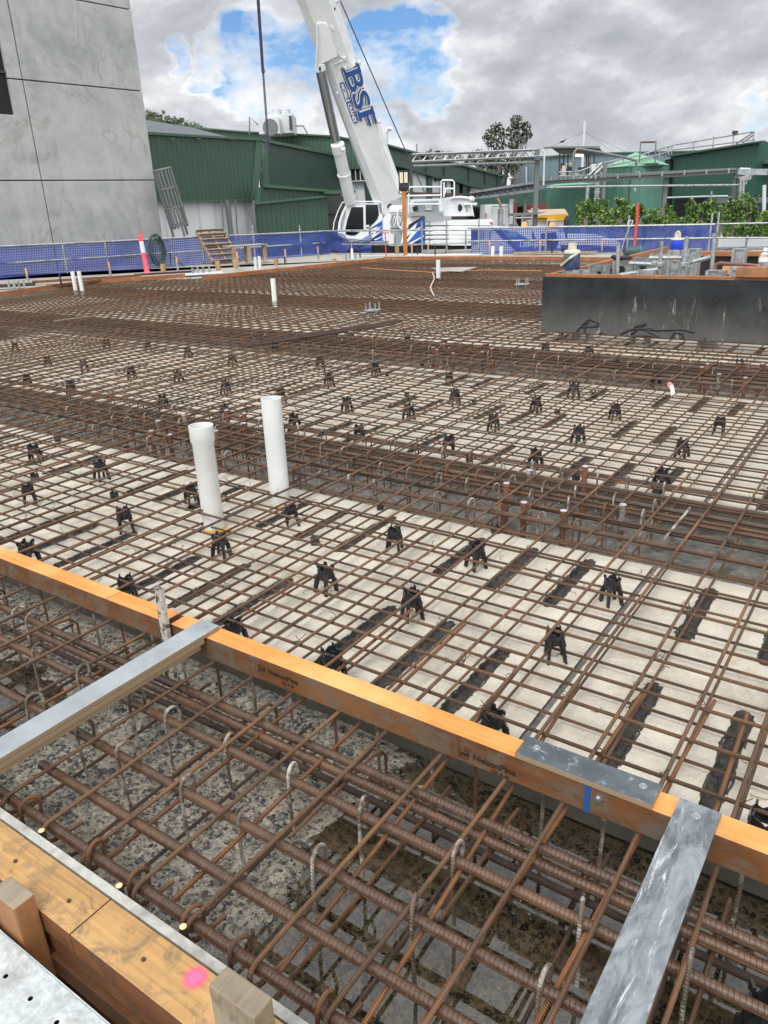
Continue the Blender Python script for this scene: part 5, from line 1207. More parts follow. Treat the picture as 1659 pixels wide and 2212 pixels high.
# ---- sheds under the conveyor, container, white hut
w = Wall(1020, 55, 1180, 55, 'dark_lean_to', 'dark green low building under the conveyor', 'building'); w.poly('wall', [(1010, 430), (1060, 425), (1180, 408), (1180, 445), (1010, 448)], 2, 'green3'); w.base('shade_wall', [(1010, 447), (1180, 445)], 1, 'dark', off=2.5)
w = Wall(1048, 50, 1118, 50, 'white_hut', 'white panel hut with grey door and window under the conveyor', 'hut')
w.base('wall', [(1048, 442), (1117, 430 if 0 else 440)], 2.4, 'offwhite'); d_ = w.box('door', 1078, 452, 1090, 486, .05, 'white', off=-.06); w.box('door_window', 1081.5, 456, 1086.5, 462, .02, 'dark', off=-.085).parent = d_ if 0 else w.root
w.bar('door_rail', [(1063, 460), (1063, 446), (1098, 447), (1098, 470)], .03, 'steelgrey', -.2); w.box('corner', 1101, 430, 1110, 484, .3, 'offwhite', off=-.35); w.box('hydrant_box', 1048.5, 460, 1051, 470, .1, 'red', off=-.1)
M['rustred'] = simple('rust_red_container_paint', H('6d3030'), .7, 0, .1)
w = Wall(1144, 52, 1178, 52, 'container', 'dark red shipping container with white letters behind the tall post', 'container'); w.box('side', 1144, 442, 1180, 482, 2.4, 'rustred')
q = w.pt(1147, 457, -.02); text_mesh('tex', .36, M['offwhite'], Matrix.Translation(q) @ Matrix.Rotation(math.pi/2, 4, 'X'), w.root, 'lettering', .01, bold=.012)
post_obj(1112, 485, 1112, 436, 49, .2, 'rusty brown column beside the white hut', 'rustred'); post_obj(1133, 485, 1133, 420, 49, .13, 'thin grey column right of the white hut')
# exhaust stack behind counterweights
p = at(1081, 490, 36); t = thing('exhaust_stack', 'steel exhaust stack with curved brass pipe behind the counterweights', 'exhaust', p); s_ = 36/FP
MB().cyl((0, 0, 0), 6*s_, 34*s_, 14).build('muffler', M['galv'], t, smooth=True); M['brass'] = simple('heat_tinted_pipe', H('9d8468'), .35, .7)
MB().tube([Vector((0, 0, 34*s_)), Vector((0, 0, 40*s_)), Vector((0, 0, 46*s_))-RT*3*s_, Vector((0, 0, 54*s_))-RT*8*s_], 2.6*s_, 10).build('curved_pipe', M['brass'], t, smooth=True)
# ---- yellow roofed site hut
w = Wall(1150, 47, 1226, 47, 'site_hut', 'white site hut with yellow roof edge and an air conditioner', 'site hut')
M['yellow'] = simple('yellow_paint', H('d8a31c'), .5, 0, .05)
w.base('wall', [(1153, 478), (1226, 476)], 4, 'offwhite'); w.poly('fascia', [(1152.5, 468), (1226, 464), (1226, 476.5), (1152.5, 478.5)], .12, 'yellow', off=-.1)
P = [w.pt(1152.5, 468, -.1), w.pt(1226, 464, -.1)]; MB().prism([P[0], P[1], P[1]+Vector((.3, 2.2, .25)), P[0]+Vector((0, 2.2, .30))], (0, 0, .05)).build('roof', simple('dirty_tan_roof', H('a9987c'), .8, 0, .2, 2), w.root)
MB().prism([P[1], P[1]+Vector((.3, 2.2, .28)), P[1]+Vector((.3, 4.2, 0)), P[1]+Vector((.3, 4.2, -.5)), P[1]+Vector((0, 0, -.35))], (.05, 0, 0)).build('gable', M['yellow'], w.root)
q = w.pt(1157.5, 476.3, -.12); text_mesh('ATCO', .19, M['dark'], Matrix.Translation(q) @ Matrix.Rotation(math.pi/2, 4, 'X'), w.root, 'sign_lettering', .005, shear=.25, bold=.008, sx=1.15)
ac = w.box('air_conditioner', 1182, 475.5, 1201, 489, .35, 'offwhite', off=-.4, bevel=.02); g_ = w.box('grille', 1184, 477.5, 1198, 487.5, .02, 'darksteel', off=-.425)
w = Wall(1110, 44, 1170, 44, 'shade_canopy', 'low grey-green canopy roof on thin frame left of the yellow-edged hut', 'canopy'); w.poly('roof', [(1110, 462), (1184, 458), (1150, 464.5), (1110, 467)], 1.5, 'steelgrey')
for x in (1111, 1128, 1149): w.bar('leg', [(x, 465), (x, 500)], .05, 'galv')
w.bar('brace', [(1112, 478), (1123, 497)], .04, 'galv'); w.bar('brace', [(1140, 497), (1150, 478)], .04, 'galv'); w.bar('rail', [(1111, 471), (1149, 470)], .04, 'galv')
# ---- tanks
def tank(xl, xr, ytop, rise, D, lab, seam=None):
    c = at((xl+xr)/2, ytop, D); r = (at(xr, ytop, D)-at(xl, ytop, D)).length/2; t = thing('storage_tank', lab, 'tank', (c.x, c.y, -1.9)); h = c.z+1.9
    MB().lathe([(r, 0), (r, h), (r*1.012, h), (r*1.012, h+.05), (r, h+.05)], 72).build('tank_wall', M['tank'], t, smooth=True)
    MB().lathe([(r*1.0, h+.052), (r*.5, h+rise*.55), (.05, h+rise)], 48).build('tank_roof', M['tanktop'], t, smooth=True)
    return t, c, r, h
tank(1179, 1284, 402, .38, 62, 'smaller left green tank behind the thin pale pole'); tk, tc_, tr_, th_ = tank(1301, 1442, 362, 1.0, 60, 'bigger right green tank with painted level numbers')
toC = (Vector((0, 0, 0))-Vector((tc_.x, tc_.y, 0))).normalized(); 
for i, s_ in enumerate(('10', '9', '8', '7', '6', '5')):
    ang = math.atan2(toC.y, toC.x)+.02; n_ = Vector((math.cos(ang), math.sin(ang), 0)); X = Vector((-n_.y, n_.x, 0)); zz = th_-.55-i*1.05
    Mx_ = Matrix((( X.x, 0, n_.x, n_.x*(tr_+.02)), (X.y, 0, n_.y, n_.y*(tr_+.02)), (0, 1, 0, zz), (0, 0, 0, 1))); text_mesh(s_, .32, M['jugcream'], Mx_, tk, 'level_number', .004, bold=.01)
MB().beam(n_*(tr_+.03)-X*.3+Vector((0, 0, 0)), n_*(tr_+.03)-X*.3+Vector((0, 0, th_)), .1, .06, up=n_).build('tank_seam', M['green2'], tk)
# ---- teal building behind, skillion building at right
w = Wall(1090, 100, 1700, 88, 'blue_grey_building', 'big blue-grey factory behind the tanks and the conveyor', 'factory'); w.base('wall', [(1104, 343), (1160, 341), (1305, 331), (1488, 327), (1700, 321)], 5, 'teal'); w.poly('gutter', [(1104, 341), (1305, 329), (1488, 325), (1700, 319), (1700, 321.5), (1488, 327.5), (1305, 331.5), (1104, 343.5)], .4, 'greentrim', off=-.3)
w.bar('downpipe', [(1113, 345), (1113, 384), (1100, 385)], .2, 'offwhite', -.3); w.bar('downpipe', [(1137, 360), (1137, 395)], .1, 'offwhite', -.3)
w = Wall(1443, 66, 1641, 58, 'green_factory', 'dark green corrugated factory with a roof rising to the right and a walkway on top', 'factory')
w.poly('front_wall', [(1448, 337), (1640, 306), (1631, 367), (1631, 470), (1443, 470)], 8, 'green3'); w.base('front_lower', [(1443, 462), (1700, 462)], 6, 'green3', off=.6); w.poly('roof_edge', [(1440, 335.5), (1644, 303.5), (1643, 307), (1441, 339.5)], .5, 'greentrim', off=-.4)
w.poly('right_wing', [(1631, 351), (1720, 354), (1720, 480), (1631, 480)], 4, 'green2', off=1.0); w.poly('right_wing_roof', [(1620, 346), (1720, 350), (1720, 356), (1620, 352)], 2, 'greentrim', off=.6)
w.poly('corner_gap', [(1436, 346), (1448, 343), (1444, 480), (1430, 480)], .4, 'dark', off=-.3); dr = w.box('doorway', 1453, 427, 1523, 478, .1, 'dark', off=-.08)
w.bar('light_strip', [(1441, 427), (1520, 424.5), (1572, 423.5)], .07, 'offwhite', -.5)
w.poly('awning', [(1527, 430), (1700, 427), (1700, 437), (1532, 440)], 1.4, 'steelgrey', off=-1.5)
def rl(pts, r=.05): w.bar('walkway_rail', pts, r, 'galv', -.6)
rl([(1452, 314), (1536, 300), (1630, 284)]); rl([(1452, 324), (1630, 302)]); rl([(1450, 333), (1452, 314)])
for (x, y0, y1) in ((1497, 327, 305), (1540, 319, 295), (1583, 312, 287), (1627, 305, 285)): rl([(x, y0), (x+2, y1)])
rl([(1590, 311), (1630, 284)]); rl([(1604, 308), (1627, 292)])
w.box('rail_lamp', 1581, 283, 1587, 290, .3, 'darksteel', off=-.7)
# stair / rail from tank roof up to walkway, gate frame
rail([at(1301, 352, 57), at(1380, 336, 58), at(1452, 314, 60)], .05, 'upper pale handrail rising across the tank roofs', 'hand_rail'); rail([at(1301, 361, 57), at(1380, 345, 58), at(1452, 326, 60)], .05, 'lower pale handrail rising across the tank roofs', 'hand_rail')
for i, (x, y0, y1) in enumerate(((1322, 359, 346), (1346, 353, 341), (1362, 350, 338), (1401, 343, 331), (1425, 340, 324), (1444, 333, 317))): tag(rail([at(x, y0, 58), at(x, y1, 58)], .045, None), 'short upright of the handrail crossing the tank roofs', 'rail post', 'uprights of the tank roof handrail')
t = thing('gate_frame', 'thin goalpost frame with a red crossbar above the bigger tank', 'frame', at(1381, 352, 57)); o = at(1381, 352, 57)
MB().tube([Vector((0, 0, 0)), at(1384, 306, 57)-o, at(1417, 305, 57)-o, at(1415, 354, 57)-o], .05, 6).build('frame', M['steelgrey'], t); MB().tube([at(1386, 307.5, 57)-o, at(1414, 307, 57)-o], .06, 6).build('crossbar', M['rustred'], t)
t = thing('hatch_platform', 'dark hatch platform on the bigger tank roof', 'platform', at(1400, 357, 58)); MB().box((-1.0, -.6, -.1), (1.0, .6, 0)).build('deck', M['darksteel'], t); MB().box((-.6, -.4, 0), (.6, .4, .12)).build('hatch', M['green2'], t)
# ---- platform with canopy
w = Wall(1195, 56, 1310, 56, 'plant_platform', 'open equipment platform under a dark canopy left of the bigger tank', 'platform')
w.poly('canopy', [(1194, 321), (1296, 320), (1307, 335), (1210, 333)], .12, 'darksteel', off=.2); P = [w.pt(1194, 320, 0), w.pt(1296, 319, 0)]; MB().prism([P[0], P[1], P[1]+Vector((0, 3, .15)), P[0]+Vector((0, 3, .15))], (0, 0, .1)).build('canopy_roof', M['steelgrey'], w.root)
for x in (1209, 1218, 1227, 1267, 1272, 1284): w.bar('canopy_post', [(x, 333), (x-1, 392)], .05, 'darksteel', .6 if x % 2 else 2)
M['lamp'] = NT('lit_fluorescent_lamp').m; bs = M['lamp'].node_tree.nodes['Principled BSDF']; bs.inputs['Base Color'].default_value = (1, .8, .4, 1); bs.inputs['Emission Color'].default_value = (1, .72, .35, 1); bs.inputs['Emission Strength'].default_value = 2.2
w.bar('lamp_tube', [(1237.5, 335.5), (1259, 336)], .09, 'lamp', .1)
random.seed(31)
for i in range(16):
    x = random.uniform(1212, 1300); y = random.uniform(348, 380); w.box('machinery', x, y, x+random.uniform(4, 14), y+random.uniform(5, 15), random.uniform(.3, 1.2), random.choice(['steelgrey', 'darksteel', 'jugcream', 'green2', 'offwhite', 'steelgrey']), off=random.uniform(.3, 2.0))
w.box('deck', 1205, 387, 1308, 391, 3, 'darksteel')
for i in range(10): x = 1212+i*9.5; w.bar('platform_rail_post', [(x, 372), (x, 388)], .03, 'galv', -.1)
w.bar('platform_rail', [(1208, 380), (1300, 377)], .03, 'galv', -.1); w.bar('platform_rail', [(1208, 372), (1250, 370), (1300, 352)], .04, 'galv', -.1)
w.bar('hose_pipe', [(1237, 388), (1240, 330), (1246, 322), (1254, 322), (1300, 330), (1350, 340), (1374, 347), (1375, 362)], .09, 'steelgrey', -.3)
w.box('cabinet', 1277, 354, 1287, 368, .5, 'offwhite', off=-.2); w.box('yellow_panel', 1214, 358, 1222, 382, .1, 'jugcream', off=.2)
for i in range(7): w.bar('stair_tread', [(1262+i*6, 384-i*5), (1270+i*6, 384-i*5)], .05, 'galv', -.2)
w.bar('stair_string', [(1258, 392), (1300, 352)], .06, 'galv', -.25); w.bar('stair_string', [(1266, 394), (1308, 354)], .06, 'galv', -.25)
# ladder
w = Wall(1280, 54, 1310, 54, 'tank_ladder', 'caged access ladder between the two green tanks', 'ladder')
for x in (1287, 1294): w.bar('stile', [(x, 392), (x-3, 455)], .04, 'galv')
for i in range(13): y = 396+i*4.5; w.bar('rung', [(1286.8-i*.2, y), (1294-i*.2, y)], .03, 'galv')
for i in range(4): y = 400+i*14; w.bar('cage_hoop', [(1283.5-i*.5, y), (1283.5-i*.5, y+1.5), (1297-i*.5, y+1.5), (1297-i*.5, y)], .03, 'galv', -.4)
post_obj(1299, 480, 1305, 352, 54.5, .22, 'grey steel column standing between the two tanks')
# ---- elevated pipe rack
t = thing('pipe_rack', 'long grey elevated beam and walkway crossing in front of the tanks', 'pipe rack', at(1168, 394, 45)); o = at(1168, 394, 45)
MB().beam(at(1168, 396, 45)-o, at(1589, 371, 46)-o, .5, .16).build('main_beam', M['steelgrey'], t); MB().beam(at(1168, 391, 45)-o, at(1589, 366.5, 46)-o, .8, .04).build('walkway', M['steelgrey'], t)
MB().beam(at(1160, 385, 45)-o, at(1589, 364.5, 46)-o, .1, .10).build('upper_rail', M['steelgrey'], t)
for i in range(9): f = i/8.5; x = 1190+i*48; y = 384-(x-1168)*.0478; MB().tube([at(x, y-1, 44.9)-o, at(x, y+9, 44.9)-o], .05, 6).build('rail_bracket', M['galv'], t)
MB().tube([at(1180, 405.5, 44.5)-o, at(1270, 403, 44.6)-o, at(1604, 399.5, 45.6)-o, at(1611, 397, 45.6)-o, at(1613, 386, 45.6)-o], .06, 8).build('long_pipe', M['galv'], t, smooth=True)
MB().tube([at(1598, 366, 46)-o, at(1619, 366, 46)-o, at(1618, 384, 46)-o, at(1611, 390, 46)-o], .09, 8).build('bent_pipe', M['offwhite'], t, smooth=True)
MB().beam(at(1592, 371, 46)-o, at(1720, 372, 45)-o, .4, .3).build('tray', M['galv'], t); MB().beam(at(1592, 366, 46)-o, at(1720, 367, 45)-o, .3, .06).build('tray_top', M['galv'], t)
MB().prism([at(1595, 384, 45.5)-o, at(1620, 376, 45.5)-o, at(1628, 374, 45.5)-o, at(1622, 388, 45.5)-o, at(1600, 390, 45.5)-o], FH*.6).build('bracket_plate', M['galv'], t)
for x in (1600, 1606): MB().tube([at(x, 388, 45.5)-o, at(x-3, 433, 45.5)-o], .09, 6).build('strut', M['galv'], t)
post_obj(1430, 480, 1438, 384, 46, .22, 'grey rack column in front of the doorway edge'); post_obj(1577, 480, 1585, 374, 46, .20, 'brownish rack column near the right edge', 'greywood' if 0 else 'steelgrey')
rail([at(1263.5, 500, 40) , at(1269.5, 404, 40)], .09, 'thin pale pole standing in front of the smaller tank', 'slim_pole', 'galv', 'pole')
rail([at(1533, 500, 42), at(1537, 413, 42)], .05, 'thin upright pipe with a small cross arm near the doorway', 'slim_pole', 'galv', 'pole'); rail([at(1650, 470, 42), at(1651, 400, 42)], .09, 'pale green-white pipe standing at the right edge', 'slim_pole', 'offwhite', 'pole')
rail([at(1571, 500, 40), at(1574, 434, 40)], .05, 'thin white pole among the shrubs at right', 'slim_pole', 'offwhite', 'pole')
# chimney with stay wires
t = thing('chimney', 'slim pale chimney with stay wires behind the platform canopy', 'chimney', at(1260, 322, 80)); o = at(1260, 322, 80)
MB().tube([Vector((0, 0, -4)), Vector((0, 0, (at(1263.5, 262, 80)-o).z))], .13, 10).build('flue', M['offwhite'], t, smooth=True); st = Vector((0, 0, (at(1262, 284, 80)-o).z))
for (x, y, D) in ((1180, 322, 84), (1200, 328, 76), (1325, 330, 86), (1355, 330, 78)): MB().tube([st, at(x, y, D)-o], .014, 4).build('stay_wire', M['steelgrey'], t)
rail([at(873-30, 0+300, 60), at(843.5, 0+318, 60)], .03, 'tiny aerial on the factory roof', 'aerial', 'steelgrey', 'aerial') if 0 else rail([at(900.5, 311, 58), at(900.5, 333, 58)], .04, 'thin aerial sticking up from the factory wing roof', 'aerial', 'steelgrey', 'aerial')
# stair frame and pale machinery behind the right-hand rail
w = Wall(1560, 34, 1659, 34, 'site_gate', 'pale tubular gate and rails behind the shrubs at the right edge', 'gate')
for x in (1605, 1610, 1618, 1624, 1632): w.bar('bar', [(x, 499), (x, 514)], .04, 'offwhite')
w.bar('top_bar', [(1600, 499), (1636, 499)], .04, 'offwhite'); w.bar('sloping_bar', [(1575, 492), (1600, 512)], .05, 'galv'); w.box('pale_step', 1548, 506, 1570, 512, .8, 'offwhite'); w.box('green_wall', 1545, 488, 1568, 506, .2, 'greentrim', off=1)
# ---- vegetation
def leafmat(name, a, b, c):
    t = NT(name); g = t.n('ShaderNodeNewGeometry'); v = t.coord('Object'); n = t.noise(v, 1.3, 3, .6); r = t.math('ADD', t.math('MULTIPLY', g.outputs['Random Per Island'], .75), t.math('MULTIPLY', n, .45))
    t.col(t.ramp(r, [(.15, a), (.6, b), (1.0, c)])); t.set(rough=.55); t.b.inputs['Subsurface Weight'].default_value = 0
    return t.m
M['leaf'] = leafmat('bright_shrub_leaves', (.02, .05, .014), (.075, .15, .03), (.24, .35, .07)); M['gum'] = leafmat('gum_leaves', (.018, .03, .016), (.05, .07, .04), (.10, .12, .07)); M['hillleaf'] = leafmat('hill_tree_leaves', (.04, .06, .035), (.09, .12, .07), (.16, .19, .12))
M['bark'] = mottled('pale_bark', H('8f8b80'), H('6b655b'), 3, .85, .2)
def leaves(m, c, R, n, ls, flat=.8):
    for _ in range(n):
        while True:
            q = Vector((random.uniform(-1, 1), random.uniform(-1, 1), random.uniform(-1, 1)))
            if .25 < q.length < 1: break
        p = c+Vector((q.x*R.x, q.y*R.y, q.z*R.z)); a = Vector((random.uniform(-1, 1), random.uniform(-1, 1), random.uniform(-.4, 1))).normalized(); u = a.orthogonal().normalized(); v = a.cross(u); s = ls*random.uniform(.6, 1.3)
        th = random.random()*6.28; u, v = u*math.cos(th)+v*math.sin(th), v*math.cos(th)-u*math.sin(th)
        b = len(m.v); m.v += [p-u*s, p-v*s*.45, p+u*s, p+v*s*.45]; m.f.append((b, b+1, b+2, b+3))
def plant(blobs, base, D, name, lab, cat, ls, dens, mat, group=None, trunk=.05, upto=None):
    bpt = at(*base, D); t = thing(name, lab, cat, bpt, 0, group); m = MB(); tm = MB(); s = D/FP
    for (x, y, rx, ry) in blobs:
        c = at(x, y, D)-bpt; dep = random.uniform(-.5, .5)*rx*s
        c += FH*dep; R = Vector((rx*s, rx*s, ry*s)); leaves(m, c, R, int(dens*rx*ry/30), ls)
        tm.tube([Vector((0, 0, -1)), c*.5+Vector((0, 0, -.2)), c], trunk, 5, rr=[trunk, trunk*.7, trunk*.25])
    m.build('crown', M[mat], t, fix=False); tm.build('trunk', M['bark'], t, smooth=True); return t
random.seed(77)
def shrub(x0, x1, ytop, ybot, D, lab):
    bl_ = []; n = max(6, int((x1-x0)*(ybot-ytop)/78))
    for i in range(n):
        f = random.random(); y = ytop+6+(ybot-ytop-4)*f**.9; sp = (.45+.75*f**.6)*(x1-x0)/2; x = (x0+x1)/2+random.uniform(-sp, sp); bl_.append((x, y, random.uniform(3.5, 6.5), random.uniform(4, 8)))
    for k in range(3): sx_ = random.uniform(x0+4, x1-4); bl_.append((sx_, ytop+random.uniform(0, 14), 2.6, 5.5))
    plant(bl_, ((x0+x1)/2, ybot), D, 'shrub', lab, 'shrub', .085, 42, 'leaf', 'bright green shrubs behind the right-hand rail', .03)
shrub(1243, 1282, 432, 494, 34, 'rounded bright green shrub right of the yellow-edged hut'); shrub(1283, 1322, 427, 494, 33.5, 'tall bright green shrub in front of the ladder between the tanks'); shrub(1318, 1362, 426, 494, 34, 'tall bright green shrub in front of the bigger tank'); shrub(1356, 1400, 444, 492, 34.5, 'thinner green shrub in front of the bigger tank, by the red pole')
shrub(1398, 1440, 452, 492, 33.5, 'low green shrub left of the factory doorway'); shrub(1430, 1490, 465, 490, 33, 'low hedge-like shrub in front of the doorway'); shrub(1432, 1456, 442, 480, 35, 'small shrub standing up before the rack column'); shrub(1478, 1512, 434, 488, 33.5, 'upright green shrub before the doorway'); shrub(1500, 1550, 431, 488, 34, 'broad green shrub at the right side of the doorway')
shrub(1546, 1566, 444, 486, 33, 'narrow green shrub between two scaffold posts'); shrub(1560, 1612, 426, 512, 31, 'big green shrub near the right edge, left one'); shrub(1600, 1640, 418, 510, 31.5, 'tallest big green shrub near the right edge'); shrub(1630, 1690, 452, 512, 30.5, 'big green shrub cut by the right edge'); 
random.seed(5)
plant([(1058, 290, 13, 10), (1072, 275, 12, 9), (1084, 292, 11, 13), (1066, 306, 15, 9), (1074, 322, 13, 9), (1050, 300, 8, 7), (1088, 312, 8, 7)], (1072, 395), 95, 'gum_tree', 'left of two tall ragged gum trees above the truss', 'tree', .24, 15, 'gum', None, .13)
plant([(1112, 262, 12, 12), (1122, 280, 14, 12), (1136, 276, 10, 11), (1106, 296, 13, 9), (1128, 300, 14, 11), (1112, 314, 14, 9), (1142, 292, 7, 9), (1104, 278, 8, 9), (1122, 255, 8, 5)], (1112, 395), 95, 'gum_tree', 'right and taller of two ragged gum trees above the truss', 'tree', .24, 15, 'gum', None, .13)
plant([(1040, 338, 26, 12), (1080, 342, 26, 14), (1110, 350, 22, 16), (1020, 345, 18, 9), (1060, 356, 30, 12), (1095, 366, 25, 12)], (1070, 400), 92, 'bushy_tree', 'dark bushy tree mass below the two gum trees', 'tree', .30, 9, 'gum', None, .3)
plant([(925, 330, 10, 5), (945, 331, 12, 5), (905, 334, 6, 4), (965, 335, 14, 6), (985, 340, 12, 6)], (940, 350), 105, 'bushy_tree', 'sunlit yellowish treetops above the factory wing roof', 'tree', .30, 9, 'hillleaf', None, .2)
# wooded hill
hm = MB(); hp = [(250, 232), (300, 240), (322, 246), (345, 252), (370, 258), (400, 268), (425, 276), (450, 284), (480, 296)]
P = [at(x, y+5, 230) for x, y in hp]; n = len(P); hm.v = [p for p in P]+[Vector((p.x, p.y, -5)) for p in P]+[p+FH*60 for p in P]
for i in range(n-1): hm.f += [(i, i+1, n+i+1, n+i), (i, 2*n+i, 2*n+i+1, i+1)]
tag(hm.build('hill', M['hillleaf']), kind='structure')
random.seed(2); hl = MB()
for (x, y) in [(random.uniform(300, 440), 0) for _ in range(70)]:
    y = 243+(x-300)*.25+random.uniform(-5, 14); c = at(x, y, 228+random.uniform(-4, 4)); leaves(hl, c, Vector((1.1, 1.1, .85))*random.uniform(.6, 1.2), 34, .33)
tag(hl.build('hill_woodland', M['hillleaf'], fix=False), kind='stuff')
plant([(333, 247, 6, 4), (346, 252, 5, 4), (353, 243, 3, 3)], (340, 262), 224, 'hill_tree', 'open-crowned tree on the hill crest beside the concrete building', 'tree', .5, 40, 'hillleaf', None, .12)
plant([(386, 263, 5, 4), (394, 259, 4, 4), (378, 254, 2, 2)], (388, 275), 224, 'hill_tree', 'open-crowned tree on the hill crest above the grey shed roof', 'tree', .5, 40, 'hillleaf', None, .12)
# bird
p = at(*K4(380, 190), 60); m = MB(); m.add([p-RT*.3+Vector((0, 0, -.1)), p+Vector((0, 0, .03)), p+RT*.35+Vector((0, 0, .25)), p+RT*.05+Vector((0, 0, -.06))], [(0, 1, 3), (1, 2, 3)]); m.ball(p, .09, 8, 5, (1.8, .8, .7)); tag(m.build('bird', M['dark']), 'small dark bird flying left of the slim chimney', 'bird')
# ================================================================ mobile crane
w = Wall(690, 31.6, 1240, 30.6, 'mobile_crane', 'white mobile crane with blue and black graphics and a raised telescopic boom', 'crane')
cr = w.root
M['cwhite'] = mottled('crane_white_paint', H('dadedf'), H('e3e6e7'), 1.6, .32, 0, rand=False, c3=H('d0d4d5'), s3=.8); M['cblue'] = simple('crane_blue', H('1f5bb8'), .35, 0, .05); M['cblack'] = simple('crane_black', H('15171b'), .35)
M['glass'] = simple('dark_cab_glass', H('0e171d'), .06, 0, .1); M['chrome'] = simple('chrome_rod', H('a9adb3'), .18, 1.0, .04); M['cgrey'] = simple('crane_grey', H('8f9698'), .5, .2); M['bsf'] = simple('lettering_blue', H('2a5194'), .4, 0, .04)
M['rope'] = simple('steel_rope', H('3d3a52'), .5)
t_ = TC
def cpoly(nm, pts, th, mat, off=0, parent=None, bevel=0):
    o = w.poly(nm, [t_(*p) for p in pts], th, mat, off, bevel)
    if parent: o.parent = parent
    return o
def ctube(nm, pts, r, mat, off=0):
    return w.bar(nm, [t_(*p) for p in pts], r, mat, off, 8)
cab = cpoly('cab', [(283, 575), (292, 500), (318, 420), (352, 348), (385, 330), (640, 335), (652, 420), (676, 440), (678, 662), (560, 668), (440, 645), (330, 640), (290, 610)], 1.15, 'cwhite', 0, bevel=.03)
def sub(o): o.parent = cab; return o
sub(cpoly('side_window', [(352, 560), (372, 470), (408, 366), (508, 366), (512, 560)], .03, 'glass', -.02)); sub(cpoly('rear_window', [(530, 345), (636, 345), (646, 430), (632, 470), (600, 505), (575, 528), (562, 548), (532, 548)], .03, 'glass', -.02))
sub(cpoly('windscreen', [(276, 570), (296, 470), (335, 372), (352, 352), (330, 440), (306, 575)], 1.1, 'glass', .03)); sub(cpoly('lower_glass', [(360, 580), (480, 582), (440, 612), (395, 612), (352, 600)], .03, 'glass', -.02))
sub(cpoly('door_handle', [(533, 522), (562, 522), (562, 540), (533, 540)], .04, 'cwhite', -.06))
for off in (-.06, .5): ctube('cab_rail', [(248, 570), (255, 500), (290, 400), (328, 325), (380, 318), (660, 318), (680, 335), (682, 380)], .022, 'cwhite', off)
ctube('cab_rail', [(300, 570), (315, 480), (350, 380), (378, 320)], .022, 'cwhite', -.1); ctube('wiper_bar', [(318, 560), (322, 500), (350, 400)], .03, 'cgrey', -.08)
# graphics on the cab flank
cpoly('blue_graphic', [(560, 560), (676, 480), (676, 660), (565, 664), (600, 620), (560, 580)], .012, 'cblue', -.014)
for pts in ([(556, 560), (676, 505), (600, 545), (640, 555), (560, 600)], [(575, 655), (676, 590), (676, 596), (600, 660)]): cpoly('black_graphic', pts, .008, 'cblack', -.024)
for pts in ([(548, 572), (640, 530), (618, 560), (672, 528), (610, 600), (672, 572), (600, 630), (560, 640), (600, 590), (560, 600), (590, 570)], [(600, 648), (676, 618), (676, 624), (616, 656)]): cpoly('white_flash', pts, .008, 'cwhite', -.034)
# middle body, hoses
cpoly('slew_frame', [(676, 470), (700, 440), (740, 410), (870, 400), (870, 700), (830, 705), (740, 705), (676, 670)], .9, 'cwhite', .12); cpoly('dark_recess', [(750, 430), (860, 430), (860, 560), (830, 690), (760, 690), (745, 600)], .05, 'cgrey', .08)
cpoly('frame_plate', [(676, 490), (735, 430), (752, 440), (745, 560), (745, 660), (690, 665), (676, 640)], .06, 'cwhite', .02)
random.seed(3)
for i in range(9):
    x = 765+i*9; ctube('hydraulic_hose', [(x-10, 440), (x-25+random.uniform(-8, 8), 500), (x-8+random.uniform(-8, 8), 545), (x+20, 520+random.uniform(-20, 20)), (x+30, 450)], .022, random.choice(['cwhite', 'cgrey', 'cwhite']), .02)
ctube('grab_rail', [(808, 510), (808, 410), (822, 382), (850, 376), (862, 384)], .03, 'cwhite', -.05); ctube('access_post', [(752, 700), (757, 600)], .12, 'cwhite', .0); ctube('grab_rail', [(808, 510), (830, 545), (862, 560)], .03, 'cwhite', -.05)
cpoly('pivot_housing', [(732, 350), (865, 350), (865, 415), (735, 412)], 1.0, 'cwhite', .05, bevel=.03); cpoly('black_grommet', [(715, 375), (722, 345), (742, 335), (758, 345), (736, 350), (726, 378)], .2, 'cblack', .02)
cpoly('rear_panel', [(868, 480), (925, 448), (1022, 446), (1042, 450), (1042, 694), (862, 708), (835, 700)], 1.1, 'cwhite', .0)
cpoly('blue_graphic', [(886, 555), (1030, 462), (1042, 455), (1042, 690), (862, 706), (840, 698), (900, 600)], .012, 'cblue', -.014)
for pts in ([(905, 520), (1030, 448), (1036, 452), (900, 560)], [(860, 640), (1000, 520), (1034, 512), (960, 590), (870, 690), (850, 700)], [(900, 700), (1040, 640), (1040, 648), (940, 700)]): cpoly('black_graphic', pts, .008, 'cblack', -.024)
for pts in ([(865, 600), (980, 500), (960, 560), (1020, 530), (900, 670), (880, 665), (930, 590), (870, 640)], [(890, 690), (1040, 610), (1040, 618), (915, 696)]): cpoly('white_flash', pts, .008, 'cwhite', -.034)
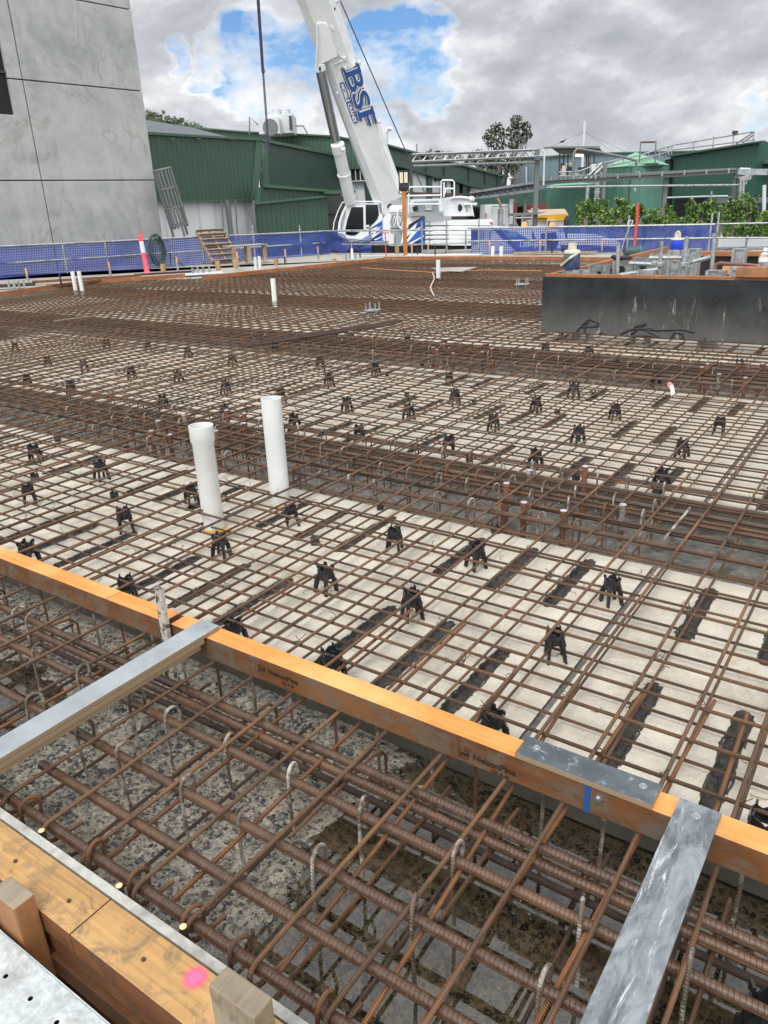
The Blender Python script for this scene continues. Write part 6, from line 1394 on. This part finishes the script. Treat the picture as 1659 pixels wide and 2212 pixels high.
# winch deck and ballast frame
cpoly('winch_frame', [(918, 300), (1190, 292), (1240, 284), (1440, 290), (1456, 340), (1470, 440), (1440, 445), (1190, 448), (1180, 410), (918, 432)], .9, 'cwhite', .15, bevel=.02)
cpoly('winch_recess', [(950, 320), (1160, 312), (1165, 395), (950, 405)], .05, 'cgrey', .11); ctube('winch_drum', [(1078, 350), (1078, 392)], .14, 'offwhite', .05); ctube('winch_motor', [(960, 360), (965, 395)], .1, 'cblack', .05)
for pts in ([(1335, 350), (1352, 335), (1372, 360), (1372, 385), (1348, 408), (1335, 392)],): cpoly('dark_opening', pts, .05, 'cblack', .13)
cpoly('slot', [(1403, 362), (1412, 358), (1420, 366), (1420, 400), (1412, 408), (1403, 402)], .05, 'cgrey', .13); cpoly('rear_fin', [(1445, 340), (1456, 340), (1476, 448), (1466, 448)], .08, 'cwhite', .0)
cpoly('catwalk', [(915, 412), (1200, 404), (1200, 438), (915, 446)], .35, 'cgrey', -.2); ctube('tail_rod', [(1385, 342), (1500, 340)], .05, 'cwhite', .1); ctube('cable_bundle', [(1270, 290), (1350, 280), (1440, 290)], .05, 'cwhite', .1)
p = w.pt(*t_(1456, 297), .1); MB().ball(p, .11, 12, 8).build('float_ball', M['cwhite'], cr, smooth=True); p = w.pt(*t_(1441, 281), .1); MB().ball(p, .05, 10, 6).build('beacon', M['postpeg'], cr, smooth=True)
for pts in ([(905, 420), (905, 215), (920, 190), (1190, 190)], [(890, 268), (1190, 262)], [(905, 342), (1190, 340)], [(1188, 410), (1188, 140), (1200, 132), (1285, 132), (1302, 150), (1302, 278)], [(1212, 280), (1212, 150)], [(1212, 205), (1300, 205)], [(1212, 262), (1235, 205)]): ctube('guard_rail', pts, .028, 'cwhite', -.15)
# counterweight slabs
for i, (y0, y1, xr_, xm) in enumerate(((487, 528, 1640, 1215), (534, 567, 1640, 1165), (573, 609, 1448, 1215), (614, 646, 1448, 1100), (650, 702, 1448, 1215))):
    o = cpoly('counterweight_slab', [(1090 if i in (0, 2, 4) else 1085, y0+10), (1130, y0), (1250, y0+2), (1262, y0-4), (xr_-8, y0-6 if i == 0 else y0), (xr_, y0), (xr_, y1), (1262, y1), (1250, y1-4), (1090, y1-3)], 1.6, 'cwhite', .0, bevel=.015)
    cpoly('slab_lug', [(1047, y0+8), (1085, y0+6), (1085, y1-4), (1047, y1-4)], 1.4, 'cwhite', .05, bevel=.02)
cpoly('ballast_core', [(1060, 500), (1440, 495), (1440, 706), (1060, 700)], 1.3, 'cgrey', .12)
M['chev'] = simple('red_chevron', H('c23a3a'), .4); cpoly('red_chevron', [(1612, 490), (1637, 500), (1637, 522), (1625, 520), (1612, 505)], .01, 'chev', -.012)
# carrier below, half hidden by netting
cpoly('carrier_frame', [(300, 702), (1060, 702), (1450, 706), (1450, 775), (300, 775)], 2.4, 'cblack', .2); cpoly('carrier_frame_rear', [(1450, 700), (1700, 640), (1700, 775), (1450, 775)], 2.3, 'cwhite', .25)
px = lambda x, y: (x, y)
def vp(nm, pts, th, mat, off=0): return w.poly(nm, [V4(*p) for p in pts], th, mat, off)
cc = vp('carrier_cab', [(90, 545), (820, 560), (850, 700), (850, 800), (90, 800)], 2.2, 'cwhite', .1); vp('carrier_window', [(640, 605), (800, 590), (825, 700), (800, 780), (650, 780), (628, 720)], .03, 'glass', .06)
vp('blue_graphic', [(210, 560), (380, 600), (545, 690), (560, 790), (420, 790), (330, 690)], .012, 'cblue', .075); vp('black_graphic', [(120, 560), (200, 560), (330, 700), (420, 790), (360, 790), (200, 640)], .01, 'cblack', .06); vp('black_graphic', [(540, 560), (560, 620), (640, 790), (620, 790), (545, 690)], .01, 'cblack', .06)
vp('green_plate', [(280, 580), (375, 580), (375, 640), (280, 640)], .01, 'tanktop', .05); q = w.pt(*V4(405, 752), .05); text_mesh('LIEBHERR', .24, M['cwhite'], Matrix.Translation(q) @ Matrix.Rotation(math.pi/2, 4, 'X'), cr, 'maker_lettering', .004, bold=.01)
vp('bonnet', [(850, 620), (1330, 640), (1500, 700), (1500, 800), (850, 800)], 2.2, 'cwhite', .3); vp('dark_trim', [(850, 730), (1500, 745), (1500, 800), (850, 800)], .02, 'cblack', .26)
for x in (455, 757): p = w.pt(*V4(x, 515), .5); m = MB(); m.cyl(p-Vector((0, 0, .18)), .1, .05, 12); m.lathe([(.11, -.13), (.11, .05), (.06, .12)], 14, p); m.build('beacon', M['postpeg'], cr, smooth=True)
# wheels on the ground below the deck level
for x in (800, 1000, 1250, 1500, 1800): p = w.pt(*t_(x, 760), 0); MB().tube([Vector((p.x, .05, -1.25)), Vector((p.x, .5, -1.25))], .64, 24).build('wheel', M['cblack'], cr)
cpoly('outrigger_beam', [(150, 775), (1100, 770), (1100, 792), (150, 800)], .3, 'cwhite', -.6)
# ---- boom
def wp(px_, D): return at(px_[0], px_[1], D)-w.o
Rz = Matrix.Rotation(-cr.rotation_euler[2], 3, 'Z')
def loc(v): return Rz @ v
sec = [(-.42, .5), (-.5, .30), (-.5, -.05), (-.40, -.36), (-.22, -.5), (.36, -.5), (.5, -.34), (.5, .36), (.38, .5)]   # (across, depth) : rounded belly at left
def boomring(lp, rp, D, W_):
    a = wp(lp, D); b = wp(rp, D); c = (a+b)/2; u = (b-a).normalized(); wd = (b-a).length; ax = Vector((0, 0, 1)); return c, u, wd
Bt = [((641-60, -140), (735-62, -140), 28.4), ((641.5, 0), (726, 0), 29.3), ((669, 74), (751, 74), 29.8), ((690, 120), (766, 120), 30.1), ((702, 157), (779, 157), 30.3), ((745, 274), (819.5, 274), 31.0), ((804.5, 432), (873, 416), 31.9)]
m = MB(); rings = []
ctr = [loc((wp(l, D)+wp(r, D))/2) for l, r, D in Bt]
axis = (ctr[1]-ctr[-1]).normalized()
for (l, r, D) in Bt:
    a = loc(wp(l, D)); b = loc(wp(r, D)); c = (a+b)/2; u = (b-a); u = (u-axis*u.dot(axis)); wd = u.length; u.normalize(); dpt = axis.cross(u); 
    if dpt.y < 0: dpt = -dpt
    rings.append((c, u, dpt, wd)); base = len(m.v)
    for (p, q) in sec: m.v.append(c+u*(p*wd)+dpt*(q*1.05))
n = len(sec)
for i in range(len(Bt)-1):
    for k in range(n): k2 = (k+1) % n; o_ = i*n; m.f.append((o_+k, o_+k2, o_+n+k2, o_+n+k))
m.f += [tuple(range(n)), tuple(range((len(Bt)-1)*n, len(Bt)*n))]
boom = m.build('boom', M['cwhite'], cr); 
def onboom(f, uu, d=-.5, out=0):                 # f along from ring 1 (top of view) to last ring
    i = 1; T = f*(len(Bt)-2); i = min(1+int(T), len(Bt)-2); g_ = T-(i-1); c = rings[i][0].lerp(rings[i+1][0], g_); wd = rings[i][3]+(rings[i+1][3]-rings[i][3])*g_; u = rings[i][1]; dp = rings[i][2]
    return c+u*(uu*wd)+dp*(d*1.05-out)
# front side plane of the boom for lettering and plates
def bp(x, y, out=.01):                             # pixel -> boom side face (plane through axis, offset to the near side)
    c, u, dp, wd = rings[5]; o_ = w.root.matrix_basis @ Vector((0, 0, 0)); org = w.o + Rz.inverted() @ (c-dp*(.525+out)); nn = Rz.inverted() @ dp; r = ray(x, y); P = CAM+r*((org-CAM).dot(nn)/r.dot(nn)); return Rz @ (P-w.o)
def bpoly(nm, pts, th, mat, out=.0, fn=C1): 
    dp = rings[5][2]; return MB().prism([bp(*fn(*p), out) for p in pts], dp*th).build(nm, M[mat], cr, bevel=.01 if th > .05 else 0)
bpoly('bracket_plate', [(322, 300), (440, 302), (470, 340), (600, 735), (322, 868), (318, 480)], .16, 'cwhite', .12); bpoly('bracket_rib', [(318, 300), (338, 330), (340, 560), (322, 860), (308, 860), (318, 480)], .3, 'cwhite', .2)
bpoly('cylinder_eye', [(300, 870), (330, 850), (420, 840), (440, 900), (420, 950), (330, 965), (305, 930)], .5, 'cwhite', .15); bpoly('eye_hole', [(350, 880), (372, 880), (380, 915), (355, 925)], .02, 'cblack', .18)
for pts in ([(510, 345), (535, 345), (540, 380), (550, 380), (552, 412), (535, 415), (528, 385), (514, 370)], [(660, 745), (700, 740), (708, 790), (690, 800), (655, 770)], [(665, 870), (715, 860), (720, 920), (700, 925)], [(580, 1205), (605, 1215), (600, 1240), (585, 1232)]): bpoly('boom_lug', pts, .1, 'cwhite', .08)
for pts in ([(355, 20), (480, 330), (600, 690), (640, 740), (690, 750)], [(700, 790), (640, 800), (550, 840), (550, 890), (570, 975)]): MB().tube([bp(*C1(*p), .03) for p in pts], .022, 6).build('boom_cable', M['cwhite'], cr)
for (p, q) in (((800, 865), (880, 820)), ((1090, 1615), (1145, 1585))):
    MB().tube([bp(*C1(*p), -.1), bp(*C1(*q), -.1)], .045, 8).build('boom_pin', M['cwhite'], cr); a = bp(*C1(*q), -.1); MB().ball(a, .085, 8, 6, (.6, 1, 1)).build('pin_head', M['cwhite'], cr)
MB().tube([bp(*C1(570, 20), -.2), bp(*C1(610, -8), -.2), bp(*C1(690, -40), -.2)], .07, 8).build('rope_guide', M['cwhite'], cr)
for (x, y) in ((553, 112), (927, 1162), (980, 1320)): a = bp(*C1(x, y), .004); MB().ball(a, .045, 8, 5, (1, .3, 1)).build('dark_plug', M['cblack'], cr)
for pts in ([(480, 160), (595, 490), (720, 800), (830, 1120)], [(735, 190), (905, 640), (1075, 1100)], [(700, 0), (880, 480), (1095, 1080)]): MB().tube([bp(*C2(*p), -.01) for p in pts], .018, 5).build('boom_seam', M['cwhite'], cr)
# lettering frame
o0 = bp(*C1(668, 925), .02); o1 = bp(*C2(580, 150), .02); X = (o1-o0).normalized(); Zn = -rings[5][2]; Y = Zn.cross(X).normalized()
def bframe(p, out=0): p = p+Zn*out; return Matrix(((X.x, Y.x, Zn.x, p.x), (X.y, Y.y, Zn.y, p.y), (X.z, Y.z, Zn.z, p.z), (0, 0, 0, 1)))
Fm = bframe(o0, .0)
L3 = (o1-o0).length
for (mat, out, off_, bold_) in ((M['cblack'], .004, (-.02, -.035), .030), (M['cwhite'], .009, (0, 0), .030), (M['bsf'], .014, (0, 0), .012)):
    text_mesh('BSF', .80, mat, bframe(o0, out) @ Matrix.Translation((off_[0], off_[1], 0)), cr, 'boom_lettering', .003, shear=.0, bold=bold_, fit=L3*1.0+bold_)
    m = MB()                                     # serifs of the slab letters
    k = L3/1.36; F = bframe(o0, out) @ Matrix.Translation((off_[0], off_[1], 0)); hgt = .56; g_ = bold_*.6
    for (x, y, wd) in ((-.04, 0, .22), (-.04, hgt-.06, .2), (1.0, 0, .24), (1.0, hgt-.06, .2)):
        a = (x*k-g_, y-g_); b = ((x+wd)*k+g_, y+.07+g_); q = len(m.v); m.v += [F @ Vector((a[0], a[1], .002)), F @ Vector((b[0], a[1], .002)), F @ Vector((b[0], b[1], .002)), F @ Vector((a[0], b[1], .002))]; m.f.append((q, q+1, q+2, q+3))
    m.build('letter_serifs', mat, cr, fix=False)
ca = bp(*C1(655, 1110), .02); cb_ = bp(*C1(825, 1580), .02); Xc = (cb_-ca).normalized(); Lc = (cb_-ca).length; Yc = Zn.cross(Xc).normalized(); rc = .088
def cf(p, out): p = p+Zn*out; return Matrix(((Xc.x, Yc.x, Zn.x, p.x), (Xc.y, Yc.y, Zn.y, p.y), (Xc.z, Yc.z, Zn.z, p.z), (0, 0, 0, 1)))
m = MB(); F = cf(ca, .0); P = [F @ Vector((rc*math.cos(a), rc*math.sin(a), 0)) for a in [math.pi/2+math.pi*k/10 for k in range(11)]]+[F @ Vector((Lc+rc*math.cos(a), rc*math.sin(a), 0)) for a in [-math.pi/2+math.pi*k/10 for k in range(11)]]
m.prism(P, Zn*.006); m.build('blue_capsule', M['bsf'], cr); tx = text_mesh('MOBILE CRANES', .155, M['cwhite'], cf(ca, .012) @ Matrix.Translation((-.03, -.055, 0)), cr, 'capsule_lettering', .002, bold=.006, fit=Lc+.06)
# luffing cylinder, ropes
def ctubeD(nm, pts, r, mat, D, n=16):
    return MB().tube([loc(at(x, y, d)-w.o) for (x, y), d in zip(pts, D)], r, n).build(nm, M[mat], cr, smooth=True)
ctubeD('cylinder_rod', [C1(368, 930), C2(250, 390)], .165, 'chrome', (29.6, 30.6)); ctubeD('cylinder_barrel', [C2(262, 388), C2(350, 790), C2(430, 1150)], .225, 'cwhite', (30.5, 31.0, 31.5), 24); ctubeD('barrel_collar', [C2(262, 388), C2(285, 500)], .245, 'cwhite', (30.45, 30.6), 24); ctubeD('barrel_ring', [C2(345, 775), C2(349, 795)], .25, 'cwhite', (30.97, 31.0), 24)
ctubeD('barrel_port', [C2(315, 462), C2(362, 456)], .05, 'cwhite', (30.3, 30.3), 8)
ctubeD('guy_rope', [C1(600, -60), C1(1345, 1659), C2(1218, 620), C2(1440, 1110)], .02, 'rope', (29.6, 31, 31.4, 31.8), 6)
for k in range(3): ctubeD('hoist_rope', [(553.5+k*2.0, -30), (566.5+k*1.6, 156)], .024, 'rope', (28.4, 28.8), 6)
for k in range(2): ctubeD('hoist_rope', [(567.2+k*2.4, 156), (579+k*2.6, 321)], .017, 'rope', (28.8, 29.0), 6)
ctubeD('rope_socket', [(567.5, 148), (569, 157)], .06, 'rope', (28.8, 28.8), 8); ctubeD('rope_end', [(580, 316), (581, 325)], .05, 'rope', (29, 29), 8)
# ================================================================ camera, sky, sun
cam = bpy.data.cameras.new('camera'); co = bpy.data.objects.new('camera', cam); COL.objects.link(co); SC.camera = co
cam.sensor_fit = 'VERTICAL'; cam.sensor_height = 36; cam.lens = FP/2212*36; cam.clip_start = .03; cam.clip_end = 6000
Mx = RM.to_4x4(); Mx.translation = CAM; co.matrix_world = Mx
W = bpy.data.worlds.new('World'); SC.world = W; W.use_nodes = True; nt = W.node_tree; bg = nt.nodes['Background']
def wn(ty, **kw):
    n = nt.nodes.new(ty)
    for k, v in kw.items():
        if k in n.inputs: n.inputs[k].default_value = v
        else: setattr(n, k, v)
    return n
def wl(a, b): nt.links.new(a, b)
SUNEL, SUNAZ = 56, 165                          # azimuth measured from +Y toward +X
sky = wn('ShaderNodeTexSky', sky_type='NISHITA'); sky.sun_disc = False; sky.sun_elevation = math.radians(SUNEL); sky.sun_rotation = math.radians(SUNAZ); sky.air_density = 1.0; sky.dust_density = .6; sky.ozone_density = 1.6
tc = wn('ShaderNodeTexCoord')
def wnoise(vec, sc, det=6, ro=.6, dist=0):
    n = wn('ShaderNodeTexNoise'); n.inputs['Scale'].default_value = sc; n.inputs['Detail'].default_value = det; n.inputs['Roughness'].default_value = ro; n.inputs['Distortion'].default_value = dist; wl(vec, n.inputs['Vector']); return n.outputs['Fac']
def wm(op, a, b=0.):
    n = wn('ShaderNodeMath', operation=op)
    for i, v in enumerate((a, b)):
        if isinstance(v, (int, float)): n.inputs[i].default_value = v
        else: wl(v, n.inputs[i])
    return n.outputs[0]
def wramp(f, stops):
    r = wn('ShaderNodeValToRGB'); e = r.color_ramp.elements
    while len(e) < len(stops): e.new(.5)
    for i, (p, c) in enumerate(stops): e[i].position = p; e[i].color = (c, c, c, 1) if isinstance(c, (int, float)) else (*c, 1)
    wl(f, r.inputs[0]); return r.outputs[0]
def wmix(f, a, b, mode='MIX'):
    m = wn('ShaderNodeMix', data_type='RGBA', blend_type=mode)
    for i, v in ((0, f), (6, a), (7, b)):
        if isinstance(v, (int, float)): m.inputs[i].default_value = v if i == 0 else (v, v, v, 1)
        elif isinstance(v, tuple): m.inputs[i].default_value = (*v, 1)
        else: wl(v, m.inputs[i])
    return m.outputs[2]
sd_ = Vector((math.sin(math.radians(SUNAZ))*.5, math.cos(math.radians(SUNAZ))*.5, .8)).normalized()
vec = tc.outputs['Generated']
mp = wn('ShaderNodeMapping'); mp.inputs['Scale'].default_value = (1, 1, 1.9); wl(vec, mp.inputs[0]); v1 = mp.outputs[0]
big = wnoise(v1, 3.4, 8, .6, .2); mid = wnoise(v1, 10, 9, .62, .25)
wn3 = wn('ShaderNodeTexNoise'); wn3.inputs['Scale'].default_value = 9; wn3.inputs['Detail'].default_value = 6; wl(v1, wn3.inputs['Vector'])
dv = wn('ShaderNodeVectorMath', operation='MULTIPLY_ADD'); wl(wn3.outputs['Color'], dv.inputs[0]); dv.inputs[1].default_value = (.13, .13, .13); wl(vec, dv.inputs[2])
dv2 = wn('ShaderNodeVectorMath', operation='SUBTRACT'); wl(dv.outputs[0], dv2.inputs[0]); dv2.inputs[1].default_value = (.065, .065, .065); vecd = dv2.outputs[0]
# breaks in the cloud: blue openings around fixed sky directions
hole = None
for (px, py, rad, amt) in ((560, 130, .062, 1.), (640, 120, .066, 1.), (850, 118, .062, 1.), (920, 140, .045, 1.), (960, 175, .035, .9), (440, 96, .03, .7), (545, 190, .04, 1.), (790, 110, .055, 1.), (655, 255, .02, .6), (1650, 205, .035, .8), (355, 60, .02, .6), (1180, 5, .03, .5), (550, 240, .022, .6), (700, 130, .05, 1.), (1292, 240, .012, .5), (500, 150, .03, .9)):
    d = ray(px, py+22).normalized(); sub = wn('ShaderNodeVectorMath', operation='DISTANCE'); sub.inputs[1].default_value = d
    wl(vecd, sub.inputs[0])
    b = wm('MULTIPLY', wm('MINIMUM', wm('MULTIPLY', wm('MAXIMUM', wm('SUBTRACT', 1.0, wm('DIVIDE', sub.outputs['Value'], rad*1.25)), 0.), 2.2), 1.0), amt)
    hole = b if hole is None else wm('MAXIMUM', hole, b)
dens = wm('SUBTRACT', wm('ADD', wm('MULTIPLY', big, .7), wm('ADD', wm('MULTIPLY', mid, .7), .16)), wm('MULTIPLY', hole, .52))
cover = wramp(dens, [(.33, 0.), (.43, .6), (.52, 1.)])
# brightness of the cloud: white sunlit edges, darker grey bodies, heavier grey high on the right
dark = None
for (px, py, rad, amt) in ((1350, 20, .42, .9), (1560, 130, .30, .8), (820, -40, .25, .9), (470, 0, .2, .75), (1150, 160, .12, .25), (760, -200, .5, .8), (340, 30, .12, .3), (430, 130, .08, .25), (1650, -200, .6, .9)):
    d = ray(px, py).normalized(); sub = wn('ShaderNodeVectorMath', operation='DISTANCE'); wl(vec, sub.inputs[0]); sub.inputs[1].default_value = d
    b = wm('MULTIPLY', wm('MAXIMUM', wm('SUBTRACT', 1.0, wm('DIVIDE', sub.outputs['Value'], rad)), 0.), amt)
    dark = b if dark is None else wm('MAXIMUM', dark, b)
body = wm('ADD', wm('ADD', .07, wm('MULTIPLY', wnoise(v1, 6.5, 7, .6, .4), 1.25)), wm('MULTIPLY', dark, -.55))
up = wn('ShaderNodeMapping'); up.inputs['Scale'].default_value = (1, 1, 1.9); up.inputs['Location'].default_value = (sd_.x*.03, sd_.y*.03, .045); wl(vec, up.inputs[0]); v2 = up.outputs[0]
rel = wm('SUBTRACT', wnoise(v1, 9, 7, .55, .1), wnoise(v2, 9, 7, .55, .1))
body = wm('ADD', body, wm('MULTIPLY', rel, 1.3))
edge = wramp(dens, [(.36, .38), (.62, 0.)]); body = wm('ADD', body, edge)
CL = 1.0
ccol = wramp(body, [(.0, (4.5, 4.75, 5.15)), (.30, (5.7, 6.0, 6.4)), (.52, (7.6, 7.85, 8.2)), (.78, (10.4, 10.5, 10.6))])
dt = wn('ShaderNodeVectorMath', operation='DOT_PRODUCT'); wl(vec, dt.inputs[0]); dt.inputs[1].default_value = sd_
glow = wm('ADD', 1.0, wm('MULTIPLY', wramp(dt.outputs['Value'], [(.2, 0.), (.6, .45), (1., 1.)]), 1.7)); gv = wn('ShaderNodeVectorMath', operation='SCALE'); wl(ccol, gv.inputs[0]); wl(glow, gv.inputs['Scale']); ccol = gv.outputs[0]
skyc = wmix(1.0, sky.outputs[0], (.78, 1.05, 1.35), 'MULTIPLY')
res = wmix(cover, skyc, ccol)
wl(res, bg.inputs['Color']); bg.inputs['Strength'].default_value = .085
sun = bpy.data.lights.new('sun', 'SUN'); sun.energy = 1.5; sun.angle = math.radians(14); sun.color = (1, .96, .9); so = bpy.data.objects.new('sun', sun); COL.objects.link(so)
az, el = math.radians(SUNAZ), math.radians(SUNEL)
sd = Vector((math.sin(az)*math.cos(el), math.cos(az)*math.cos(el), math.sin(el)))
so.rotation_euler = sd.to_track_quat('Z', 'Y').to_euler()
SC.render.engine = 'CYCLES'
SC.view_settings.view_transform = 'Standard'; SC.view_settings.look = 'None'; SC.view_settings.exposure = .24; SC.view_settings.gamma = 1
SC.render.resolution_x = 768; SC.render.resolution_y = 1024
